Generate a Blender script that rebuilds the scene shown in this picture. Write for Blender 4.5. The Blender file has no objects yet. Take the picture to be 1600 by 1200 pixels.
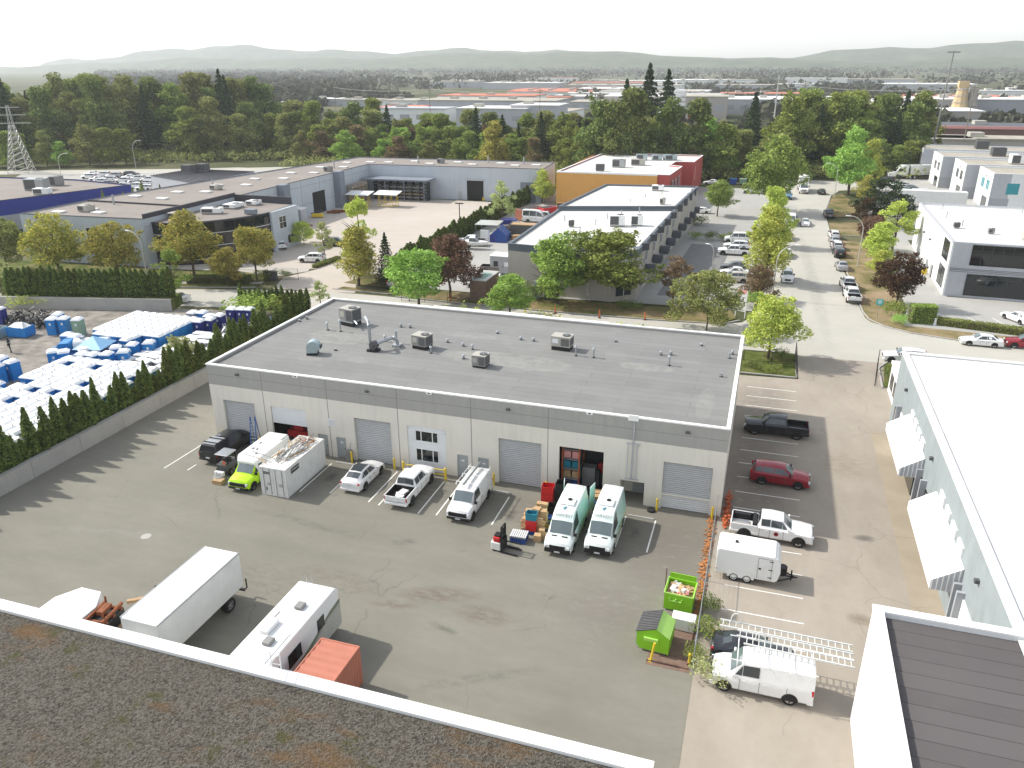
import bpy, math, random
import numpy as np
from mathutils import Vector, Matrix
S = bpy.context.scene
COL = S.collection
PI = math.pi
R = math.radians

# ---------------------------------------------------------------- camera, world, sun, exposure
cam_d = bpy.data.cameras.new('camera')
cam = bpy.data.objects.new('camera', cam_d)
COL.objects.link(cam)
cam_d.sensor_width = 36.0
cam_d.lens = 1227.5 / 1600.0 * 36.0
cam_d.clip_start = 0.5
cam_d.clip_end = 12000
_y, _p, _r = 0.313, 0.3868, -0.0039
_f = Vector((-math.sin(_y) * math.cos(_p), math.cos(_y) * math.cos(_p), -math.sin(_p)))
_rt = Vector((math.cos(_y), math.sin(_y), 0))
_up = _rt.cross(_f)
_a = _rt * math.cos(_r) + _up * math.sin(_r)
_b = -_rt * math.sin(_r) + _up * math.cos(_r)
cam.matrix_world = Matrix(((_a.x, _b.x, -_f.x, 0.86), (_a.y, _b.y, -_f.y, -55.106), (_a.z, _b.z, -_f.z, 32.718), (0, 0, 0, 1)))
S.camera = cam

SUN_EL, SUN_AZ = 41.5, 3.5          # the sun stands in the west, a few degrees north of it
sv = Vector((-math.cos(R(SUN_AZ)) * math.cos(R(SUN_EL)), math.sin(R(SUN_AZ)) * math.cos(R(SUN_EL)), math.sin(R(SUN_EL))))
W = bpy.data.worlds.new('World'); S.world = W; W.use_nodes = True
nt = W.node_tree; nt.nodes.clear()
sky = nt.nodes.new('ShaderNodeTexSky'); sky.sky_type = 'NISHITA'; sky.sun_disc = False
sky.sun_elevation = R(SUN_EL); sky.sun_rotation = math.atan2(sv.x, sv.y)
sky.air_density = 1.0; sky.dust_density = 1.2; sky.ozone_density = 1.0; sky.altitude = 50
bg = nt.nodes.new('ShaderNodeBackground'); bg.inputs[1].default_value = 0.15
hs = nt.nodes.new('ShaderNodeHueSaturation'); hs.inputs['Saturation'].default_value = 0.36
ow = nt.nodes.new('ShaderNodeOutputWorld')
nt.links.new(sky.outputs[0], hs.inputs['Color']); nt.links.new(hs.outputs[0], bg.inputs[0]); nt.links.new(bg.outputs[0], ow.inputs[0])
sd = bpy.data.lights.new('sun', 'SUN'); sd.energy = 2.6; sd.angle = R(1.2); sd.color = (1.0, 0.955, 0.875)
so = bpy.data.objects.new('sun', sd); COL.objects.link(so); so.rotation_euler = sv.to_track_quat('Z', 'Y').to_euler()
S.view_settings.view_transform = 'Standard'; S.view_settings.look = 'None'
S.view_settings.exposure = 0.88; S.view_settings.gamma = 1.0
S.cycles.max_bounces = 5; S.cycles.diffuse_bounces = 3; S.cycles.glossy_bounces = 2; S.cycles.transmission_bounces = 2
S.cycles.volume_bounces = 1; S.cycles.transparent_max_bounces = 4
S.cycles.use_denoising = True

# ---------------------------------------------------------------- materials
M = {}
def newmat(name):
    m = bpy.data.materials.new(name); m.use_nodes = True
    n = m.node_tree.nodes; n.clear()
    o = n.new('ShaderNodeOutputMaterial'); b = n.new('ShaderNodeBsdfPrincipled')
    m.node_tree.links.new(b.outputs[0], o.inputs[0])
    M[name] = m
    return m, m.node_tree, b
def c4(c): return (c[0], c[1], c[2], 1)
def coords(t, kind='Object', scale=None):
    tc = t.nodes.new('ShaderNodeTexCoord')
    if scale is None: return tc.outputs[kind]
    mp = t.nodes.new('ShaderNodeMapping'); mp.inputs['Scale'].default_value = scale
    t.links.new(tc.outputs[kind], mp.inputs[0]); return mp.outputs[0]
def noise(t, scale, vec, detail=4, rough=0.55):
    n = t.nodes.new('ShaderNodeTexNoise'); n.inputs['Scale'].default_value = scale
    n.inputs['Detail'].default_value = detail; n.inputs['Roughness'].default_value = rough
    t.links.new(vec, n.inputs['Vector']); return n.outputs['Fac']
def ramp(t, fac, stops):
    r = t.nodes.new('ShaderNodeValToRGB'); e = r.color_ramp.elements
    while len(e) < len(stops): e.new(0.5)
    for i, (p, c) in enumerate(stops):
        e[i].position = p; e[i].color = c4(c) if not isinstance(c, (int, float)) else (c, c, c, 1)
    t.links.new(fac, r.inputs[0]); return r.outputs[0]
def mix(t, fac, a, b, mode='MIX'):
    m = t.nodes.new('ShaderNodeMix'); m.data_type = 'RGBA'; m.blend_type = mode
    for s, v in ((m.inputs[0], fac), (m.inputs[6], a), (m.inputs[7], b)):
        if isinstance(v, (int, float)): s.default_value = v
        elif isinstance(v, tuple): s.default_value = c4(v)
        else: t.links.new(v, s)
    return m.outputs[2]
def math_(t, op, a, b=0.0):
    m = t.nodes.new('ShaderNodeMath'); m.operation = op
    for s, v in ((m.inputs[0], a), (m.inputs[1], b)):
        if isinstance(v, (int, float)): s.default_value = v
        else: t.links.new(v, s)
    return m.outputs[0]
def bump(t, b, h, strength=0.3, dist=0.02):
    n = t.nodes.new('ShaderNodeBump'); n.inputs['Strength'].default_value = strength; n.inputs['Distance'].default_value = dist
    t.links.new(h, n.inputs['Height']); t.links.new(n.outputs[0], b.inputs['Normal'])
def sep(t, v):
    s = t.nodes.new('ShaderNodeSeparateXYZ'); t.links.new(v, s.inputs[0]); return s.outputs
def mat(name, col, rough=0.6, metal=0.0, var=0.12, scale=1.5, spec=0.4, bumpv=0.0, streaks=0.0):
    """a painted or plain surface with a soft cloud of wear in its colour"""
    m, t, b = newmat(name)
    v = coords(t)
    n1 = noise(t, scale, v, 5); n2 = noise(t, scale * 9, v, 3)
    f = math_(t, 'ADD', math_(t, 'MULTIPLY', n1, 0.7), math_(t, 'MULTIPLY', n2, 0.3))
    lo = tuple(max(0, x * (1 - var)) for x in col); hi = tuple(min(1, x * (1 + var)) for x in col)
    cc = ramp(t, f, [(0.3, lo), (0.7, hi)])
    if streaks or name.startswith(('wall_', 'precast', 'concrete')):
        s = noise(t, 1.0, coords(t, 'Object', (2.2, 2.2, .16)), 5, .7); s2 = noise(t, .35, v, 3)
        k = math_(t, 'MULTIPLY', math_(t, 'MULTIPLY', ramp(t, s, [(.48, 0.0), (.7, 1.0)]), ramp(t, s2, [(.35, 0.0), (.65, 1.0)])), .38)
        cc = mix(t, k, cc, tuple(x * .62 for x in col))
    t.links.new(cc, b.inputs['Base Color'])
    b.inputs['Roughness'].default_value = rough; b.inputs['Metallic'].default_value = metal
    b.inputs['Specular IOR Level'].default_value = spec
    if bumpv: bump(t, b, n2, bumpv, 0.02)
    return m

def spot(t, x, y, cx, cy, rx, ry, ang=0.0):
    """1 at the middle of an ellipse on the ground, 0 at its edge"""
    ca, sa = math.cos(ang), math.sin(ang)
    dx = math_(t, 'SUBTRACT', x, cx); dy = math_(t, 'SUBTRACT', y, cy)
    u = math_(t, 'ADD', math_(t, 'MULTIPLY', dx, ca / rx), math_(t, 'MULTIPLY', dy, sa / rx))
    w = math_(t, 'ADD', math_(t, 'MULTIPLY', dx, -sa / ry), math_(t, 'MULTIPLY', dy, ca / ry))
    d = math_(t, 'ADD', math_(t, 'MULTIPLY', u, u), math_(t, 'MULTIPLY', w, w))
    o = math_(t, 'SUBTRACT', 1.0, d); c = t.nodes.new('ShaderNodeClamp'); t.links.new(o, c.inputs[0]); return c.outputs[0]

def asphalt(name, dark, light, spots=(), warm=None, streak=(1, 1, 1), cracks=0.35):
    m, t, b = newmat(name); v = coords(t)
    big = noise(t, 0.045, v, 4); mid = noise(t, 0.35, coords(t, 'Object', streak), 5, 0.65); fine = noise(t, 14, v, 3)
    sc2 = noise(t, 1.6, v, 6, 0.7)
    f = math_(t, 'ADD', math_(t, 'MULTIPLY', big, 0.45), math_(t, 'ADD', math_(t, 'MULTIPLY', mid, 0.35), math_(t, 'ADD', math_(t, 'MULTIPLY', fine, 0.08), math_(t, 'MULTIPLY', sc2, 0.12))))
    col = ramp(t, f, [(0.36, dark), (0.5, tuple((a + c) / 2 for a, c in zip(dark, light))), (0.63, light)])
    x, y, z = sep(t, v)
    if warm:
        wn = noise(t, 0.09, v, 5, 0.6)
        col = mix(t, math_(t, 'MULTIPLY', ramp(t, wn, [(0.45, 0.0), (0.62, 1.0)]), 0.55), col, warm)
    for (cx, cy, rx, ry, an, sc, amt, lo) in spots:
        e = spot(t, x, y, cx, cy, rx, ry, an)
        n = noise(t, 0.9, coords(t, 'Object', (1.3, 2.6, 1)), 6, 0.7)
        k = math_(t, 'MULTIPLY', math_(t, 'MULTIPLY', e, ramp(t, n, [(lo, 0.0), (lo + 0.16, 1.0)])), amt)
        col = mix(t, k, col, sc)
    if cracks:
        vo = t.nodes.new('ShaderNodeTexVoronoi'); vo.feature = 'DISTANCE_TO_EDGE'; vo.inputs['Scale'].default_value = 0.16
        wv = t.nodes.new('ShaderNodeMix'); wv.data_type = 'RGBA'; wv.blend_type = 'LINEAR_LIGHT'; wv.inputs[0].default_value = 0.35
        ns = t.nodes.new('ShaderNodeTexNoise'); ns.inputs['Scale'].default_value = 0.8; t.links.new(v, ns.inputs[0])
        t.links.new(v, wv.inputs[6]); t.links.new(ns.outputs['Color'], wv.inputs[7]); t.links.new(wv.outputs[2], vo.inputs['Vector'])
        k = ramp(t, vo.outputs['Distance'], [(0.0, 1.0), (0.006, 0.0)])
        sel = ramp(t, noise(t, 0.12, v, 2), [(0.5, 0.0), (0.6, 1.0)])
        col = mix(t, math_(t, 'MULTIPLY', math_(t, 'MULTIPLY', k, sel), cracks), col, (0.06, 0.06, 0.055))
    t.links.new(col, b.inputs['Base Color']); b.inputs['Roughness'].default_value = 0.9
    b.inputs['Specular IOR Level'].default_value = 0.25
    bump(t, b, fine, 0.25, 0.01)
    return m

clay = (0.15, 0.118, 0.095)
asphalt('yard_asphalt', (0.172, 0.165, 0.134), (0.244, 0.232, 0.193), spots=(
    (-17.2, -15.6, 3.2, 1.0, 0.25, clay, 0.8, 0.38), (-13.6, -16.7, 2.2, 1.1, 0.0, clay, 0.75, 0.38), (-19.5, -17.4, 2.0, 0.5, 0.2, clay, 0.7, 0.38),
    (-24.5, -16.0, 4.5, 1.2, -0.1, clay, 0.45, 0.42), (-31, -18.0, 6, 2.5, 0.0, (0.14, 0.12, 0.10), 0.5, 0.45), (-15.5, -18.6, 1.6, 0.35, -0.3, (0.11, 0.12, 0.09), 0.7, 0.4),
    (-3, -5, 6, 7, 0.0, (0.155, 0.135, 0.115), 0.75, 0.30), (-11, -4, 6, 3.0, 0.0, (0.135, 0.12, 0.105), 0.7, 0.33), (-24, -3.0, 10, 3.4, 0, (0.125, 0.115, 0.10), 0.65, 0.36),
    (-36, -3.2, 9, 3.6, 0, (0.13, 0.12, 0.10), 0.6, 0.38), (-5, -14, 5, 5, 0, (0.17, 0.15, 0.13), 0.6, 0.35), (-48, -2, 5, 6, 0, (0.26, 0.25, 0.22), 0.4, 0.4),
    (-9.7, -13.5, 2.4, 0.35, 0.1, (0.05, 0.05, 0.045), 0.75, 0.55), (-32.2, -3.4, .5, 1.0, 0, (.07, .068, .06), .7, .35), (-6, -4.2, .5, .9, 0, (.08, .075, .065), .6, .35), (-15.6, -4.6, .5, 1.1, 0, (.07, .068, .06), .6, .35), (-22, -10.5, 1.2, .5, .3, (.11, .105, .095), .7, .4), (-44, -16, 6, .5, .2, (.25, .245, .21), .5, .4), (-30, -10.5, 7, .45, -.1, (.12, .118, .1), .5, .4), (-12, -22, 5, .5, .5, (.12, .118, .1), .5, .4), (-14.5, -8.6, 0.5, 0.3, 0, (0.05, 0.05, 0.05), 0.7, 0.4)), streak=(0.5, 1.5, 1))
asphalt('east_asphalt', (0.27, 0.235, 0.192), (0.38, 0.336, 0.28), spots=(
    (10.4, 0.2, 0.9, 0.55, 0.2, (0.09, 0.085, 0.08), 0.75, 0.3), (2.5, 8, 3.6, 16, 0, (0.15, 0.13, 0.11), 0.65, 0.3), (12.3, -14.6, 0.7, 0.5, 0, (0.17, 0.14, 0.09), 0.8, 0.3),
    (10, 12, 3, 3, 0, (0.24, 0.2, 0.14), 0.5, 0.4), (2.6, 25, 3.5, 5, 0, (0.17, 0.15, 0.135), 0.6, 0.35), (9.4, -9.8, 1, 0.7, 0, (0.19, 0.15, 0.11), 0.7, 0.3)), streak=(1.2, 0.6, 1))
asphalt('street_asphalt', (0.39, 0.375, 0.325), (0.475, 0.455, 0.40), streak=(0.6, 0.6, 1), spots=((9.0, 80, 1.2, 40, 0.03, (0.25, 0.24, 0.22), 0.5, 0.4),), cracks=0.25)
asphalt('west_street', (0.28, 0.255, 0.225), (0.35, 0.325, 0.29), streak=(0.5, 1.2, 1), cracks=0.2)
asphalt('pale_yard', (0.42, 0.375, 0.325), (0.53, 0.475, 0.415), streak=(0.5, 1.0, 1), cracks=0.15, warm=(0.44, 0.385, 0.32))
asphalt('grey_lot', (0.33, 0.325, 0.30), (0.41, 0.40, 0.37), cracks=0.3)
asphalt('dark_patch', (0.17, 0.17, 0.165), (0.22, 0.22, 0.21), cracks=0.2)
asphalt('beige_concrete', (0.30, 0.25, 0.18), (0.40, 0.34, 0.265), cracks=0.5)
asphalt('pavement', (0.38, 0.35, 0.31), (0.48, 0.45, 0.40), cracks=0.2)

def grassmat(name, a, bcol, c, s=0.25, lo=0.38):
    m, t, b = newmat(name); v = coords(t)
    f = noise(t, s, v, 6, 0.65); g = noise(t, 6, v, 4)
    f2 = math_(t, 'ADD', math_(t, 'MULTIPLY', f, 0.8), math_(t, 'MULTIPLY', g, 0.2))
    t.links.new(ramp(t, f2, [(lo, a), (lo + 0.12, bcol), (lo + 0.24, c)]), b.inputs['Base Color'])
    b.inputs['Roughness'].default_value = 0.95; b.inputs['Specular IOR Level'].default_value = 0.1
    bump(t, b, g, 0.8, 0.06)
grassmat('dry_grass', (0.10, 0.105, 0.03), (0.24, 0.19, 0.10), (0.34, 0.25, 0.165), 0.18)
grassmat('green_grass', (0.05, 0.075, 0.012), (0.10, 0.12, 0.03), (0.20, 0.17, 0.075), 0.3)
grassmat('mixed_grass', (0.07, 0.09, 0.02), (0.17, 0.145, 0.06), (0.27, 0.19, 0.11), 0.22)
grassmat('field', (0.045, 0.06, 0.02), (0.09, 0.095, 0.045), (0.17, 0.155, 0.09), 0.012, 0.40)
grassmat('gravel', (0.17, 0.155, 0.13), (0.25, 0.23, 0.20), (0.33, 0.30, 0.26), 0.6)
grassmat('moss_gravel', (0.045, 0.042, 0.032), (0.10, 0.085, 0.065), (0.17, 0.15, 0.125), 0.5)
def mossy():
    m, t, b = newmat('roof_ballast'); v = coords(t)
    vo = t.nodes.new('ShaderNodeTexVoronoi'); vo.inputs['Scale'].default_value = 15; t.links.new(v, vo.inputs[0])
    base = ramp(t, vo.outputs['Color'], [(0.1, (0.035, 0.032, 0.026)), (0.5, (0.095, 0.085, 0.068)), (0.9, (0.15, 0.14, 0.12))])
    n = noise(t, 0.3, coords(t, 'Object', (0.6, 1.4, 1)), 6, 0.7); n2 = noise(t, 0.5, v, 6, 0.7)
    col = mix(t, math_(t, 'MULTIPLY', ramp(t, n, [(0.55, 0.0), (0.70, 1.0)]), 0.65), base, (0.15, 0.075, 0.022))
    col = mix(t, math_(t, 'MULTIPLY', ramp(t, n2, [(0.57, 0.0), (0.66, 1.0)]), 0.7), col, (0.05, 0.055, 0.01))
    t.links.new(col, b.inputs['Base Color']); b.inputs['Roughness'].default_value = 0.95; b.inputs['Specular IOR Level'].default_value = 0.1
    bump(t, b, vo.outputs['Distance'], 0.9, 0.04)
mossy()
def membrane(name, base, seam, dirt, bw=1.0, axis=0, ponds=(), roll=9.0):
    """a bitumen roof laid in strips: seams every bw metres, each roll its own shade, dust where water stood"""
    m, t, b = newmat(name); v = coords(t)
    x, y, z = sep(t, v)
    mp = t.nodes.new('ShaderNodeCombineXYZ')
    t.links.new(y if axis == 0 else x, mp.inputs[0]); t.links.new(x if axis == 0 else y, mp.inputs[1])
    br = t.nodes.new('ShaderNodeTexBrick'); br.inputs['Scale'].default_value = 1.0; br.offset = 0.37
    br.inputs['Brick Width'].default_value = roll; br.inputs['Row Height'].default_value = bw
    br.inputs['Mortar Size'].default_value = 0.022; br.inputs['Mortar Smooth'].default_value = 0.3
    br.inputs['Color1'].default_value = c4(tuple(c * 0.93 for c in base)); br.inputs['Color2'].default_value = c4(tuple(c * 1.07 for c in base))
    br.inputs['Mortar'].default_value = c4(seam); t.links.new(mp.outputs[0], br.inputs[0])
    n = noise(t, 0.25, v, 6, 0.65); n3 = noise(t, 3.0, coords(t, 'Object', (4, 0.6, 1) if axis == 0 else (0.6, 4, 1)), 4)
    col = mix(t, math_(t, 'MULTIPLY', ramp(t, n, [(0.42, 0.0), (0.68, 1.0)]), 0.35), br.outputs['Color'], dirt)
    col = mix(t, math_(t, 'MULTIPLY', ramp(t, n3, [(0.62, 0.0), (0.72, 1.0)]), 0.45), col, dirt)
    for (cx, cy, rx, ry, amt) in ponds:
        e = spot(t, x, y, cx, cy, rx, ry)
        k = math_(t, 'MULTIPLY', math_(t, 'MULTIPLY', ramp(t, e, [(0.0, 0.0), (0.25, 0.5), (0.5, 0.35), (1.0, 0.5)]), ramp(t, noise(t, 1.1, v, 5, 0.7), [(0.36, 0.0), (0.6, 1.0)])), amt)
        col = mix(t, k, col, (0.36, 0.35, 0.31))
    t.links.new(col, b.inputs['Base Color']); b.inputs['Roughness'].default_value = 0.85; b.inputs['Specular IOR Level'].default_value = 0.3
    bump(t, b, noise(t, 0.7, v, 3), 0.15, 0.05)
membrane('main_roof_membrane', (0.20, 0.20, 0.192), (0.12, 0.12, 0.118), (0.275, 0.27, 0.255), 0.98, 1,
         ((-38.8, 11.0, 3.6, 2.0, 0.85), (-8.0, 11.8, 2.6, 1.1, 0.8), (-20.5, 9.6, 6.5, 2.2, 0.75), (-33.8, 5.7, 1.2, 0.8, 0.7), (-41, 15, 1.5, 1, 0.6), (-2.2, 5.0, 0.7, 3.6, 0.5), (-26.5, 15.4, 3.2, 0.9, 0.6), (-38.3, 4.6, 1.3, 0.7, 0.7)))
membrane('brown_roof_membrane', (0.105, 0.095, 0.094), (0.04, 0.04, 0.04), (0.13, 0.122, 0.116), 1.0, 1)
membrane('tan_roof_gravel', (0.235, 0.205, 0.18), (0.22, 0.19, 0.165), (0.29, 0.26, 0.23), 7, 0)
membrane('white_roof_membrane', (0.62, 0.61, 0.58), (0.52, 0.51, 0.49), (0.50, 0.49, 0.46), 1.8, 1)
membrane('bright_roof_membrane', (0.74, 0.73, 0.71), (0.64, 0.63, 0.61), (0.62, 0.61, 0.58), 2.4, 1)
membrane('beige_roof', (0.36, 0.33, 0.27), (0.31, 0.28, 0.23), (0.42, 0.40, 0.34), 3, 0)

for a in [('precast', (0.72, 0.68, 0.59), .8, 0, .05, .4), ('precast_grey', (0.36, 0.35, 0.32), .8, 0, .05, .35), ('cap_white', (0.84, 0.83, 0.80), .5, 0, .03),
          ('shutter', (0.43, 0.43, 0.42), .5, .2, .06), ('shutter_light', (0.62, 0.62, 0.61), .6, 0, .05), ('panel_white', (0.72, 0.73, 0.73), .6, 0, .03), ('door_grey', (0.36, 0.38, 0.38), .5, 0, .06),
          ('joint', (0.22, 0.22, 0.21), .9), ('dark_room', (0.015, 0.014, 0.013), .9), ('yellow', (0.72, 0.52, 0.03), .5, 0, .12), ('black', (0.012, 0.012, 0.013), .5), ('rubber', (0.018, 0.018, 0.018), .85),
          ('galv', (0.40, 0.42, 0.43), .4, .7, .12, 4), ('galv_blue', (0.36, 0.44, 0.45), .45, .5, .1, 3), ('hvac_beige', (0.42, 0.40, 0.35), .6, .1, .06), ('hvac_grey', (0.25, 0.245, 0.235), .6, .1, .06), ('hvac_coil', (0.10, 0.10, 0.10), .7, .2, .3, 12),
          ('steel_rust', (0.25, 0.085, 0.035), .8, .2, .5, 5), ('wood', (0.42, 0.28, 0.15), .8, 0, .2, 3), ('wood_grey', (0.36, 0.33, 0.29), .85, 0, .25, 3), ('cardboard', (0.50, 0.33, 0.18), .85, 0, .15, 3), ('red', (0.55, 0.02, 0.02), .45), ('blue', (0.02, 0.07, 0.28), .5), ('teal', (0.02, 0.20, 0.27), .5),
          ('orange', (0.50, 0.12, 0.04), .7, 0, .3, 5), ('white_paint', (0.82, 0.82, 0.80), .35, 0, .02), ('white_dirty', (0.70, 0.70, 0.67), .5, 0, .08, 1.2), ('line_paint', (0.74, 0.73, 0.68), .8, 0, .14, 6), ('lime_bin', (0.24, 0.55, 0.02), .45, 0, .06), ('lime_pale', (0.40, 0.68, 0.14), .45, 0, .06), ('lime_car', (0.46, 0.78, 0.02), .25, 0, .02),
          ('container_red', (0.46, 0.17, 0.11), .6, .1, .1, .8), ('rv_green', (0.17, 0.19, 0.13), .4), ('rv_grey', (0.42, 0.42, 0.38), .4), ('portable_blue', (0.01, 0.19, 0.50), .4, 0, .1), ('portable_navy', (0.03, 0.04, 0.22), .4, 0, .1), ('portable_grey', (0.33, 0.33, 0.33), .5), ('portable_roof', (0.86, 0.87, 0.87), .45, 0, .03, 2), ('portable_green', (0.25, 0.36, 0.26), .5),
          ('wall_pale', (0.46, 0.50, 0.54), .8, 0, .06, .3), ('wall_pale_dark', (0.20, 0.225, 0.26), .8, 0, .06, .3), ('wall_charcoal', (0.055, 0.055, 0.065), .8), ('wall_blue', (0.02, 0.035, 0.26), .5, 0, .06), ('wall_beige', (0.40, 0.37, 0.33), .85, 0, .06, .5), ('band_slate', (0.11, 0.13, 0.15), .7), ('wall_orange', (0.62, 0.33, 0.09), .85, 0, .05, .4), ('wall_red', (0.40, 0.07, 0.06), .8, 0, .06), ('wall_white', (0.72, 0.73, 0.72), .8, 0, .04), ('wall_grey', (0.35, 0.36, 0.38), .8, 0, .05), ('wall_light_grey', (0.43, 0.44, 0.465), .8, 0, .05), ('wall_stucco', (0.26, 0.295, 0.30), .85, 0, .10, .8), ('concrete', (0.40, 0.385, 0.355), .85, 0, .12, .5), ('block_wall', (0.36, 0.35, 0.32), .85, 0, .1, .6),
          ('bark', (0.10, 0.075, 0.055), .9, 0, .3, 4), ('bark_pale', (0.22, 0.19, 0.15), .9, 0, .3, 4), ('pole_metal', (0.50, 0.49, 0.46), .5, .3), ('fence_metal', (0.16, 0.16, 0.16), .5, .6), ('brick_brown', (0.16, 0.09, 0.07), .9, 0, .2, 3), ('awning_dark', (0.06, 0.065, 0.075), .6), ('trim_white', (0.78, 0.78, 0.76), .5), ('skylight', (0.72, 0.70, 0.66), .4), ('shade_green', (0.20, 0.33, 0.27), .6), ('tarp_blue', (0.25, 0.48, 0.72), .5, 0, .1), ('skin', (0.35, 0.20, 0.14), .6), ('cloth_dark', (0.02, 0.022, 0.03), .9), ('cloth_red', (0.5, 0.03, 0.03), .9), ('hair', (0.02, 0.015, 0.01), .8), ('mulch', (0.20, 0.13, 0.10), .95, 0, .3, 2), ('leaf_litter', (0.40, 0.17, 0.06), .95, 0, .4, 3), ('pink_board', (0.7, 0.32, 0.3), .8), ('sign_teal', (0.02, 0.42, 0.42), .5), ('dark_roof', (0.085, 0.09, 0.10), .7, 0, .1, .3), ('terracotta', (0.5, 0.17, 0.1), .8), ('stone_tower', (0.50, 0.37, 0.2), .8)]:
    mat(*a)
def carpaint(name, col, metal=0.0, rough=0.28):
    m, t, b = newmat(name)
    v = coords(t); n = noise(t, 2.5, v, 4)
    t.links.new(ramp(t, n, [(0.3, tuple(x * 0.93 for x in col)), (0.7, col)]), b.inputs['Base Color'])
    b.inputs['Metallic'].default_value = metal; b.inputs['Roughness'].default_value = rough
    b.inputs['Coat Weight'].default_value = 0.6; b.inputs['Coat Roughness'].default_value = 0.06
for a in [('car_white', (0.80, 0.80, 0.79)), ('car_black', (0.012, 0.013, 0.017)), ('car_red', (0.30, 0.012, 0.025), .3), ('car_silver', (0.46, 0.47, 0.48), .5), ('car_grey', (0.16, 0.165, 0.17), .4), ('car_navy', (0.02, 0.03, 0.08), .3), ('car_beige', (0.55, 0.51, 0.43), .3), ('car_rose', (0.38, 0.20, 0.20), .3), ('car_teal', (0.25, 0.45, 0.45), .2), ('car_green', (0.03, 0.09, 0.06), .3), ('car_blue', (0.12, 0.30, 0.48), .2), ('car_brown', (0.16, 0.13, 0.115), .3), ('van_wrap', (0.80, 0.84, 0.82))]:
    carpaint(*a)
m, t, b = newmat('glass'); b.inputs['Base Color'].default_value = (0.035, 0.045, 0.05, 1); b.inputs['Roughness'].default_value = 0.06; b.inputs['Specular IOR Level'].default_value = 0.9
m, t, b = newmat('windshield'); b.inputs['Base Color'].default_value = (0.10, 0.13, 0.135, 1); b.inputs['Roughness'].default_value = 0.08; b.inputs['Specular IOR Level'].default_value = 1.0
m, t, b = newmat('window_glass'); b.inputs['Base Color'].default_value = (0.012, 0.016, 0.018, 1); b.inputs['Roughness'].default_value = 0.05; b.inputs['Specular IOR Level'].default_value = 0.6
m, t, b = newmat('window_teal'); b.inputs['Base Color'].default_value = (0.05, 0.30, 0.34, 1); b.inputs['Roughness'].default_value = 0.1; b.inputs['Specular IOR Level'].default_value = 0.8
m, t, b = newmat('chrome'); b.inputs['Base Color'].default_value = (0.6, 0.6, 0.6, 1); b.inputs['Roughness'].default_value = 0.25; b.inputs['Metallic'].default_value = 0.9
m, t, b = newmat('lamp_glass'); b.inputs['Base Color'].default_value = (0.62, 0.64, 0.66, 1); b.inputs['Roughness'].default_value = 0.1
m, t, b = newmat('tail_red'); b.inputs['Base Color'].default_value = (0.5, 0.01, 0.02, 1); b.inputs['Roughness'].default_value = 0.2
# the van wrap: white nose, mint towards the rear, lime and yellow along the sill of its sides
m, t, b = newmat('mint_wrap'); v = coords(t); x, y, z = sep(t, v)
n = noise(t, 1.2, v, 3)
fz = ramp(t, math_(t, 'ADD', math_(t, 'MULTIPLY', z, 0.36), math_(t, 'MULTIPLY', n, 0.16)), [(0.22, (0.50, 0.60, 0.20)), (0.36, (0.46, 0.64, 0.40)), (0.55, (0.42, 0.72, 0.60)), (1.0, (0.56, 0.80, 0.74))])
fx = ramp(t, math_(t, 'MULTIPLY', math_(t, 'SUBTRACT', 2.9, x), 0.2), [(0.0, 0.0), (0.25, 0.2), (0.6, 1.0)])
roofk = ramp(t, math_(t, 'MULTIPLY', z, 0.333), [(0.80, 1.0), (0.89, 0.12)])
t.links.new(mix(t, math_(t, 'MULTIPLY', fx, roofk), (0.80, 0.83, 0.81), fz), b.inputs['Base Color']); b.inputs['Roughness'].default_value = 0.3; b.inputs['Coat Weight'].default_value = 0.4

def leafmat(name, cols, trans=0.25, sat=0.82):
    m = bpy.data.materials.new(name); m.use_nodes = True; t = m.node_tree; t.nodes.clear()
    o = t.nodes.new('ShaderNodeOutputMaterial'); g = t.nodes.new('ShaderNodeNewGeometry')
    oi = t.nodes.new('ShaderNodeObjectInfo')
    c = ramp(t, g.outputs['Random Per Island'], [(i / max(1, len(cols) - 1), k) for i, k in enumerate(cols)])
    hsv = t.nodes.new('ShaderNodeHueSaturation'); t.links.new(c, hsv.inputs['Color']); hsv.inputs['Saturation'].default_value = sat
    n = noise(t, 0.45, coords(t), 3)
    val = math_(t, 'ADD', math_(t, 'MULTIPLY', n, 1.1), math_(t, 'ADD', math_(t, 'MULTIPLY', oi.outputs['Random'], 0.34), 0.42))
    t.links.new(val, hsv.inputs['Value'])
    t.links.new(math_(t, 'ADD', 0.485, math_(t, 'MULTIPLY', oi.outputs['Random'], 0.03)), hsv.inputs['Hue'])
    d = t.nodes.new('ShaderNodeBsdfDiffuse'); tr = t.nodes.new('ShaderNodeBsdfTranslucent'); mx = t.nodes.new('ShaderNodeMixShader'); mx.inputs[0].default_value = trans
    t.links.new(hsv.outputs[0], d.inputs[0]); t.links.new(hsv.outputs[0], tr.inputs[0])
    t.links.new(d.outputs[0], mx.inputs[1]); t.links.new(tr.outputs[0], mx.inputs[2]); t.links.new(mx.outputs[0], o.inputs[0])
    M[name] = m
leafmat('leaf_bright', [(0.151, 0.286, 0.0168), (0.252, 0.42, 0.0302), (0.37, 0.554, 0.042)])
leafmat('leaf_lime', [(0.286, 0.403, 0.0202), (0.437, 0.554, 0.0302), (0.6, 0.6, 0.0504)])
leafmat('leaf_green', [(0.114, 0.174, 0.0175), (0.215, 0.275, 0.0245), (0.326, 0.367, 0.0385)])
leafmat('leaf_deep', [(0.08, 0.128, 0.0232), (0.143, 0.199, 0.031), (0.243, 0.281, 0.0427)])
leafmat('leaf_olive', [(0.139, 0.166, 0.0319), (0.231, 0.259, 0.0496), (0.371, 0.353, 0.0798)])
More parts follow.
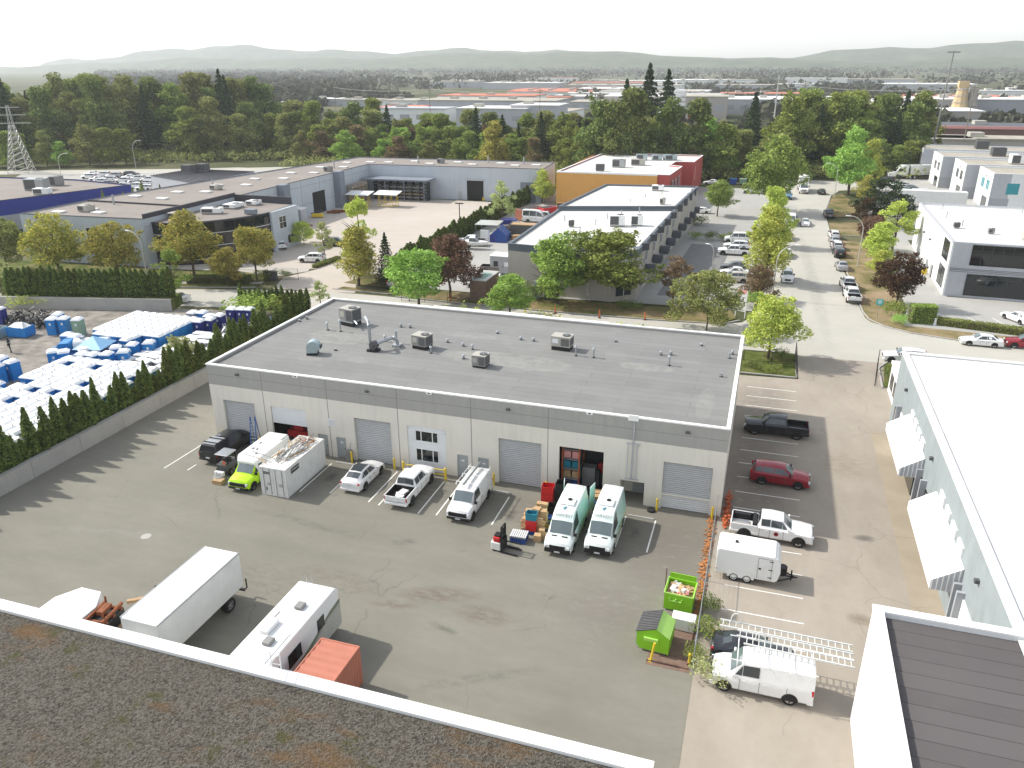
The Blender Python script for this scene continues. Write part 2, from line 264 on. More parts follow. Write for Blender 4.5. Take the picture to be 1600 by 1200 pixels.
leafmat('leaf_yellow', [(0.182, 0.224, 0.021), (0.364, 0.35, 0.0252), (0.588, 0.462, 0.0308)])
leafmat('leaf_gold', [(0.18, 0.22, 0.02), (0.34, 0.34, 0.025), (0.56, 0.42, 0.03)])
leafmat('leaf_pale', [(0.252, 0.308, 0.084), (0.378, 0.42, 0.126), (0.532, 0.532, 0.21)])
leafmat('leaf_bronze', [(0.0562, 0.0275, 0.0175), (0.106, 0.0562, 0.0275), (0.15, 0.106, 0.0375)])
leafmat('leaf_copper', [(0.112, 0.077, 0.0308), (0.21, 0.126, 0.056), (0.336, 0.182, 0.105)])
leafmat('leaf_rust', [(0.12, 0.11, 0.04), (0.22, 0.16, 0.06), (0.32, 0.2, 0.08)])
leafmat('leaf_conifer', [(0.0234, 0.0455, 0.0182), (0.0416, 0.0715, 0.0234), (0.065, 0.104, 0.0325)])
leafmat('leaf_far', [(0.05, 0.06, 0.035), (0.075, 0.085, 0.045), (0.12, 0.12, 0.07)], .1, .75)
leafmat('leaf_cedar', [(0.07, 0.115, 0.015), (0.125, 0.18, 0.02), (0.22, 0.27, 0.03)], 0.12)

# ---------------------------------------------------------------- mesh helpers
class MB:
    def __init__(s): s.v = []; s.f = []; s.m = []
    def add(s, vs, fs, k=0):
        n = len(s.v); s.v.extend([tuple(p) for p in vs]); s.f.extend([tuple(i + n for i in f) for f in fs]); s.m.extend([k] * len(fs)); return s
    def box(s, x0, x1, y0, y1, z0, z1, k=0):
        return s.add([(x0, y0, z0), (x1, y0, z0), (x1, y1, z0), (x0, y1, z0), (x0, y0, z1), (x1, y0, z1), (x1, y1, z1), (x0, y1, z1)],
                     [(0, 3, 2, 1), (4, 5, 6, 7), (0, 1, 5, 4), (1, 2, 6, 5), (2, 3, 7, 6), (3, 0, 4, 7)], k)
    def rbox(s, cx, cy, z0, z1, lx, ly, rz=0.0, k=0):
        c, n = math.cos(rz), math.sin(rz); P = []
        for z in (z0, z1):
            for a, b in ((-.5, -.5), (.5, -.5), (.5, .5), (-.5, .5)):
                P.append((cx + a * lx * c - b * ly * n, cy + a * lx * n + b * ly * c, z))
        return s.add(P, [(0, 3, 2, 1), (4, 5, 6, 7), (0, 1, 5, 4), (1, 2, 6, 5), (2, 3, 7, 6), (3, 0, 4, 7)], k)
    def prism(s, poly, z0, z1, k=0, zs=None):
        n = len(poly)
        t = [(x, y, z1 if zs is None else zs[i]) for i, (x, y) in enumerate(poly)]
        return s.add([(x, y, z0) for x, y in poly] + t, [tuple(range(n))[::-1], tuple(range(n, 2 * n))] + [(i, (i + 1) % n, n + (i + 1) % n, n + i) for i in range(n)], k)
    def ext(s, prof, y0, y1, k=0):
        """a profile of (x, z) points pushed from y0 to y1"""
        n = len(prof)
        return s.add([(x, y0, z) for x, z in prof] + [(x, y1, z) for x, z in prof], [tuple(range(n)), tuple(range(n, 2 * n))[::-1]] + [(i, n + i, n + (i + 1) % n, (i + 1) % n) for i in range(n)], k)
    def tube(s, p, q, r, n=8, r2=None, k=0, caps=True):
        p, q = Vector(p), Vector(q); d = (q - p)
        if d.length < 1e-6: return s
        d.normalize(); u = d.orthogonal().normalized(); w = d.cross(u); r2 = r if r2 is None else r2; V = []
        for c, rr in ((p, r), (q, r2)):
            for i in range(n):
                a = 2 * PI * i / n; V.append(c + u * math.cos(a) * rr + w * math.sin(a) * rr)
        F = [(i, (i + 1) % n, n + (i + 1) % n, n + i) for i in range(n)]
        if caps: F += [tuple(range(n))[::-1], tuple(range(n, 2 * n))]
        return s.add(V, F, k)
    def path(s, pts, r, n=6, k=0):
        for a, b in zip(pts, pts[1:]): s.tube(a, b, r, n, k=k)
        return s
    def quad(s, a, b, c, d, k=0): return s.add([a, b, c, d], [(0, 1, 2, 3)], k)
    def disc(s, c, r, n=16, axis='z', k=0):
        V = []
        for i in range(n):
            a = 2 * PI * i / n; u, w = math.cos(a) * r, math.sin(a) * r
            V.append((c[0] + u, c[1] + w, c[2]) if axis == 'z' else (c[0] + u, c[1], c[2] + w) if axis == 'y' else (c[0], c[1] + u, c[2] + w))
        return s.add(V, [tuple(range(n))], k)
    def mesh(s, name, mats, smooth=None):
        me = bpy.data.meshes.new(name); me.from_pydata(s.v, [], s.f)
        for q in (mats if isinstance(mats, (list, tuple)) else [mats]): me.materials.append(M[q])
        if isinstance(mats, (list, tuple)) and len(mats) > 1: me.polygons.foreach_set('material_index', s.m)
        if smooth:
            me.polygons.foreach_set('use_smooth', [True] * len(s.f)); me.update()
            try: me.set_sharp_from_angle(angle=R(smooth))
            except Exception: pass
        me.validate(); me.update(); return me
    def build(s, name, mats, parent=None, bev=0, smooth=None, loc=None, rz=0):
        o = bpy.data.objects.new(name, s.mesh(name, mats, smooth)); COL.objects.link(o)
        if parent: o.parent = parent
        if loc: o.location = loc
        if rz: o.rotation_euler.z = rz
        if bev:
            b = o.modifiers.new('bevel', 'BEVEL'); b.width = bev; b.segments = 2; b.limit_method = 'ANGLE'
        return o
def tag(o, label=None, cat=None, group=None, kind=None):
    if label: o['label'] = label
    if cat: o['category'] = cat
    if group: o['group'] = group
    if kind: o['kind'] = kind
    return o
def T(name, label, cat, loc=(0, 0, 0), rz=0.0, group=None):
    o = bpy.data.objects.new(name, None); COL.objects.link(o); o.empty_display_size = 0.2
    o.location = (loc[0], loc[1], loc[2] if len(loc) > 2 else 0); o.rotation_euler.z = rz
    return tag(o, label, cat, group)
def struct(name, mb, m, **k): return tag(mb.build(name, m, **k), kind='structure')
KIDS = {}
def dup(root, loc=None, rz=None, label=None, group=None, scale=None):
    """a copy of a thing with copies of its parts and sub-parts"""
    def rec(o, par):
        c = o.copy(); COL.objects.link(c); c.parent = par
        for ch in o.children: rec(ch, c)
        return c
    c = rec(root, None)
    if loc is not None: c.location = (loc[0], loc[1], loc[2] if len(loc) > 2 else 0)
    if rz is not None: c.rotation_euler.z = rz
    if label: c['label'] = label
    if group: c['group'] = group
    if scale: c.scale = (scale,) * 3 if isinstance(scale, (int, float)) else scale
    return c
def sheet(name, poly, z, m, kind='structure'):
    mb = MB(); n = len(poly); mb.add([(x, y, z) for x, y in poly], [tuple(range(n))]); return tag(mb.build(name, m), kind=kind)
def text(body, size, mt, parent, loc, rot, ext=0.004, sx=1.0, align='CENTER', name='lettering'):
    cu = bpy.data.curves.new(name, 'FONT'); cu.body = body; cu.size = size; cu.extrude = ext; cu.align_x = align; cu.align_y = 'CENTER'
    o = bpy.data.objects.new(name, cu); COL.objects.link(o)
    me = bpy.data.meshes.new_from_object(o); bpy.data.objects.remove(o); bpy.data.curves.remove(cu)
    me.materials.clear(); me.materials.append(M[mt]); o = bpy.data.objects.new(name, me); COL.objects.link(o)
    o.parent = parent; o.location = loc; o.rotation_euler = rot; o.scale = (sx, 1, 1); return o
rnd = random.Random(7)

# ================================================================ THE SETTING: ground, streets, yards
SE = []
def kerb(name, pts, w=0.18, h=0.13, m='concrete', loop=False):
    """a real step along a line of points"""
    mb = MB(); P = [Vector((x, y, 0)) for x, y in pts]; n = len(P)
    for i in range(n - 1):
        d = (P[i + 1] - P[i]); L = d.length
        mb.rbox((P[i].x + P[i + 1].x) / 2, (P[i].y + P[i + 1].y) / 2, 0, h + 0.0004 * (i % 2), L + w * 0.9, w, math.atan2(d.y, d.x))
    return struct(name, mb, m)
sheet('ground', [(-4500, -300), (4500, -300), (4500, 6000), (-4500, 6000)], -0.06, 'field')
sheet('yard_asphalt', [(-56.42, -34), (-0.25, -34), (-0.25, 36), (-56.42, 33.6)], 0.0, 'yard_asphalt')
sheet('east_parking_lot', [(-0.24, -34), (60, -34), (60, 38.5), (15.6, 40.9), (6.2, 40.9), (6.2, 32.2), (-0.24, 31.6)], 0.0, 'east_asphalt')
sheet('delivery_pavement', [(12.6, -22), (14.6, -22), (14.6, 20), (12.6, 20)], 0.008, 'beige_concrete')
sheet('cross_street', [(-170, 19), (-140, 24), (-110, 30), (-90, 33.2), (-80, 35.6), (-70, 37.6), (-55, 38.6), (-20, 39.8), (20, 40.6), (120, 36), (120, 44), (60, 49.2), (32, 51.2), (25.8, 51.9), (20.3, 53.4), (17.2, 55.6), (15.6, 58.4), (15.1, 62),
      (1.3, 62), (0.9, 56), (-0.8, 51.8), (-4, 50), (-10, 49.3), (-23, 48.7), (-42, 48.9), (-54, 49.3), (-62, 49.2), (-74, 46.8), (-84, 44.0), (-95, 41), (-110, 36.5), (-140, 30), (-170, 25)], 0.004, 'street_asphalt')
sheet('north_street', [(1.3, 61.9), (15.1, 61.9), (14.6, 75), (14.2, 90), (13.9, 106), (13.7, 138), (14.5, 150), (16.4, 172), (19, 183), (26, 187), (26, 203), (4, 203), (5.2, 176), (4.2, 138), (3.0, 103), (1.9, 80)], 0.006, 'street_asphalt')
# the pale concrete yard behind the long grey warehouse and its mouth on the street
sheet('pale_concrete_yard', [(-101, 56), (-72, 61.5), (-74.5, 54.5), (-72, 48.0), (-58.5, 49.6), (-60.4, 53.5), (-63.5, 60), (-58.2, 62), (-57.6, 126), (-57.2, 137.2), (-101, 137.2)], 0.010, 'pale_yard')
sheet('tenant_lot', [(-57.0, 55.2), (-37, 55.2), (-14, 57.0), (0.3, 57.6), (0.9, 66), (1.2, 90), (1.5, 124), (1.8, 180), (-57, 180), (-57.2, 120)], 0.012, 'grey_lot')
sheet('asphalt_patch', [(-13.8, 62), (-6.2, 63), (-5.2, 94), (-9, 101), (-12.6, 101)], 0.018, 'dark_patch')
sheet('office_lot', [(20.0, 56.8), (60, 53.5), (60, 74), (28, 74), (28, 118), (21.5, 118), (21.5, 66)], 0.010, 'grey_lot')
sheet('truck_court', [(22, 117), (60, 117), (60, 400), (30, 330), (29, 230), (24, 170), (21.5, 150)], 0.008, 'grey_lot')
sheet('far_west_lot', [(-232, 146), (-212, 118), (-155, 108), (-126, 100), (-120, 180), (-175, 182)], 0.0, 'grey_lot')
sheet('west_road', [(-300, 120), (-175, 168), (-110, 205), (-60, 222), (-60, 230), (-112, 214), (-178, 178), (-300, 130)], 0.006, 'street_asphalt')
# verges
sheet('dry_verge', [(15.3, 59), (15.9, 57.2), (17.4, 55.8), (20.4, 53.6), (25.9, 52.1), (32, 51.4), (60, 49.4), (60, 53.4), (20.0, 56.7), (20.8, 66), (21.3, 100), (21.3, 112.2), (14.1, 112.4), (14.3, 90), (14.8, 75)], 0.05, 'dry_grass')
sheet('dry_island', [(14.0, 118.0), (19.5, 118.0), (21.2, 125.5), (20.5, 134.0), (13.9, 131.6)], 0.05, 'dry_grass')
sheet('north_verge', [(13.9, 139), (20.2, 141), (21.5, 160), (19.5, 176), (16.8, 174), (14.6, 152)], 0.05, 'mixed_grass')
sheet('corner_bed', [(0.0, 32.4), (5.9, 32.6), (5.9, 40.4), (0.0, 40.2)], 0.06, 'green_grass')
sheet('east_corner_bed', [(15.0, 32.4), (60, 34), (60, 38.2), (15.9, 40.6)], 0.06, 'green_grass')
sheet('tenant_verge', [(-51.5, 49.8), (-42, 49.3), (-23, 49.2), (-10, 49.7), (-3.4, 50.5), (-1.6, 53.5), (-2.6, 57.2), (-14, 55.8), (-37, 54.9), (-51.5, 54.4)], 0.05, 'mixed_grass')
sheet('street_strip_verge', [(-0.6, 62.5), (1.0, 62), (1.7, 80), (2.7, 103), (3.9, 138), (2.0, 138), (1.4, 103), (0.6, 85)], 0.05, 'mixed_grass')
sheet('entry_verge', [(-63.2, 54.6), (-60.2, 54.2), (-52.2, 53.6), (-52.4, 58.5), (-57.4, 60.4), (-61.9, 58.4)], 0.05, 'mixed_grass')
sheet('entry_strip', [(-62.4, 50.8), (-53.0, 50.6), (-51.8, 51.7), (-62.0, 52.4)], 0.05, 'mixed_grass')
sheet('street_verge_west', [(-150, 31.5), (-110, 38.2), (-95, 42.2), (-84, 45.2), (-75.5, 48.0), (-75.6, 49.8), (-84, 47.2), (-95, 44.2), (-111, 40.5), (-150, 34)], 0.05, 'green_grass')
sheet('pavement_west', [(-150, 34.2), (-111, 40.7), (-95, 44.4), (-84, 47.4), (-75.6, 50.0), (-75.8, 51.4), (-84, 48.8), (-95, 45.8), (-111, 42.2), (-150, 36)], 0.03, 'pavement')
sheet('office_lawn', [(-150, 36.2), (-111, 42.4), (-95, 46.0), (-84, 49.0), (-76, 51.6), (-76, 54.6), (-84, 56.0), (-98, 52.8), (-130, 51), (-150, 48)], 0.05, 'green_grass')
sheet('office_forecourt', [(-101, 53), (-84, 56.1), (-76, 54.7), (-72.8, 59.5), (-73.5, 61.3), (-86, 60.5), (-101, 57)], 0.03, 'pavement')
kerb('kerb_corner', [(15.2, 110), (14.6, 90)][1:] + [(14.95, 75), (15.25, 62), (15.75, 58.4), (17.3, 55.7), (20.4, 53.5), (25.9, 52.0), (32, 51.3), (60, 49.3)])
kerb('kerb_verge_west_side', [(1.2, 62), (1.8, 80), (2.85, 103), (4.05, 138)])
kerb('kerb_tenant', [(-51.5, 49.5), (-42, 49.1), (-23, 48.95), (-10, 49.5), (-3.4, 50.2), (-1.2, 52.4)])
kerb('kerb_entry', [(-62.9, 50.6), (-53.2, 50.4), (-51.6, 51.6)])
kerb('kerb_corner_bed', [(0.0, 32.25), (6.0, 32.45), (6.05, 40.5), (0, 40.4)])
kerb('kerb_east_bed', [(14.85, 32.2), (15.1, 38.6), (16.2, 40.8)])
kerb('kerb_street_west', [(-110, 38.0), (-95, 42.0), (-84, 45.0), (-75.2, 47.8)])
kerb('kerb_island', [(13.9, 117.8), (19.6, 117.8), (21.4, 125.5)])
kerb('kerb_north', [(13.7, 138.8), (14.3, 152), (16.5, 174), (19.4, 177)])
# the raised yard of the portable toilets behind its retaining wall
mb = MB(); mb.prism([(-130, -60), (-56.9, -60), (-56.9, 34.2), (-64, 33.6), (-72, 32.6), (-80, 31.2), (-100, 27.6), (-130, 20)], -0.05, 1.0)
struct('raised_yard', mb, 'gravel')
# painted stall lines
def lines(name, segs, w=0.11, z=0.0045, m='line_paint'):
    mb = MB()
    for x0, y0, x1, y1 in segs:
        d = Vector((x1 - x0, y1 - y0)); d.normalize(); p = Vector((-d.y, d.x)) * w / 2
        mb.quad((x0 - p.x, y0 - p.y, z), (x1 - p.x, y1 - p.y, z), (x1 + p.x, y1 + p.y, z), (x0 + p.x, y0 + p.y, z))
    return struct(name, mb, m)
lines('parking_lines', [(-47.0, -6.4, -46.8, 0.0), (-46.8, -0.05, -44.9, -0.05), (-44.8, -6.1, -44.75, -5.0), (-33.4, -6.4, -33.4, -1.2), (-30.9, -5.9, -30.9, -1.0), (-27.2, -6.2, -27.2, -0.8), (-26.2, -6.4, -26.2, -0.8),
      (-22.65, -6.6, -22.65, -1.2), (-21.2, -6.4, -21.2, -1.2), (-19.0, -6.4, -19.0, -2), (-16.6, -6.4, -16.6, -2), (-13.1, -6.5, -13.1, -1.4), (-9.9, -6.4, -9.9, -2), (-7.0, -6.5, -7.0, -2.1), (-4.7, -6.5, -4.7, -2.0)])
lines('east_parking_lines', [(0.9, 28.31 - 2.643 * i, 5.95, 28.33 - 2.643 * i) for i in range(17)], 0.1)
lines('street_side_lines', [(25.2, 64.4, 27.0, 59.6), (28.6, 64.3, 30.2, 59.4), (32.0, 64.0, 33.6, 59.0), (35.4, 64, 37.0, 58.8), (38.8, 64, 40.4, 58.6), (42.2, 64, 43.8, 58.4)], 0.12, 0.015)
lines('tenant_lot_lines', [(-6.0, 62.5 + 2.7 * i, -0.6, 62.6 + 2.7 * i) for i in range(12)], 0.1, 0.018)
# wheel stops and the iron lids set in the asphalt
for i, (x, y, L) in enumerate([(-5.85, -1.95, 2.0), (-20.2, -1.7, 2.0), (-17.6, -1.5, 1.8), (-32.1, -0.95, 2.0), (-10.9, -1.9, 1.9)]):
    mb = MB(); mb.ext([(-.09, 0), (.09, 0), (.06, .12), (-.06, .12)], -L / 2, L / 2); o = mb.build('wheel_stop', 'concrete', loc=(x, y, 0.0), rz=PI / 2)
    tag(o, ['concrete wheel stop at the empty stall right of the vans', 'concrete wheel stop in front of the white ladder van', 'concrete wheel stop beside the white ladder van under the grey door', 'concrete wheel stop between container and white hatchback', 'concrete wheel stop in front of the left mint van'][i], 'wheel stop', 'wheel stops along the front of the grey building')
def lid(x, y, r, z=0.006, lab=''):
    mb = MB(); mb.disc((0, 0, 0), r, 20); mb.tube((0, 0, -.002), (0, 0, .002), r * .8, 16)
    tag(mb.build('manhole_cover', 'concrete', loc=(x, y, z)), lab, 'manhole cover')
lid(-40.8, -15.7, .38, lab='round pale manhole cover in the open asphalt of the yard')
lid(*(8.12, 46.68), .4, lab='left one of two lids in the street in front of the corner bed')
lid(*(9.68, 45.62), .4, lab='right one of two lids in the street in front of the corner bed')

# ================================================================ THE MAIN BUILDING
BW, BD, BH = 46.25, 22.7, 7.6
B = T('warehouse', 'long precast warehouse in the middle with grey top band and white roof edge', 'warehouse')
mb = MB(); wt = 0.22
holes = [('roller', -45.0, -41.6, 4.2), ('open', -39.95, -36.3, 4.2), ('man', -35.3, -34.3, 2.1), ('man', -33.45, -32.5, 2.05), ('roller', -31.55, -27.95, 4.2), ('window', -26.45, -22.85, 4.2),
         ('man', -21.9, -20.9, 2.1), ('man', -20.0, -19.05, 2.1), ('roller', -18.2, -14.45, 4.2), ('bay', -13.0, -9.35, 4.2), ('recess', -7.95, -6.0, 2.0), ('half', -4.65, -0.85, 4.15)]
ZB = 5.6
xs = [-BW]
for k, a, b, h in holes: xs += [a, b]
xs.append(0)
for i in range(0, len(xs) - 1, 2): mb.box(xs[i], xs[i + 1], 0, wt, 0, ZB)
for k, a, b, h in holes: mb.box(a, b, 0, wt, h, ZB)
mb.box(-BW, -BW + wt, wt, BD, 0, ZB); mb.box(-wt, 0, wt, BD, 0, ZB); mb.box(-BW + wt, -wt, BD - wt, BD, 0, ZB)
mb.build('lower_wall', 'precast', B)
mb = MB()
mb.box(-BW, 0, 0, wt, ZB, BH - .12); mb.box(-BW, -BW + wt, wt, BD, ZB, BH - .12); mb.box(-wt, 0, wt, BD, ZB, BH - .12); mb.box(-BW + wt, -wt, BD - wt, BD, ZB, BH - .12)
mb.build('upper_band', 'precast_grey', B)
mb = MB()
js = [-39.97 - 0.6, -34.0, -27.25, -20.55, -13.85 - 0.1, -7.1]
for x in js: mb.box(x - .03, x + .03, -.004, .006, 0 if abs(x + 7.1) > .3 else 2.0, BH - .12)
mb.box(-BW, 0, -.004, .004, 6.55, 6.585); mb.box(-.006, .004, 0, BD, 6.55, 6.585)
for y in (5.6, 11.2, 16.8): mb.box(-.006, .004, y - .02, y + .02, 0, BH - .12)
mb.build('wall_joints', 'joint', B)
mb = MB(); mb.box(-BW + wt, -wt, wt, BD - wt, BH - .5, BH - .32); mb.build('roof', 'main_roof_membrane', B)
mb = MB(); c = .26
mb.box(-BW - .05, .05, -.05, c, BH - .12, BH); mb.box(-BW - .05, -BW + c, c, BD - c, BH - .12, BH); mb.box(-c, .05, c, BD - c, BH - .12, BH)
for (x0, x1, dy) in ((-BW - .05, -40.8, 0.0), (-40.8, -33.7, .28), (-33.7, -20.7, 0.52), (-20.7, -13.6, .28), (-13.6, .05, 0.0)): mb.box(x0, x1, BD - c, BD + .05 + dy, BH - .12, BH + .001 * (x0 > -30))
mb.build('parapet_cap', 'cap_white', B, bev=.01)
mb = MB()
for (x0, x1, dy) in ((-40.8, -33.7, .28), (-33.7, -20.7, 0.52), (-20.7, -13.6, .28)): mb.box(x0, x1, BD, BD + dy, 0, BH - .12)
mb.build('rear_wall', 'precast', B)
def shutter(x0, x1, z0, z1, y, m, par, name='roller_door', slat=.17):
    mb = MB(); n = int((z1 - z0) / slat); pr = []
    for i in range(n):
        z = z0 + (z1 - z0) * i / n; d = (z1 - z0) / n
        mb.add([(x0, y, z), (x1, y, z), (x1, y - .055, z + d * .5), (x0, y - .055, z + d * .5), (x0, y, z + d), (x1, y, z + d)], [(0, 1, 2, 3), (3, 2, 5, 4)])
    o = mb.build(name, m, par)
    f = MB(); f.box(x0 - .09, x0, -.03, y, z0, z1 + .0); f.box(x1, x1 + .09, -.03, y, z0, z1 + .001); f.box(x0 - .09, x1 + .09, -.031, y, z1, z1 + .09)
    f.build('frame', 'precast', o)
    return o
def mandoor(x0, x1, h, y, par):
    mb = MB(); mb.box(x0 + .05, x1 - .05, y, y + .05, 0.02, h - .05); o = mb.build('door', 'door_grey', par)
    f = MB(); f.box(x0, x0 + .05, y - .05, y + .07, 0, h); f.box(x1 - .05, x1, y - .05, y + .07, 0, h); f.box(x0 + .05, x1 - .05, y - .05, y + .07, h - .05, h); f.build('frame', 'wall_grey', o)
    k = MB(); k.box(x1 - .22, x1 - .12, y - .07, y, .95, 1.03); k.build('handle', 'chrome', o)
    k = MB(); k.box((x0 + x1) / 2 - .13, (x0 + x1) / 2 + .13, y - .004, y, 1.45, 1.6); k.build('notice', 'panel_white', o)
    return o
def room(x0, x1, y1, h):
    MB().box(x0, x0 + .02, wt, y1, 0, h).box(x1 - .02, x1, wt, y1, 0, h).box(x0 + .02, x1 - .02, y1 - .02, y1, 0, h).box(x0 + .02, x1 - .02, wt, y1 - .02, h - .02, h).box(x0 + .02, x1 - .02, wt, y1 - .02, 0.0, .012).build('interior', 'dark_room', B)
for k, a, b, h in holes:
    if k == 'roller': shutter(a + .03, b - .03, 0.02, h, .19, 'shutter', B)
    elif k == 'man': mandoor(a, b, h, .1, B)
    elif k == 'half':
        shutter(a + .03, b - .03, 1.25, h, .16, 'shutter', B); shutter(a + .03, b - .03, 0.02, 1.24, .165, 'shutter_light', B, 'lower_door_panel')
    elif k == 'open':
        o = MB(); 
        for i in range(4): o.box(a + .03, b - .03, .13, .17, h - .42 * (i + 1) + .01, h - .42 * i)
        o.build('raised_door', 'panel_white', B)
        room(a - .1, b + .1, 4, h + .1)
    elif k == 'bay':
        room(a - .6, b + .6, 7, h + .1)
    elif k == 'recess':
        r = MB(); r.box(a - .001, a + .02, wt, 1.9, 0, h); r.box(b - .02, b, wt, 1.9, 0, h); r.box(a, b, 1.9, 1.92, 0, h); r.box(a, b, wt, 1.9, h, h + .02); r.build('recess', 'precast', B)
        mandoor(a + .8, a + 1.75, 1.95, 1.8, B)
    elif k == 'window':
        w = MB(); w.box(a, b, .1, .16, 0, h); w.build('infill_panel', 'panel_white', B)
        for z0, z1 in ((2.85, 3.75), (.95, 2.05)):
            x0, x1 = a + .78, a + 2.78
            g = MB(); g.box(x0, x1, .085, .1, z0, z1); g = g.build('window', 'window_glass', B)
            f = MB(); f.box(x0 - .07, x1 + .07, .05, .09, z1, z1 + .07); f.box(x0 - .07, x1 + .07, .05, .09, z0 - .07, z0)
            for x in (x0 - .07, x0 + .45, x1 - .5, x1): f.box(x, x + .07, .052, .088, z0, z1)
            f.build('frame', 'trim_white', g)
        f = MB()
        for i in range(9): f.box(a + .06, a + .72, .06, .1, 2.8 + i * .14, 2.86 + i * .14)
        f.build('louvre', 'trim_white', B); f = MB()
        for i in range(4): f.box(b - .72, b - .06, .06, .1, 3.55 + i * .14, 3.61 + i * .14)
        f.build('louvre', 'trim_white', B)
for x in (-43.0, -30.0, -17.3, -3.0):
    mb = MB().box(x - .16, x + .16, -.18, 0, 6.78, 7.0)
    lt = mb.build('wall_light', 'hvac_coil', B, bev=.03); MB().box(x - .11, x + .11, -.16, -.02, 6.755, 6.779).build('lens', 'lamp_glass', lt)
for x in (-36.9, -24.2, -10.6):
    mb = MB(); mb.box(x - .25, x + .25, -.1, -.052, 7.34, 7.56); o = mb.build('overflow_scupper', 'cap_white', B); MB().box(x - .1, x + .1, -.106, -.099, 7.4, 7.5).build('opening', 'black', o)
mb = MB(); mb.box(-7.55, -6.75, -.16, -.055, 7.3, 7.78); o = mb.build('scupper_box', 'cap_white', B, bev=.02)
mb = MB(); mb.path([(-7.45, -.1, 2.2), (-7.45, -.1, 5.3)], .035); mb.path([(-7.05, -.1, 2.3), (-7.05, -.1, 7.3)], .05); mb.path([(-6.75, -.1, 2.2), (-6.75, -.1, 5.2), (-6.6, -.1, 5.2)], .035)
for z in (2.2, 5.3): mb.box(-7.6, -6.5, -.13, -.06, z, z + .06)
mb.build('conduit', 'wall_light_grey', B)
mb = MB(); mb.box(-34.15, -33.45, -.03, 0, 3.05, 3.75); o = mb.build('notice_board', 'panel_white', B, bev=.01)
MB().box(-34.05, -33.55, -.036, -.03, 3.15, 3.65).build('sheet', 'shutter_light', o)
mb = MB(); mb.box(-32.4, -31.9, -.45, 0, 0, 1.0); mb.box(-32.36, -31.94, -.4, -.05, 1.0, 1.06); o = mb.build('gas_meter', 'hvac_grey', B, bev=.03)
mb = MB(); mb.path([(-31.98, -.2, 1.0), (-31.98, -.2, 1.5), (-31.98, -.02, 1.7)], .03); mb.build('pipe', 'galv', o)
# rooftop pipes and vents belong to the roof they pierce
def vent(x, y, h, kind=0):
    z = BH - .32
    mb = MB(); mb.tube((x, y, z), (x, y, z + .08), .2, 12, .12, k=1); mb.tube((x, y, z + .06), (x, y, z + h), .075 if kind == 0 else .11, 12)
    if kind == 0: mb.tube((x, y, z + h - .02), (x, y, z + h + .1), .17, 12, .13); mb.tube((x, y, z + h + .1), (x, y, z + h + .16), .13, 12, .02)
    elif kind == 1: mb.tube((x, y, z + h), (x, y, z + h + .03), .14, 12)
    else: mb.tube((x - .12, y, z + h), (x + .12, y, z + h), .1, 10); mb.tube((x, y, z + h), (x, y, z + h + .12), .16, 10, .1)
    mb.build('roof_vent', ['galv', 'black'], B)
for a in [(-41.1, 12.7, .75, 0), (-39.6, 12.7, 1.15, 0), (-32.5, 11.1, 1.25, 1), (-33.8, 11.2, .55, 0), (-28.1, 9.4, .6, 0), (-25.9, 12.2, .25, 2), (-24.6, 8.9, .3, 2), (-24.7, 11.6, .4, 0), (-14.8, 12.8, .9, 0), (-13.1, 12.8, .85, 0), (-6.1, 12.8, .85, 0), (-7.2, 15.4, .3, 2), (-6.3, 15.7, .3, 2),
          (-.8, 17.6, .3, 2), (-1.0, 16.4, .55, 1), (-1.4, 11.4, .35, 1), (-34.3, 15.9, .3, 2), (-33.3, 16.0, .3, 2), (-27.8, 12.8, .25, 2), (-21.1, 15.7, .25, 2), (-19.8, 15.7, .25, 2), (-46 + .8, 15.4, .3, 1), (-45.5, 14.4, .2, 1), (-22.0, 8.3, .3, 2), (-3.8, 19.2, .18, 2), (-12, 17.9, .2, 1), (-37.2, 7.4, .2, 1), (-24, 16.9, .16, 2)]: vent(*a)
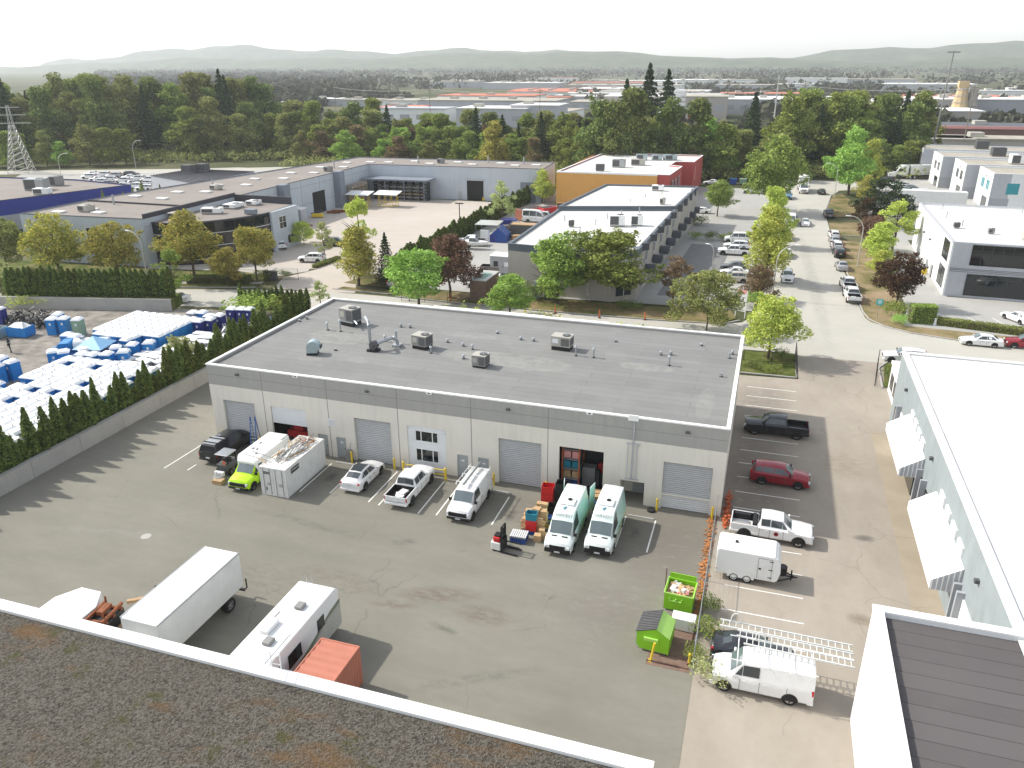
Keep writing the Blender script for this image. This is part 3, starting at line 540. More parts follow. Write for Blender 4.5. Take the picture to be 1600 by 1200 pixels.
def hvac(name, lab, x, y, lx, ly, h, rz, m, coil, curb=.35, louv='y'):
    o = T(name, lab, 'rooftop unit', (x, y, BH - .32), rz, 'air handling units on the grey roof')
    mb = MB(); mb.box(-lx / 2 + .05, lx / 2 - .05, -ly / 2 + .05, ly / 2 - .05, 0, curb); mb.build('roof_kerb', 'black', o)
    mb = MB(); mb.box(-lx / 2, lx / 2, -ly / 2, ly / 2, curb, curb + h); mb.build('housing', m, o, bev=.02)
    mb = MB(); mb.box(-lx / 2 - .02, lx / 2 + .02, -ly / 2 - .02, ly / 2 + .02, curb + h, curb + h + .05); tp = mb.build('top_cover', 'hvac_beige' if m != 'hvac_grey' else 'hvac_beige', o)
    mb = MB(); r = min(lx, ly) * .3; cx = lx * .22; mb.tube((cx, 0, curb + h + .05), (cx, 0, curb + h + .12), r, 20); f = mb.build('fan_guard', 'hvac_coil', o)
    mb = MB()
    for i in range(6): a = i * PI / 3; mb.rbox(cx + math.cos(a) * r * .5, math.sin(a) * r * .5, curb + h + .12, curb + h + .13, r * .9, .02, a)
    mb.tube((cx, 0, curb + h + .12), (cx, 0, curb + h + .14), r * .2, 10); mb.build('grille', 'galv', f)
    mb = MB()
    if coil:
        n = int(ly * .8 / .07)
        mb.box(lx / 2, lx / 2 + .015, -ly * .42, ly * .42, curb + .12, curb + h - .1)
        mb.box(lx * .02, lx * .46, -ly / 2 - .015, -ly / 2, curb + .12, curb + h - .1)
        mb.build('coil', 'hvac_coil', o)
        g = MB()
        for i in range(9): xx = lx * (.03 + .42 * i / 8); g.box(xx, xx + .015, -ly / 2 - .03, -ly / 2 - .015, curb + .1, curb + h - .08)
        g.build('coil_guard', m, o)
    mb = MB(); mb.box(-lx * .42, -lx * .12, -ly / 2 - .02, -ly / 2, curb + h * .35, curb + h * .8); mb.build('access_panel', 'panel_white' if m == 'hvac_beige' else 'hvac_beige', o)
    return o
h = hvac('rooftop_unit', 'tall grey air unit nearest the far left corner of the grey roof', -39.75, 15.2, 1.75, 1.5, 1.3, R(-14), 'hvac_grey', True, .5)
MB().box(-.98, .98, -.85, .85, .45, .53).build('flashing', 'galv', h)
mb = MB(); mb.path([(.85, -.5, .7), (1.5, -.9, .75), (1.9, -1.1, .6)], .1, 10); mb.build('pipe', 'galv', h)
hvac('rooftop_unit', 'squat beige-topped air unit right of the tall bent duct', -29.5, 10.6, 1.6, 1.35, 1.0, R(-10), 'hvac_grey', True)
hvac('rooftop_unit', 'smallest square air unit, front-most on the grey roof', -22.4, 7.6, 1.3, 1.2, .95, R(-3), 'hvac_grey', True, .18)
hvac('rooftop_unit', 'pale beige air unit right of the roof centre with a white access panel', -16.5, 14.3, 1.9, 1.3, .95, R(-4), 'hvac_beige', True, .4)
g = T('gooseneck_hood', 'curved blue-grey exhaust hood at the left end of the grey roof', 'exhaust hood', (-38.75, 5.9, BH - .32), R(200))
MB().box(-.5, .5, -.5, .5, 0, .22).build('roof_kerb', 'black', g)
pf = [(-.48, .22), (.48, .22)] + [(.48 - .62 * (1 - math.cos(a)), .75 + .62 * math.sin(a)) for a in [i * PI / 10 for i in range(0, 9)]] + [(-.88, .62), (-.48, .56)]
mb = MB(); mb.ext(pf, -.46, .46); mb.build('hood', 'galv_blue', g, smooth=40)
mb = MB(); mb.add([(-.86, -.4, .66), (-.86, .4, .66), (-.6, .4, .60), (-.6, -.4, .60)], [(0, 1, 2, 3)]); mb.box(-.885, -.86, -.38, .38, .66, .95); mb.build('mouth', 'black', g)
d = T('exhaust_duct', 'tall bent galvanised duct rising from a black fan in the middle left of the roof', 'duct', (-33.6, 8.4, BH - .32))
MB().box(-.55, .5, -.45, .45, 0, .22).build('roof_kerb', 'black', d)
mb = MB(); mb.path([(-.35, .0, .22), (-.35, 0, 2.45), (-.55, .3, 2.75), (-1.4, 1.4, 2.8)], .16, 12); mb.build('riser', 'galv', d, smooth=40)
mb = MB(); mb.tube((.05, -.3, .6), (.05, .3, .6), .4, 18); mb.tube((.05, -.42, .6), (.05, -.3, .6), .12, 10); mb.build('fan_housing', 'hvac_coil', d)
mb = MB(); mb.path([(.3, .1, .75), (1.3, 1.5, 1.0), (1.55, 1.9, .6), (1.55, 1.9, .1)], .17, 12); mb.box(1.15, 1.95, 1.5, 2.3, 0, .2); mb.build('cross_duct', 'galv', d, smooth=40)
# bollards and the rail in front of the infilled bay
def bollard(x, y, lab, h=1.05, tilt=0):
    o = T('bollard', lab, 'bollard', (x, y, 0), 0, 'yellow steel bollards'); o.rotation_euler.y = tilt
    MB().tube((0, 0, 0), (0, 0, h), .085, 14).build('post', 'yellow', o, smooth=40); MB().tube((0, 0, h), (0, 0, h + .06), .085, 14, .03).build('cap', 'yellow', o, smooth=60)
for x, l in [(-45.35, 'yellow bollard behind the black covered pickup at the far left loading door'), (-41.2, 'yellow bollard right of the far left loading door behind the blue ladder'), (-40.15, 'yellow bollard at the left jamb of the half-raised white door'), (-31.75, 'yellow bollard left of the grey door behind the white hatchback'), (-27.6, 'yellow bollard right of the grey door behind the white hatchback'),
             (-18.45, 'yellow bollard left of the grey door nearest the stacked goods'), (-13.9, 'yellow bollard between the piled goods and the open bay'), (-4.85, 'yellow bollard left of the door with the white lower panels'), (-.6, 'yellow bollard right of the door with the white lower panels, at the wire fence')]: bollard(x, -.5, l)
o = T('guard_rail', 'yellow guard rail with two posts in front of the white panelled bay', 'rail', (-24.55, -1.0, 0))
for x in (-1.95, 1.95): MB().tube((x, 0, 0), (x, 0, 1.15), .1, 12).tube((x, 0, 1.15), (x, 0, 1.2), .1, 12, .04).build('post', 'yellow', o, smooth=40)
MB().tube((-1.85, 0, .95), (1.85, 0, .95), .045, 8).tube((-1.85, 0, .5), (1.85, 0, .5), .045, 8).build('rail', 'yellow', o)

# ================================================================ OTHER BUILDINGS
def window(par, x0, x1, z0, z1, y, face='y', m='window_glass', bars=1, hb=0, fm='trim_white', fw=.07, out=-1):
    """a pane 3 cm proud of a wall, with its frame as a sub-part"""
    g, f = MB(), MB()
    def bx(mb, a, b, c, d, d0, d1):
        lo, hi = sorted((y + out * d0, y + out * d1))
        if face == 'y': mb.box(a, b, lo, hi, c, d)
        else: mb.box(lo, hi, a, b, c, d)
    bx(g, x0, x1, z0, z1, .0, .03); o = g.build('window', m, par)
    bx(f, x0 - fw, x1 + fw, z1, z1 + fw, .0, .06); bx(f, x0 - fw, x1 + fw, z0 - fw, z0, .0, .06)
    for i in range(bars + 2):
        x = x0 - fw / 2 + (x1 - x0 + fw) * i / (bars + 1); bx(f, x - fw / 2, x + fw / 2, z0, z1, .002, .058)
    for i in range(hb): z = z0 + (z1 - z0) * (i + 1) / (hb + 1); bx(f, x0, x1, z - fw / 2, z + fw / 2, .031, .05)
    f.build('frame', fm, o); return o
def flatbox(name, lab, cat, poly, H, wm, rm, cap=None, capw=.3, band=None, bandm=None, rec=.35, group=None):
    """a flat-roofed building: walls, a roof sunk behind its parapet, and the parapet's cap"""
    o = T(name, lab, cat, (0, 0, 0), 0, group); n = len(poly)
    cx = sum(p[0] for p in poly) / n; cy = sum(p[1] for p in poly) / n
    def inset(d):
        out = []
        for i in range(n):
            p0, p1, p2 = Vector(poly[i - 1]), Vector(poly[i]), Vector(poly[(i + 1) % n])
            a = (p1 - p0).normalized(); b = (p2 - p1).normalized(); na = Vector((-a.y, a.x)); nb = Vector((-b.y, b.x))
            m = (na + nb); k = d / max(.3, (1 + na.dot(nb))); out.append(tuple(p1 + m * k))
        return out
    I = inset(capw); zb = H - .1
    def ring(po, pi, z0, z1, m, nm):
        mb = MB(); V = [(x, y, z0) for x, y in po] + [(x, y, z1) for x, y in po] + [(x, y, z1) for x, y in pi] + [(x, y, z0) for x, y in pi]
        F = []
        for i in range(n):
            j = (i + 1) % n
            F += [(i, j, n + j, n + i), (n + i, n + j, 2 * n + j, 2 * n + i), (2 * n + i, 2 * n + j, 3 * n + j, 3 * n + i)]
        mb.add(V, F); return mb.build(nm, m, o)
    if band: ring(poly, I, 0, H - band, wm, 'wall'); ring(poly, I, H - band, zb, bandm, 'upper_band')
    else: ring(poly, I, 0, zb, wm, 'wall')
    O = inset(-.06); ring(O, inset(capw + .02), zb, H, cap or wm, 'parapet_cap')
    mb = MB(); mb.add([(x, y, H - rec) for x, y in inset(capw * .5)], [tuple(range(n))]); mb.build('roof', rm, o)
    return o
def skylight(par, x, y, z, lx=2.4, ly=1.3, rz=0, m='skylight'):
    mb = MB(); mb.rbox(x, y, z, z + .3, lx, ly, rz); mb.build('skylight', m, par, bev=.04)
def unit(lab, x, y, z, lx, ly, h, rz=0, m='hvac_beige', grp='air handling units on the far roofs'):
    o = T('rooftop_unit', lab, 'rooftop unit', (x, y, z), rz, grp)
    MB().box(-lx / 2, lx / 2, -ly / 2, ly / 2, .25, h).build('housing', m, o, bev=.03); MB().box(-lx / 2 + .1, lx / 2 - .1, -ly / 2 + .1, ly / 2 - .1, 0, .25).build('roof_kerb', 'hvac_grey', o)
    MB().box(-lx * .45, lx * .1, -ly / 2 - .02, -ly / 2, .35, h - .15).build('coil', 'hvac_coil', o); MB().tube((lx * .2, 0, h), (lx * .2, 0, h + .06), min(lx, ly) * .3, 14).build('fan_guard', 'hvac_coil', o)
    return o
# --- the long L-shaped grey warehouse round the pale yard
HL = 8.4
L = flatbox('long_warehouse', 'long pale grey L-shaped warehouse wrapped round the pale concrete yard', 'warehouse',
            [(-126, 52.2), (-101, 54.2), (-101, 137), (-53.6, 139.6), (-54.8, 155.2), (-112, 152), (-126, 74)], HL, 'wall_pale', 'tan_roof_gravel', 'wall_charcoal', .25, rec=.25)
MB().box(-126, -101.2, 67.6, 67.85, HL - .25, HL + .06).build('roof_divider', 'wall_charcoal', L)
for y0 in (94.5, 118.5): MB().box(-100.999, -99.2, y0, y0 + 2.4, 0, HL + .25).build('pier', 'wall_pale_dark', L)
mb = MB()
for z in (2.8, 6.9): mb.box(-101, -100.97, 54.5, 136.8, z, z + .05)
for y in (62, 70, 78, 86, 104, 112, 128): mb.box(-101, -100.975, y, y + .05, 0, HL)
for i in range(7): x = -95 + i * 6.6; mb.box(x, x + .05, 137.2 + (x + 101) * .055 - .05, 137.2 + (x + 101) * .055 + .1, 0, HL)
mb.build('wall_joints', 'wall_pale_dark', L)
for y0, y1, h in ((108.5, 114.0, 5.0),):
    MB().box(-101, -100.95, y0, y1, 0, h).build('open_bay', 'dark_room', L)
def southface(x0, x1, z0, z1, m, nm, d=.06):
    s = 2.6 / 47.4; mb = MB(); ya, yb = 137 + (x0 + 101) * s, 137 + (x1 + 101) * s
    mb.prism([(x0, ya - d), (x1, yb - d), (x1, yb + .02), (x0, ya + .02)], z0, z1); return mb.build(nm, m, L)
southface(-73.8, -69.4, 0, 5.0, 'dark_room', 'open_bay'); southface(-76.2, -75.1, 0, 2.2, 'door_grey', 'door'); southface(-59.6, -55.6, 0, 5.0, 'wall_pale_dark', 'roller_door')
southface(-74.1, -69.1, 5.02, 5.4, 'wall_light_grey', 'door_hood', .3)
mb = MB(); mb.prism([(-100.2, 131.2), (-82.2, 132.2), (-82.2, 137.6), (-100.2, 136.7)], 5.1, 5.45); mb.build('rack_canopy', 'wall_pale_dark', L)
for x in (-99.5, -94, -88.5, -83): MB().box(x, x + .15, 131.6, 131.75, 0, 5.1).build('canopy_post', 'wall_pale_dark', L)
window(L, -123.2, -120.6, 3.6, 6.4, 52.42 + .03, m='window_glass', bars=0, hb=1, out=-1); window(L, -112.6, -108.2, 3.6, 6.4, 53.2, m='window_glass', bars=0, hb=1)
for x, y in [(-121, 56), (-117.5, 60), (-113.5, 57.5), (-121, 75), (-113.6, 74), (-116.5, 82), (-111, 84), (-115, 93), (-109, 95), (-113, 104), (-107, 106.5), (-111, 116), (-105.6, 117.5), (-110, 128), (-104.5, 130), (-108.4, 139), (-103, 142), (-98, 143), (-92, 147), (-86, 143), (-80, 148), (-74.5, 144.5), (-68, 149), (-63, 145.5), (-58, 148)]:
    skylight(L, x, y, HL - .25, 2.3, 1.5)
for x, y in [(-118, 66), (-113, 89), (-106, 128), (-90, 144.5), (-72, 150), (-62, 150)]: MB().tube((x, y, HL - .3), (x, y, HL + 1.6), .18, 8).build('roof_vent', 'galv', L)
unit('white dome-topped unit on the left front end of the tan roof', -117, 58.4, HL - .25, 2.2, 2.0, 1.2)
unit('pale unit on the tan roof above the dark glass entrance', -111.5, 88, HL - .25, 2, 1.8, 1.0); unit('grey unit near the bend of the long tan roof', -104.2, 122, HL - .25, 1.8, 1.6, 1.2, m='hvac_grey'); unit('small grey unit on the far wing of the tan roof', -84, 146, HL - .25, 1.6, 1.6, 1.2, m='hvac_grey')
mb = T('storage_shed', 'small pale grey shed against the first pier of the long warehouse', 'shed', (-98.6, 98.6, 0)); MB().box(-1.2, 1.2, -1.3, 1.3, 0, 3.0).build('wall', 'wall_light_grey', mb); MB().ext([(-1.3, 3.0), (1.3, 3.0), (1.3, 3.12), (-1.3, 3.3)], -1.4, 1.4).build('roof', 'trim_white', mb); MB().box(-.6, .5, -1.33, -1.3, 0, 2.1).build('door', 'door_grey', mb)
# entrance block: curved dark glass
EB = T('entrance_block', 'two-storey curved dark glass entrance block with gravel roof on the long warehouse', 'office')
arc = [(-101, 54.6)] + [(-101 + 12.6 * math.sin(a) ** .9, 56.2 + 0.0 + 17.5 * (1 - math.cos(a))) for a in [i * PI / 2 / 14 * 1.0 for i in range(1, 15)]]
gl = [(-100.99, 56.2)] + [(-101 + 13.2 * (i / 14), 56.2 + 11.0 * (i / 14) ** 2.6) for i in range(1, 15)]
gl += [(-87.2, 69.3), (-87.0, 71.2)]
poly = gl + [(-87.6, 79.4), (-100.99, 79.4)]
MB().prism(poly, 0.0, 7.2).build('wall', 'window_glass', EB); MB().prism([(p[0] * 1.0 + .0, p[1] - .12) for p in gl] + [(-87.4, 79.55), (-100.98, 79.55)], 7.201, 7.45).build('roof_edge', 'wall_charcoal', EB)
MB().add([(p[0] - .25, p[1] + .25, 7.46) for p in gl] + [(-87.8, 79.3, 7.46), (-100.98, 79.3, 7.46)], [tuple(range(len(gl) + 2))]).build('roof', 'tan_roof_gravel', EB)
mb = MB()
for z in (0.9, 3.1, 5.3):
    for a, b in zip(gl, gl[1:]): mb.tube((a[0], a[1] - .06, z), (b[0], b[1] - .06, z), .055, 4, caps=False)
mb.build('glazing_bar', 'trim_white', EB)
mb = MB(); mb.box(-87.3, -86.6, 70.8, 79.6, 0, 7.44); mb.box(-88.4, -87.3, 79.41, 79.7, 0, 7.44); mb.build('side_wall', 'wall_pale', EB)
window(EB, 73.0, 75.2, 4.0, 6.2, -86.6, face='x', bars=1, hb=1, out=1); window(EB, 75.2, 77.2, .8, 2.4, -86.6, face='x', bars=1, out=1)
mb = MB(); mb.box(-88.9, -88.3, 67.6, 68.2, 0, 8.3); mb.box(-89.9, -87.9, 67.3, 68.5, 7.6, 8.4); mb.build('mast_pier', 'wall_pale_dark', EB)
mb = MB(); mb.box(-101.3, -100.9, 54.6, 80.0, HL + .001, HL + .7); mb.box(-100.9, -88.0, 79.6, 80.0, 7.5, HL + .4); mb.build('back_parapet', 'wall_charcoal', EB)
unit('white air unit at the front left of the curved entrance roof', -99, 60.6, 7.46, 2.6, 2.2, 1.1); unit('long white plant box in the middle of the curved entrance roof', -96.2, 66.5, 7.46, 3.6, 1.8, 1.1, .3, 'trim_white'); unit('white duct box behind on the curved entrance roof', -96.3, 73, 7.46, 2.4, 3.4, .9, 0, 'trim_white'); unit('rearmost white unit on the curved entrance roof', -94.6, 77, 7.46, 2.2, 2.2, .9, 0, 'trim_white')
# --- blue-fronted building on the far left
Bl = flatbox('blue_building', 'low building at the left edge with a deep blue band along its wall', 'warehouse', [(-156.85, 61.40), (-153.46, 71.57), (-144.25, 99.04), (-164.13, 102.58), (-187.17, 100.86), (-204.82, 95.71)], 6.5, 'wall_grey', 'tan_roof_gravel', 'wall_charcoal', .25, band=3.2, bandm='wall_blue', rec=.3)
unit('big louvred unit on the tan roof of the blue building', *(-159.98, 87.24), 6.2, 4.5, 3, 2.6, .3, 'galv'); unit('low white unit beside the louvred one on the blue building', *(-153.14, 82.23), 6.2, 3.4, 2, 1.4, .3, 'trim_white'); unit('small pale unit at the rear of the blue building roof', *(-161.67, 94.30), 6.2, 2.4, 2.4, 2.2, .3, 'hvac_grey')
DR = flatbox('dark_roofed_hall', 'low hall with a dark ribbed roof behind the parked white cars', 'hall', [(-160.08, 123.55), (-140.03, 115.14), (-137.67, 138.64), (-158.72, 138.59)], 5.0, 'wall_light_grey', 'dark_roof', 'wall_charcoal', .3, rec=.1)
mb = MB()
for i in range(15): t = i / 14; a = Vector((*(-160.08, 123.55), 5)).lerp(Vector((*(-158.72, 138.59), 5)), t); b = Vector((*(-140.03, 115.14), 5)).lerp(Vector((*(-137.67, 138.64), 5)), t); mb.tube(a, b, .12, 4)
mb.build('roof_rib', 'wall_charcoal', DR)
unit('left of two dark boxes on the dark ribbed roof', *(-154.54, 132.27), 5, 3.2, 2.4, 2.0, 0, 'hvac_coil', 'boxes on the dark ribbed roof'); unit('right of two dark boxes on the dark ribbed roof', *(-152.59, 135.80), 5, 3.0, 2.4, 2.0, 0, 'hvac_coil', 'boxes on the dark ribbed roof')
# --- beige two-tier tenant building
GB = flatbox('tenant_building', 'beige tenant building with white roofs and small dark awnings behind the street trees', 'business unit', [(-36.3, 58.0), (-19.8, 56.2), (-16.6, 59.0), (-15.6, 96.2), (-36.8, 90)], 7.4, 'wall_beige', 'white_roof_membrane', 'band_slate', .35, band=1.1, bandm='band_slate')
GB2 = flatbox('tenant_building', 'rear half of the beige tenant building, in front of the orange wall', 'business unit', [(-36.8, 90.02), (-15.62, 96.22), (-14.2, 124), (-34.2, 121.5)], 7.9, 'wall_beige', 'white_roof_membrane', 'band_slate', .35, band=.9, bandm='band_slate')
for k, (bb, ys) in enumerate(((GB, (63.5, 70.5, 77.5, 84.5, 91.5)), (GB2, (99, 106, 113, 119.5)))):
    for j, y in enumerate(ys):
        x = -16.45 + (y - 60) * .027
        mb = MB(); mb.prism([(x - .3, y - .85), (x + .75, y), (x - .3, y + .85)], 6.5, 7.85 if k else 7.6); mb.build('gable_bay', 'awning_dark', bb)
        pr = [(1.3 * math.cos(a), 1.3 * math.sin(a)) for a in [i * PI / 8 for i in range(9)]]
        o = MB().ext([(p[0], p[1] * .9) for p in pr], 0, 1.5).build('awning', 'awning_dark', bb, smooth=50); o.location = (x + .02, y + 2.6, 2.6); o.rotation_euler.z = PI / 2 * -1
        window(bb, y + 1.8, y + 3.6, 4.3, 5.9, x, face='x', bars=1, out=1, m='glass'); window(bb, y - 1, y + 1, 1.0, 2.8, x, face='x', bars=0, out=1, m='glass')
for bb in (GB,):
    a = math.atan2(2.8, 3.2)
    o = MB().box(-1.3, 1.3, -.05, .0, 4.1, 5.6).build('window', 'glass', bb); o.location = (-18.2, 57.6, 0); o.rotation_euler.z = a; MB().box(-.04, .04, -.1, -.05, 4.1, 5.6).build('frame', 'trim_white', o)
    o = MB().box(-1.3, 1.3, -.05, .0, .8, 2.4).build('window', 'glass', bb); o.location = (-18.2, 57.6, 0); o.rotation_euler.z = a; MB().box(-.04, .04, -.1, -.05, .8, 2.4).build('frame', 'trim_white', o)
    pr = [(1.1 * math.cos(x), 1.1 * math.sin(x)) for x in [i * PI / 16 for i in range(9)]] + [(0, 0)]
    o = MB().ext(pr, -1.9, 1.9).build('awning', 'awning_dark', bb, smooth=50); o.location = (-18.0, 57.4, 2.7); o.rotation_euler.z = a - PI / 2
    o = MB().box(-1.5, 1.5, -.06, .0, 5.75, 6.25).build('fascia_board', 'trim_white', bb); o.location = (-18.2, 57.6, 0); o.rotation_euler.z = a
    window(bb, -23.4, -21.2, 4.1, 5.7, 56.62, m='glass', bars=1); window(bb, -23.4, -21.2, .8, 2.4, 56.62, m='glass', bars=1)
    tx = text('19500', 1.0, 'trim_white', bb, (-19.3, 56.35, 6.85), (PI / 2, 0, a), .02, name='street_number')
unit('white air unit on short legs on the tenant roof, left of two', -23.4, 78.4, 7.05, 2.6, 2.0, 1.9, .2, 'trim_white'); unit('tall white air unit on the tenant roof, right of two', -20.2, 79.6, 7.05, 1.9, 1.6, 1.8, .1, 'trim_white'); unit('small dark exhaust on the tenant roof near its left edge', -30.6, 75.2, 7.05, .9, .8, 1.1, .1, 'hvac_coil')
unit('dark domed hatch on the tenant roof by the corner with the street number', -19.2, 62.5, 7.05, 3.0, 1.2, .8, .05, 'awning_dark'); unit('white unit at the right of the rear tenant roof', -22.0, 117, 7.55, 2.4, 1.6, 1.2, 0, 'trim_white'); unit('small beige unit near the front edge of the rear tenant roof', -18.6, 99.6, 7.55, 1.0, 1.0, 1.2, 0)
for x, y in [(-33, 80), (-28, 70.5), (-26.2, 84), (-24.4, 88), (-27, 78), (-21.8, 92), (-25, 101), (-23.2, 108), (-20.4, 112)]: MB().tube((x, y, 7), (x, y, 8.1), .09, 8).build('roof_vent', 'galv', GB)
# --- orange and red building
OB = flatbox('orange_building', 'orange-walled building with brick red right end and white roof', 'business unit', [(-49.6, 137.6), (-24.6, 138.0), (-22.2, 138.1), (-21.3, 156), (-24.6, 158), (-24.2, 166), (-19.4, 166.5), (-18.6, 184), (-47.4, 184)], 8.3, 'wall_red', 'white_roof_membrane', 'trim_white', .3)
MB().box(-49.62, -25.0, 137.45, 137.595, 0, 7.95).build('orange_wall', 'wall_orange', OB); MB().box(-49.75, -49.61, 137.46, 184, 0, 7.95).build('orange_side_wall', 'wall_orange', OB); MB().box(-49.8, -25.0, 137.4, 137.6, 7.951, 8.21).build('coping', 'trim_white', OB)
for y in (141, 145.5, 150): window(OB, y, y + 2.4, 3.6, 6.4, -22.12 + (y - 138) * .05 + .1, face='x', bars=1, out=1, m='glass')
for y in (170, 176): window(OB, y, y + 3.0, 3.4, 6.6, -19.25, face='x', bars=1, out=1, m='glass')
unit('dark box at the front left of the orange building roof', -40, 143, 7.95, 2.0, 1.4, 1.7, 0, 'hvac_coil')
for i, (x, y, a, b, h) in enumerate([(-37, 152, 3.2, 2, 2.0), (-33, 158, 3.6, 2.4, 1.6), (-34, 170, 3, 2, 1.6), (-30, 171, 2.6, 2, 1.4), (-26.5, 172, 3.4, 2.4, 1.5)]): unit('pale ductwork unit on the orange building roof, ' + ['nearest', 'second nearest', 'left of three at the back', 'middle of three at the back', 'right of three at the back'][i], x, y, 7.95, a, b, h, .1 * i, ['galv', 'hvac_beige', 'galv_blue', 'galv_blue', 'galv_blue'][i])
# --- glazed office at the right
OF = flatbox('glazed_office', 'two-storey grey office with dark ribbon windows and white roof at the right edge', 'office', [(27.4, 74.6), (66, 73.2), (68, 110), (28.0, 111.6)], 8.2, 'wall_white', 'white_roof_membrane', 'wall_light_grey', .35)
mb = MB(); mb.prism([(27.6, 74.46), (66, 73.06), (66, 73.19), (27.6, 74.59)], 0, 8.1)
sl = -1.4 / 38.6
mb.build('front_cladding', 'wall_light_grey', OF)
def officewin(x0, x1, z0, z1, m='window_glass', n=10, hb=(.72,), nm='window'):
    y0, y1 = 74.44 + (x0 - 27.6) * sl, 74.44 + (x1 - 27.6) * sl
    g = MB(); g.prism([(x0, y0 - .02), (x1, y1 - .02), (x1, y1 + .03), (x0, y0 + .03)], z0, z1); g = g.build(nm, m, OF)
    f = MB()
    for i in range(n + 1):
        x = x0 + (x1 - x0) * i / n; y = y0 + (y1 - y0) * i / n; f.box(x - .035, x + .035, y - .07, y - .02, z0, z1)
    for h in hb: z = z0 + (z1 - z0) * h; f.prism([(x0, y0 - .06), (x1, y1 - .06), (x1, y1 - .02), (x0, y0 - .02)], z - .035, z + .035)
    f.build('frame', 'wall_charcoal', g)
officewin(30.1, 65, 4.9, 7.95, n=26); officewin(30.1, 65, .35, 3.6, n=26, hb=(.8,))
mb = MB()
for z in (4.1, 4.3, 3.85): mb.prism([(27.6, 74.40), (66, 73.0), (66, 73.07), (27.6, 74.47)], z, z + .04)
mb.build('groove', 'wall_charcoal', OF)
for z0, z1 in ((4.9, 7.7), (.8, 3.7)): window(OF, 76.2, 80.6, z0, z1, 27.45, face='x', bars=1, hb=1, fm='wall_charcoal')
MB().box(27.35, 27.4, 86, 87, 0, 2.1).build('door', 'door_grey', OF); 
for y in (91.5, 98): MB().box(27.25, 27.5, y, y + .3, 5.0, 5.3).build('wall_light', 'hvac_coil', OF)
unit('tan air unit on the office roof at the right edge', 38.8, 80.5, 7.85, 1.8, 2.2, 1.8); unit('small dark exhaust near the left edge of the office roof', 30.2, 88, 7.85, .9, .8, .9, 0, 'hvac_coil'); unit('small grey exhaust in the middle of the office roof', 34.4, 84.4, 7.85, .9, .7, .9, 0, 'hvac_grey')
for x, y in [(31.4, 90), (30.4, 98), (31.2, 107), (44, 107)]: MB().tube((x, y, 7.8), (x, y, 8.9), .07, 8).build('roof_vent', 'galv', OF)
# --- stepped office row behind it
RW = [((46.6, 166), 8.6), ((46.4, 184), 8.6), ((46.2, 203), 8.6), ((45.8, 224), 8.6)]
for i, ((x, y), H) in enumerate(RW):
    W_ = 80; dx = [4.5, 2.2, 0.0, -1.6][i]
    x0 = x + dx - 2.2 + 1.5
    o = flatbox('stepped_office', ['nearest block of the stepped white office row, with teal windows', 'second block of the stepped white office row', 'third block of the stepped white office row', 'farthest block of the stepped white office row'][i], 'office', [(x0, y - 6.5), (x0 + W_, y - 9), (x0 + W_, y + 8.5 - 3), (x0, y + 8.5)], H, 'wall_white', 'beige_roof', 'trim_white', .3, group='stepped office row')
    MB().box(x0 + .02, x0 + W_ - 2, y - 6.62 - 0.0, y - 6.5, 2.9, H - .12).build('front_cladding', 'wall_light_grey', o).rotation_euler.z = 0
    MB().box(x0 + .02, x0 + W_ - 2, y - 6.63, y - 6.5, 0, 2.9).build('base_cladding', 'wall_grey', o)
    for k in (0, 1):
        window(o, y - 4.2 + k * 5.2, y - 1.4 + k * 5.2, 4.4, 6.6, x0, face='x', m='window_teal' if i == 0 else 'glass', bars=1, hb=0)
    MB().box(x0 - .06, x0, y - 4.5, y + .5, 0, 2.7).build('entrance_glazing', 'glass', o)
    MB().box(x0 - .14, x0, y - .3, y + .1, 7.1, 7.4).build('wall_light', 'hvac_coil', o)
    if i == 0:
        MB().box(x0 + 3.2, x0 + 8.2, y - 6.68, y - 6.62, 3.9, 6.4).build('window', 'window_teal', o)
        MB().ext([(x0 + 14.5, 4.9), (x0 + 23, 4.9), (x0 + 23, 6.2), (x0 + 17, 6.2)], y - 8.6, y - 6.6).build('awning', 'window_teal', o)
    unit(['beige unit on the nearest stepped roof', 'dark-fronted unit on the second stepped roof', 'dark unit on the third stepped roof', 'dark unit on the farthest stepped roof'][i], x0 + 11 + i * 2, y + 1, H - .35, 3.4, 3, 2.4, 0, ['hvac_beige', 'trim_white', 'hvac_coil', 'hvac_coil'][i])
    if i < 2: unit(['second unit further right on the nearest stepped roof', 'second unit further right on the second stepped roof'][i], x0 + 22, y + 3, H - .35, 3.2, 3, 2.4, 0, 'hvac_beige')
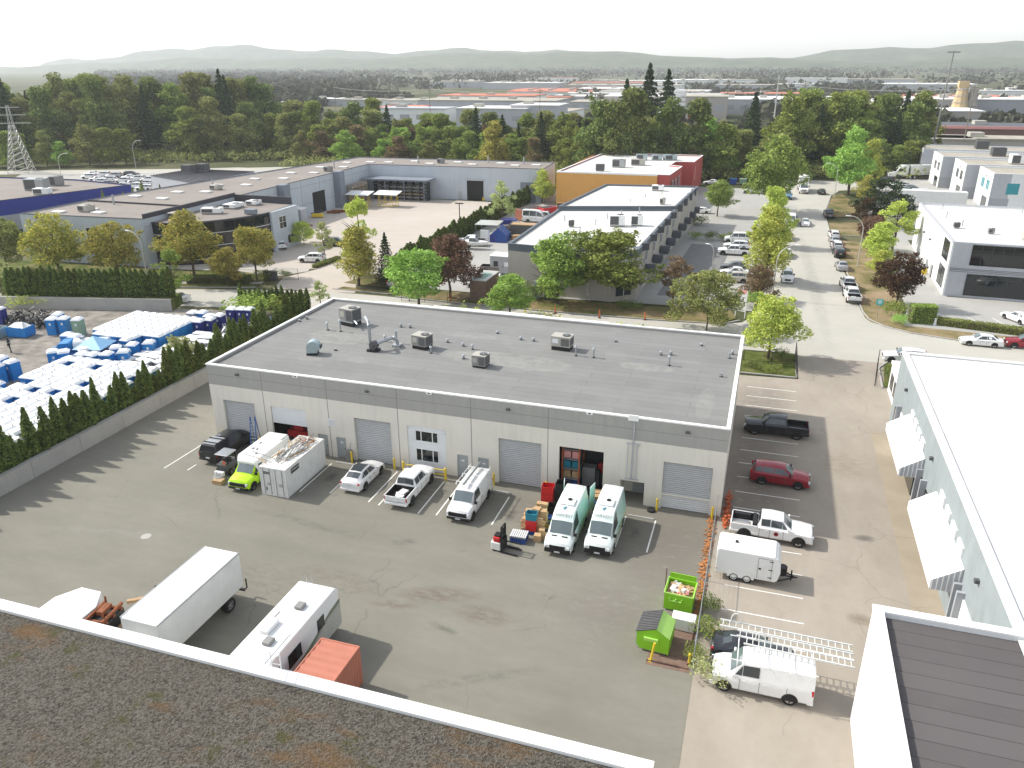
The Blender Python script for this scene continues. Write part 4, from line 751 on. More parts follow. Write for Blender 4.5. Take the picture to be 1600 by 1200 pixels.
# --- white-roofed building at the right of the east lot
RB = flatbox('white_roof_building', 'blue-grey stucco building with bright white roof and white awnings, right of the lot', 'business unit', [(14.55, -30), (40, -30), (40, 23.2), (14.55, 23.2)], 7.3, 'wall_stucco', 'bright_roof_membrane', 'shutter_light', .5, rec=.15)
for j, (y0, y1) in enumerate(((5.8, 14.6), (-9.2, 0.6))):
    aw = MB(); pr = [(0, 4.5), (0, 4.35), (-1.65, 3.35), (-1.65, 2.75), (-1.55, 2.75), (-1.55, 3.3), (-.04, 4.2)]
    aw = MB().add([(14.53, y0, 4.5), (14.53, y1, 4.5), (12.9, y1, 3.4), (12.9, y0, 3.4), (12.9, y1, 2.75), (12.9, y0, 2.75)], [(0, 1, 2, 3), (3, 2, 4, 5)])
    aw.add([(14.53, y0, 4.46), (14.53, y1, 4.46), (12.94, y1, 3.36), (12.94, y0, 3.36), (12.94, y1, 2.75), (12.94, y0, 2.75)], [(3, 2, 1, 0), (5, 4, 2, 3)])
    o = aw.build('awning', 'white_paint', RB)
    for yy in (y0, y1):
        mb = MB().add([(14.53, yy, 4.5), (12.9, yy, 3.4), (12.9, yy, 2.75), (14.53, yy, 2.75)], [(0, 1, 2, 3)]).add([(14.53, yy + .03, 4.5), (12.9, yy + .03, 3.4), (12.9, yy + .03, 2.75), (14.53, yy + .03, 2.75)], [(3, 2, 1, 0)])
        mb.build('side_panel', 'wall_light_grey', o)
    mb = MB()
    for k in range(6): x = 12.95 + k * .28; mb.box(x, x + .06, y0 - .03, y0, 2.75, 3.4 + (x - 12.9) * .65)
    mb.build('stripe', 'trim_white', o)
    for k in range(4):
        ya = y0 + 1.0 + k * (y1 - y0 - 1.5) / 4; MB().box(14.43, 14.55, ya, ya + 1.3, 4.75, 5.35).build('upper_window', 'trim_white', RB)
        MB().box(14.42, 14.43, ya + .12, ya + 1.18, 4.85, 5.25).build('pane', 'lamp_glass', RB)
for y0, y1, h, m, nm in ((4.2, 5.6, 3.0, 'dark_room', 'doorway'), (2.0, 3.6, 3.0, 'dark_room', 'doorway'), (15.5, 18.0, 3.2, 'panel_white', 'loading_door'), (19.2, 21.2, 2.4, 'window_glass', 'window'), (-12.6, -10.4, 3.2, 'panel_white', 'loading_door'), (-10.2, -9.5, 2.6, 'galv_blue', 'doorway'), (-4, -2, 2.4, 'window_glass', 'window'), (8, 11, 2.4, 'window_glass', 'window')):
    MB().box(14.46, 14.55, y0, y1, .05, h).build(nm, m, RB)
for y in (5.7, 3.9, 1.6, 18.4, 15.2, -9.4, -10.3): MB().box(14.1, 14.55, y - .12, y + .12, 0, 3.6).build('pilaster', 'wall_grey', RB)
for y in (17.2, 3.4, -12.2): mb = MB(); mb.box(14.28, 14.55, y, y + .3, 5.5, 5.75); mb.build('wall_light', 'hvac_coil', RB, bev=.04)
mb = MB()
for dx, dy in ((0, 0), (.7, .1)): mb.tube((22.2 + dx, 9.0 + dy, 7.1), (22.2 + dx, 9.0 + dy, 7.6), .07, 8); mb.tube((22.0 + dx, 9.0 + dy, 7.5), (22.5 + dx, 9.1 + dy, 7.5), .05, 6)
mb.build('roof_vent', 'hvac_grey', RB)
ww = T('entrance_canopy', 'white canopy with dark glazed side wall at the north end of the white-roofed building', 'canopy', (15.2, 27.6, 0))
MB().box(0, 8, -4.2, 4.2, 3.1, 3.4).build('roof', 'cap_white', ww, bev=.02); MB().box(.1, .2, -4.1, 4.1, 0, 3.1).build('side_wall', 'wall_white', ww)
for k in range(3): MB().box(.05, .1, -3.6 + k * 2.5, -1.8 + k * 2.5, .8, 2.4).build('window', 'window_glass', ww)
# --- dark-roofed building at the bottom right
SR = flatbox('white_walled_building', 'white building with a dark brown membrane roof in the bottom right corner', 'building', [(8.15, -60), (40, -60), (40, -18.75), (8.15, -18.75)], 7.5, 'wall_white', 'brown_roof_membrane', 'cap_white', .42, rec=.35)
# --- ballasted roof in the bottom left corner
NR = flatbox('gravel_roof_building', 'mossy gravel roof with a white edge in the bottom left corner', 'building', [(-90, -60), (-1, -60), (-1, -31.75), (-90, -31.75)], 7.5, 'wall_white', 'roof_ballast', 'cap_white', .55, rec=.2)
mb = MB()
mb.path([(-18.2, -31.7, 5), (-18.2, -31.7, 8.3), (-18.2, -32.3, 8.5), (-18.2, -32.7, 8.1)], .03); mb.path([(-17.7, -31.7, 5), (-17.7, -31.7, 8.3), (-17.7, -32.3, 8.5), (-17.7, -32.7, 8.1)], .03)
for i in range(10): mb.tube((-18.2, -31.7, 5 + i * .3), (-17.7, -31.7, 5 + i * .3), .02, 6)
mb.build('roof_ladder', 'trim_white', NR)

# ================================================================ FENCES AND WALLS
RWL = T('retaining_wall', 'long pale concrete retaining wall along the left side of the yard', 'wall')
MB().box(-56.8, -56.4 + .0, -60, 33.6, 0, 1.55).build('wall', 'concrete', RWL)
mb = MB()
for i in range(18): mb.box(-56.405, -56.395, -58 + i * 5.2, -57.96 + i * 5.2, 0, 1.55)
mb.build('joint', 'joint', RWL); MB().box(-56.85, -56.36, -60.05, 33.65, 1.551, 1.62).build('coping', 'concrete', RWL)
BWL = T('block_wall', 'pale block wall under the tall hedge behind the portable toilets', 'wall')
mb = MB(); mb.prism([(-101, 24.4), (-76.5, 30.4), (-76.6, 30.7), (-101.1, 24.8)], 1.0, 2.7); mb.build('wall', 'block_wall', BWL)
mb = MB(); mb.prism([(-101, 24.72), (-76.5, 30.62), (-77.6, 34.0), (-101, 28.2)], .98, 2.6); struct('hedge_bank', mb, 'green_grass')
def chain(name, lab, pts, h=1.9, step=3.0, z=0.0, m='fence_metal', rails=2, mesh=True, slope=None):
    o = T(name, lab, 'fence', (0, 0, 0)); posts = MB(); rl = MB(); ms = MB()
    for (x0, y0), (x1, y1) in zip(pts, pts[1:]):
        L = math.hypot(x1 - x0, y1 - y0); n = max(1, int(L / step))
        for i in range(n + 1):
            x, y = x0 + (x1 - x0) * i / n, y0 + (y1 - y0) * i / n; MB().tube((x, y, z), (x, y, z + h + .05), .035, 6).build('post', m, o)
        for k in range(rails): zz = z + h - k * (h - .1) / max(1, rails - 1); rl.tube((x0, y0, zz), (x1, y1, zz), .022, 5)
        if mesh:
            nn = int(L / .3)
            for i in range(nn): x, y = x0 + (x1 - x0) * i / nn, y0 + (y1 - y0) * i / nn; ms.tube((x, y, z + .05), (x, y, z + h), .006, 3, caps=False)
            for k in range(6): zz = z + .2 + k * h / 6.5; ms.tube((x0, y0, zz), (x1, y1, zz), .006, 3, caps=False)
    rl.build('rail', m, o)
    if mesh: ms.build('wire_mesh', m, o)
    return o
chain('wire_fence', 'tall grey wire fence between the yard and the east parking lot', [(-.3, .4), (-.3, -17.6)], 1.9, 2.9, m='galv')
chain('wire_fence', 'black fence piece at the grassy corner beside the driveway', [(5.95, 40.4), (5.95, 32.4)], 1.7, 2.6, m='black')
chain('wire_fence', 'low dark fence behind the tree in the corner bed', [(0.1, 36.6), (3.3, 36.8)], 1.3, 3.2, m='black', mesh=False)
chain('gate_leaf', 'black gate leaf standing by the right driveway bed', [(14.11, 32.60), (15.00, 39.25)], 2.0, 3, m='black')
chain('wire_fence', 'dark fence along the tenant yard beside the sidewalk', [(-49.72, 47.76), (-42.62, 48.53), (-35.87, 47.87)], 1.7, 3.0)
chain('wire_fence', 'fence along the hedge in front of the pale yard', [(-93.92, 45.45), (-88.48, 49.27), (-81.68, 52.23), (-75.08, 53.39)], 1.4, 3.0, mesh=False)
chain('gate_leaf', 'sliding gate at the mouth of the pale yard', [(-75.04, 52.96), (-71.30, 54.11)], 1.8, 2.4)
chain('wire_fence', 'dark fence between the corner tree and the cypress', [(-59.07, 51.66), (-56.29, 54.12)], 1.6, 2.4, mesh=False)
RT = T('brown_wall', 'brown timber wall closing the tenant yard in front of the orange building', 'wall', (0, 0, 0)); MB().box(-45.5, -32, 122.6, 122.9, 0, 3.0).build('wall', 'brick_brown', RT); MB().box(-45.5, -32, 122.5, 123.0, 3.0, 3.1).build('coping', 'wood', RT)
# bin enclosure at the end of the yard
EN = T('bin_enclosure', 'low brown kerbed enclosure behind the green bins', 'enclosure', (0, 0, 0))
mb = MB(); mb.path([(-2.8, -11.0, .0), (-2.8, -11.0, 2.1)], .04, 6); mb.path([(-.62, -13.3, 0), (-.62, -17.4, 0.15)], .06, 6); mb.path([(-3.0, -17.6, .05), (-.6, -17.6, .05)], .05, 6); mb.build('frame', 'brick_brown', EN)
MB().box(-3.0, -.45, -17.9, -13.0, .0, .012).build('slab', 'mulch', EN)

# ================================================================ TREES, SHRUBS, HEDGES
LM = {}
def leaves(name, C, size, up=0.35, seed=0, elong=1.0):
    """many small leaf-sized faces, each its own island, at the points C"""
    rs = np.random.RandomState(seed); N = len(C)
    nrm = rs.normal(size=(N, 3)); nrm[:, 2] += up; nrm /= np.linalg.norm(nrm, axis=1)[:, None]
    t = rs.normal(size=(N, 3)); t -= (t * nrm).sum(1)[:, None] * nrm; t /= np.linalg.norm(t, axis=1)[:, None]
    b = np.cross(nrm, t); s = size * rs.uniform(.55, 1.25, size=(N, 1)); s2 = s * elong
    V = np.stack([C - t * s2 * .5, C + b * s * .38 + nrm * s * .06, C + t * s2 * .5, C - b * s * .38 + nrm * s * .06], 1).reshape(-1, 3).astype(np.float32)
    me = bpy.data.meshes.new(name); me.vertices.add(4 * N); me.vertices.foreach_set('co', V.ravel())
    me.loops.add(4 * N); me.loops.foreach_set('vertex_index', np.arange(4 * N, dtype=np.int32)); me.polygons.add(N)
    me.polygons.foreach_set('loop_start', np.arange(0, 4 * N, 4, dtype=np.int32)); me.update(calc_edges=True); me.validate()
    me.materials.append(M['leaf_green']); return me
def blobs(rs, kind, h):
    B_ = []
    if kind == 'round':
        for i in range(26):
            a = rs.uniform(0, 2 * PI); z = rs.uniform(.28, .93); r = math.sin(PI * min(1, max(0, (z - .16) / .84)) ** .75) * .34; k = rs.uniform(.45, 1)
            B_.append((math.cos(a) * r * k * h, math.sin(a) * r * k * h, z * h, rs.uniform(.09, .15) * h))
        B_.append((0, 0, .62 * h, .27 * h)); B_.append((0, 0, .45 * h, .24 * h))
    elif kind == 'oval':
        for i in range(30):
            a = rs.uniform(0, 2 * PI); z = rs.uniform(.2, .96); r = math.sin(PI * ((z - .08) / .92) ** .7) * .24; k = rs.uniform(.4, 1)
            B_.append((math.cos(a) * r * k * h, math.sin(a) * r * k * h, z * h, rs.uniform(.075, .12) * h))
        B_ += [(0, 0, .35 * h, .17 * h), (0, 0, .55 * h, .19 * h), (0, 0, .75 * h, .14 * h)]
    elif kind == 'loose':
        for i in range(24):
            a = rs.uniform(0, 2 * PI); z = rs.uniform(.26, .98); r = (1 - ((z - .42) / .62) ** 2) * .30; k = rs.uniform(.3, 1.1)
            B_.append((math.cos(a) * max(.02, r) * k * h, math.sin(a) * max(.02, r) * k * h, z * h, rs.uniform(.05, .10) * h))
    elif kind == 'spread':
        for i in range(34):
            a = rs.uniform(0, 2 * PI); z = rs.uniform(.18, .9); r = (.5 - (z - .3) ** 2 * .9); k = rs.uniform(.3, 1.0)
            B_.append((math.cos(a) * max(.03, r) * k * h, math.sin(a) * max(.03, r) * k * h, z * h, rs.uniform(.08, .14) * h))
        B_ += [(0, 0, .5 * h, .3 * h)]
    elif kind == 'forest':
        for i in range(24):
            a = rs.uniform(0, 2 * PI); z = rs.uniform(.15, .97); r = math.sin(PI * min(1, (z + .12)) ** 1.1) * .2 + .03; k = rs.uniform(.2, 1.1)
            B_.append((math.cos(a) * r * k * h, math.sin(a) * r * k * h, z * h, rs.uniform(.07, .13) * h))
        B_ += [(0, 0, .4 * h, .15 * h), (0, 0, .62 * h, .14 * h)]
    elif kind == 'bush':
        for i in range(14):
            a = rs.uniform(0, 2 * PI); k = rs.uniform(0, .75); B_.append((math.cos(a) * k * h * .7, math.sin(a) * k * h * .7, rs.uniform(.3, .72) * h, rs.uniform(.2, .32) * h))
    return B_
def crown(kind, seed, h, n, size, up=.4, elong=1.0):
    key = (kind, seed)
    if key in LM: return LM[key]
    rs = np.random.RandomState(seed); r = random.Random(seed)
    if kind in ('conifer', 'fir'):
        N = n; z = (rs.uniform(0, 1, N) ** 1.35); tiers = 17; zq = (np.floor(z * tiers) / tiers) * .45 + z * .55; frac = z * tiers - np.floor(z * tiers)
        rad = (1 - zq) ** .9 * (.19 if kind == 'fir' else .25) * h; a = rs.uniform(0, 2 * PI, N)
        lob = 1 + .28 * np.sin(a * 5 + zq * 40) + rs.uniform(-.25, .2, N); k = rs.uniform(.15, 1, N) ** .5
        C = np.stack([np.cos(a) * rad * lob * k, np.sin(a) * rad * lob * k, (.07 + zq * .93 + (1 - k) * .04 - k * .02 * (1 - zq)) * h], 1)
    elif kind == 'cedar':
        N = n; z = rs.uniform(0, 1, N); rad = np.minimum(1, (1 - z) * 2.1) ** .75 * np.minimum(1, .75 + z * 1.2) * .5; a = rs.uniform(0, 2 * PI, N)
        k = rs.uniform(.72, 1.05, N) * (1 + .16 * np.sin(a * 4 + z * 3 + seed) * np.sin(z * 7 + seed))
        C = np.stack([np.cos(a) * rad * k, np.sin(a) * rad * k, (z * .98 + .02) * h], 1)
    elif kind == 'box':
        N = n; C = rs.uniform(-.5, .5, size=(N, 3)); f = rs.randint(0, 5, N)
        for ax, sg, ids in ((0, .5, 0), (0, -.5, 1), (1, .5, 2), (1, -.5, 3), (2, .5, 4)): C[f == ids, ax] = sg + rs.uniform(-.04, .03, (f == ids).sum())
        C[:, 2] += .5
    else:
        bs = blobs(r, kind, h); vol = np.array([b[3] ** 2.2 for b in bs]); vol /= vol.sum(); C = []
        for b, c in zip(bs, rs.multinomial(n, vol)):
            d = rs.normal(size=(c, 3)); d /= np.linalg.norm(d, axis=1)[:, None]; k = rs.uniform(.25, 1.08, (c, 1)) ** .45; d *= k * b[3]; d[:, 2] *= .78
            C.append(d + np.array(b[:3]))
        for q in range(26):
            b = bs[rs.randint(0, len(bs))]; d = rs.normal(size=3); d[2] = abs(d[2]) * .7; d /= np.linalg.norm(d); L = b[3] * rs.uniform(1.0, 1.5); m_ = max(6, n // 160)
            t_ = rs.uniform(.7, 1, (m_, 1)); C.append(np.array(b[:3]) + d * L * t_ + rs.normal(size=(m_, 3)) * b[3] * .13)
        C = np.concatenate(C)
    me = leaves('crown_' + kind, C, size, up, seed, elong); me['bs'] = 1
    LM[key] = me; return me
TK = {}
def trunk_mesh(kind, seed, h, rad=.02, m='bark'):
    key = (kind, seed, m)
    if key in TK: return TK[key]
    r = random.Random(seed + 99); mb = MB(); top = {'round': .75, 'oval': .85, 'loose': .9, 'spread': .7, 'forest': .92, 'conifer': .97, 'fir': .97, 'bush': .5, 'cedar': .9}.get(kind, .8) * h
    pts = [Vector((0, 0, 0))]; n = 5
    for i in range(1, n + 1): pts.append(Vector((r.uniform(-.01, .01) * h, r.uniform(-.01, .01) * h, top * i / n)))
    for i in range(n): mb.tube(pts[i], pts[i + 1], rad * h * (1 - i / n * .8), 7, rad * h * (1 - (i + 1) / n * .8))
    if kind not in ('conifer', 'fir', 'cedar'):
        for i in range(9):
            z = r.uniform(.24, .7) * h; a = r.uniform(0, 2 * PI); L = r.uniform(.14, .26) * h
            e = Vector((math.cos(a) * L, math.sin(a) * L, z + L * .8)); mb.tube((0, 0, z), e, rad * h * .42, 5, rad * h * .1)
    me = mb.mesh('trunk', m); TK[key] = me; return me
SP = {'round': (10, 9500, .30), 'oval': (10, 8500, .27), 'loose': (10, 4600, .27), 'spread': (8, 8500, .25), 'forest': (20, 7000, .62), 'conifer': (10, 5200, .26), 'fir': (22, 4200, .6), 'bush': (2, 1100, .13), 'cedar': (4, 1500, .15)}
def tree(name, lab, x, y, H, kind, leaf, seed=0, w=1.0, group=None, z=0.0, bark='bark', cat='tree', trunk=True):
    h, n, s = SP[kind]
    o = T(name, lab, cat, (x, y, z), random.Random(int(x * 13 + y * 7)).uniform(0, 6.28), group); k = H / h; o.scale = (k * w, k * w, k)
    c = bpy.data.objects.new('crown', crown(kind, seed, h, n, s)); COL.objects.link(c); c.parent = o
    c.material_slots[0].link = 'OBJECT'; c.material_slots[0].material = M[leaf]
    if trunk:
        t = bpy.data.objects.new('trunk', trunk_mesh(kind, seed, h, .018 if kind in ('round', 'oval', 'loose') else .011, bark)); COL.objects.link(t); t.parent = o
    return o
def tr(lab, p, H, kind, leaf, seed=0, w=1.0, name='street_tree', bark='bark', group=None): return tree(name, lab, p[0], p[1], H * 1.04, kind, leaf, seed, w * (1.0 if kind == 'conifer' else 1.2), group, bark=bark)
tr('dense bright green tree behind the left rear edge of the grey roof', (-45.48, 44.56), 8.6, 'round', 'leaf_bright', 1, 1.2)
tr('dark bronze-leaved tree with bare stem between hedge and tenant yard', (-43.29, 51.19), 9.4, 'round', 'leaf_copper', 2, 1.05, bark='bark')
tr('small bright green tree behind the roof, in front of the bin store', (-31.89, 45.19), 5.6, 'round', 'leaf_bright', 3, 1.25)
tr('light green upright tree at the beige tenant wall', (-27.18, 53.30), 10.0, 'oval', 'leaf_bright', 1, 1.3)
tr('dark green tree with rusty top in front of the tenant wall, middle one', (-24.43, 58.48), 9.4, 'round', 'leaf_green', 4, 1.1)
tr('broad dark green tree hiding the corner with the street number, left of the walk', (-19.88, 56.96), 9.8, 'round', 'leaf_green', 5, 1.35)
tr('reddish copper tree at the right of the tenant building corner', (-10.90, 58.32), 6.8, 'loose', 'leaf_copper', 1, 1.0)
tr('wide olive brown drooping tree behind the rear right part of the roof', (-5.12, 46.92), 8.3, 'spread', 'leaf_olive', 1, 1.02)
tr('yellow-green young maple standing in the corner bed right of the warehouse', (2.83, 38.16), 7.6, 'round', 'leaf_lime', 6, 1.05)
tr('low bronze tree by the white sign post at the street corner', (0.80, 63.35), 5.4, 'spread', 'leaf_rust', 2, .95)
tr('tall bright lime street tree left of the street, nearer one', (1.72, 75.26), 11.5, 'oval', 'leaf_lime', 2, .95)
tr('bright lime street tree left of the street, farther one', (2.30, 103.08), 10.5, 'oval', 'leaf_lime', 3, .95)
tr('big light green tree hanging over the left side of the far street', (1.29, 141.72), 17.0, 'round', 'leaf_green', 7, .95)
tr('bushy round tree in the bed of the tenant parking lot', (-10.14, 133.01), 8.0, 'round', 'leaf_green', 8, 1.0)
tr('yellow-green tree at the left end of the orange wall', (-53.78, 138.74), 7.8, 'oval', 'leaf_lime', 4, 1.2)
tr('pale yellow thin tree in the hedge beside the pale yard', (-54.06, 108.42), 9.0, 'loose', 'leaf_pale', 2, .9)
tr('yellow-green tree at the mouth of the pale yard', (-60.08, 53.77), 8.8, 'oval', 'leaf_yellow', 5, 1.25)
tr('thin yellow tree behind the tree at the mouth of the pale yard', (-63.77, 61.81), 11.5, 'loose', 'leaf_lime', 3, .8)
tr('dark pointed cypress beside the mouth of the pale yard', (-55.67, 55.12), 8.2, 'conifer', 'leaf_conifer', 1, .95, 'conifer')
tr('small umbrella-shaped tree near the pile of steel on the pale yard', (-85.13, 78.33), 4.6, 'spread', 'leaf_lime', 3, 1.0)
tr('slim pale green tree beside the white SUV on the pale yard', (-74.75, 68.35), 6.4, 'loose', 'leaf_pale', 4, .9)
tr('large yellow-green tree in front of the left window of the long warehouse', (-110.77, 44.20), 10.2, 'round', 'leaf_yellow', 9, 1.0)
tr('golden-topped tree covering the second window of the long warehouse', (-99.89, 45.77), 9.4, 'round', 'leaf_gold', 10, 1.05)
tr('large golden-green tree before the curved dark glass', (-88.25, 49.78), 10.4, 'round', 'leaf_gold', 11, 1.08)
tr('small yellow-green tree between the two golden trees at the glass entrance', (-79.80, 47.29), 6.0, 'round', 'leaf_yellow', 12, 1.0)
tr('bright yellow tree right of the dark glass entrance', (-77.87, 52.09), 9.4, 'round', 'leaf_yellow', 13, .9)
tr('young green tree in front of the hedge end, over a white car', (-81.60, 37.20), 7.6, 'loose', 'leaf_green', 5, .95)
tr('green tree at the left edge below the blue building', (-121.85, 44.00), 9.0, 'round', 'leaf_olive', 1, 1.0)
tr('bushy yellow-green tree at the left edge behind the hedge', (-105.18, 28.86), 6.2, 'round', 'leaf_pale', 14, 1.2)
tr('young pale green tree behind the retaining hedge, among the white roofs', (-59.59, 11.96), 5.0, 'loose', 'leaf_pale', 6, 1.15)
tr('slim whitish shrub-like tree at the rear left corner of the grey roof', (-59.53, 41.23), 3.8, 'loose', 'leaf_pale', 7, 1.0)
tr('bright green tall tree right of the far street, behind the lamp', (20.80, 175.02), 16.0, 'oval', 'leaf_bright', 4, 1.1)
tr('lime conical tree right of the bright tall one', (25.51, 182.30), 13.0, 'oval', 'leaf_lime', 5, .95)
tr('yellow shrub-like tree at the foot of the lime conical tree', (23.51, 161.76), 6.5, 'round', 'leaf_gold', 15, 1.1)
tr('dark spreading pine beside the driveway on the right of the street', (24.18, 132.01), 9.8, 'spread', 'leaf_conifer', 4, 1.0, 'pine_tree')
tr('dark purple-brown tree left of the dark pine', (21.28, 131.13), 6.0, 'spread', 'leaf_bronze', 5, .9)
tr('lime yellow tree in front of the glazed office wall, farther one', (23.64, 103.79), 9.0, 'loose', 'leaf_lime', 8, 1.25)
tr('lime green tree leaning over the dry verge, nearer one', (20.13, 92.27), 7.4, 'oval', 'leaf_lime', 6, 1.2)
tr('brown and green tree behind the lime trees of the verge', (20.03, 102.69), 7.0, 'round', 'leaf_copper', 16, 1.0)
tr('low lime tree just behind the dark red tree', (19.39, 81.54), 4.6, 'round', 'leaf_lime', 17, 1.1)
tr('dark red-leaved tree on the dry verge by the square hedge', (20.07, 66.51), 7.4, 'round', 'leaf_bronze', 18, 1.05)
def bush(lab, p, H, leaf, w=1.0, seed=1, z=0.0, name='shrub', group=None): return tree(name, lab, p[0], p[1], H, 'bush', leaf, seed, w, group, z=z, cat='shrub', trunk=False)
bush('round yellow shrub peeping over the rear edge of the roof', (-34.7, 33.5), 5.2, 'leaf_lime', .85, 1)
bush('yellow and green shrub behind the roof beside an orange marker', (-25.4, 33.2), 5.2, 'leaf_yellow', 1.1, 2)
bush('lime shrub just showing over the middle of the rear roof edge', (-13.9, 34.5), 4.4, 'leaf_lime', 1.1, 3)
bush('dark shrub against the tenant wall between two trees', (-31.84, 54.72), 2.6, 'leaf_deep', 2.0, 3); bush('dark low shrub under the broad tree by the tenant corner', (-16.47, 53.87), 1.4, 'leaf_deep', 2.2, 2)
bush('green clipped shrub at the yard gate', (-74.23, 54.52), 1.4, 'leaf_deep', 1.4, 2); bush('round green shrub by the office forecourt sign', (-76.80, 52.86), 1.8, 'leaf_green', 1.9, 1)
bush('dark green shrub at the corner of the tenant lot bed', (-13.43, 120.67), 2.4, 'leaf_deep', 1.6, 3); bush('leafy shrub left of the squared hedge on the verge', (19.45, 61.09), 2.4, 'leaf_green', 1.3, 1); bush('lime shrub at the foot of the squared hedge', (19.64, 57.20), 1.5, 'leaf_bright', 1.6, 2)
bush('green shrub under the low bronze tree at the street corner', (0.29, 59.72), 2.6, 'leaf_bright', 1.3, 2); bush('broad green bush at the right rear of the portable toilets', (-64.34, 32.39), 3.2, 'leaf_bright', 2.1, 1, 1.0); bush('green creeping bush between hedge and roof corner', (-61.14, 33.38), 2.6, 'leaf_green', 2.0, 3, 1.0)
bush('yellowish bush against the block wall at the left', (-96.67, 25.58), 2.2, 'leaf_lime', 2.0, 2, 1.0); bush('dark ivy bush at the wire fence beside the bins, nearer one', (.15, -14.2), 1.5, 'leaf_green', 1.15, 3); bush('dark ivy bush at the wire fence beside the bins, farther one', (.1, -12.0), 1.4, 'leaf_deep', 1.0, 1); bush('pale leafy shrub at the bottom of the fence in front', (.6, -18.4), 1.6, 'leaf_pale', 1.15, 2); bush('green weeds bush at the foot of the wire fence near the yellow post', (-.2, -16.6), 1.2, 'leaf_green', 1.1, 1)
bush('dark shrub bed under the black fence at the grassy corner', (4.6, 38.6), 1.3, 'leaf_deep', 2.0, 2); bush('green hedge mass beside the black gate at the right driveway', (16.6, 35.6), 1.9, 'leaf_deep', 1.6, 3); bush('low ivy in the middle of the grassy corner bed', (3.0, 34.2), .7, 'leaf_green', 3.6, 1); bush('low ivy at the left of the grassy corner bed', (1.2, 35.0), .8, 'leaf_deep', 2.8, 3)
for i, (u, s_) in enumerate(((1105, 1.0), (1118, 1.2), (1132, .9), (1146, 1.2), (1158, 1.0), (1170, 1.3))):
    p = (-11.44, 121.27); bush('dark shrub of the bed across the tenant lot, number %s from the left' % ['one', 'two', 'three', 'four', 'five', 'six'][i], (-12.6 + i * 2.6 + .3, 105.6 + .2 * i), 1.7 * s_, 'leaf_deep' if i % 2 else 'leaf_green', 1.5, 1 + i % 3, group='shrubs of the tenant lot bed')
# clipped hedges
def hedge(name, lab, x0, y0, x1, y1, w, H, leaf, z=0.0, n=6000, s=.16):
    L = math.hypot(x1 - x0, y1 - y0); o = T(name, lab, 'hedge', ((x0 + x1) / 2, (y0 + y1) / 2, z), math.atan2(y1 - y0, x1 - x0))
    rs = np.random.RandomState(int(abs(x0 * 7 + y0))); N = n; C = rs.uniform(-.5, .5, size=(N, 3)) * np.array([L, w, H]); C[:, 2] += H / 2
    f = rs.choice([0, 1, 2, 3, 4], N, p=[.04, .04, .32, .25, .35])
    for ax, v, k in ((0, L / 2, 0), (0, -L / 2, 1), (1, -w / 2, 2), (1, w / 2, 3), (2, H, 4)): C[f == k, ax] = v + rs.uniform(-.08, .06, (f == k).sum())
    me = leaves('hedge_leaves', C, s, .2, 5); c = bpy.data.objects.new('foliage', me); COL.objects.link(c); c.parent = o; c.material_slots[0].material = M[leaf]
    MB().box(-L / 2 + .12, L / 2 - .12, -w / 2 + .12, w / 2 - .12, 0, H - .12).build('twigs', 'bark', o)
hedge('clipped_hedge', 'square clipped tall green hedge at the street corner on the right', *(20.78, 58.74), *(23.96, 59.42), 1.6, 2.4, 'leaf_bright', n=5200)
hedge('clipped_hedge', 'long low clipped hedge running right from the square hedge', *(24.11, 58.88), *(39.59, 55.95), 1.3, .95, 'leaf_green', n=6500)
hedge('clipped_hedge', 'low dark hedge along the office lawn at the left', *(-118.16, 41.48), *(-93.92, 45.45), 1.5, .9, 'leaf_deep', n=7000)
hedge('clipped_hedge', 'low dark hedge before the curved glass entrance', *(-87.23, 47.08), *(-77.65, 50.03), 1.8, 1.2, 'leaf_deep', n=6000)
hedge('clipped_hedge', 'low hedge kerbing the white SUV bay on the pale yard', *(-72.95, 61.83), *(-72.29, 69.10), 1.0, .6, 'leaf_green', n=2200)
# cedar columns: one prototype of each seed, copied
def cedar(x, y, z, H, w, grp, lab, seed):
    o = T('cedar_shrub', lab, 'cedar', (x, y, z), rnd.uniform(0, 6), grp); o.scale = (w, w * rnd.uniform(.9, 1.1), H / 4); o.rotation_euler.x = rnd.uniform(-.05, .05)
    c = bpy.data.objects.new('foliage', crown('cedar', seed, 4, 1500, .17, .9, 1.7)); COL.objects.link(c); c.parent = o; c.material_slots[0].link = 'OBJECT'; c.material_slots[0].material = M['leaf_cedar']
    if 'core' not in LM:
        mb = MB(); mb.tube((0, 0, 0), (0, 0, 2.1), .36, 8, .36); mb.tube((0, 0, 2.1), (0, 0, 3.7), .36, 8, .03); LM['core'] = mb.mesh('stem', 'cedar_core')
    k = bpy.data.objects.new('stem', LM['core']); COL.objects.link(k); k.parent = o
mat('cedar_core', (0.03, 0.045, 0.012), .95)
y = -34.0
while y < 33:
    cedar(-57.35 + rnd.uniform(-.1, .1), y, 1.0, rnd.choice([2.4, 3.2, 3.7, 4.1, 4.6]) * rnd.uniform(.9, 1.06), rnd.uniform(.85, 1.25), 'cedars along the retaining wall', 'pointed cedar of the row standing on the retaining wall', rnd.randint(1, 3))
    y += rnd.uniform(.78, 1.08)
for i in range(27):
    t = i / 26; cedar(-100.2 + 22.6 * t, 26.1 + 5.9 * t, 2.5, rnd.uniform(3.9, 4.4), 1.35, 'tall cedars above the block wall', 'tall cedar of the close hedge above the block wall', rnd.randint(1, 3))
for i in range(15):
    t = i / 14; cedar(-69.0 + 9.6 * t, 36.0 + 1.5 * t, .5, rnd.uniform(2.9, 3.9), .95, 'cedars by the rear left roof corner', 'cedar of the short row behind the rear left roof corner', rnd.randint(1, 3))
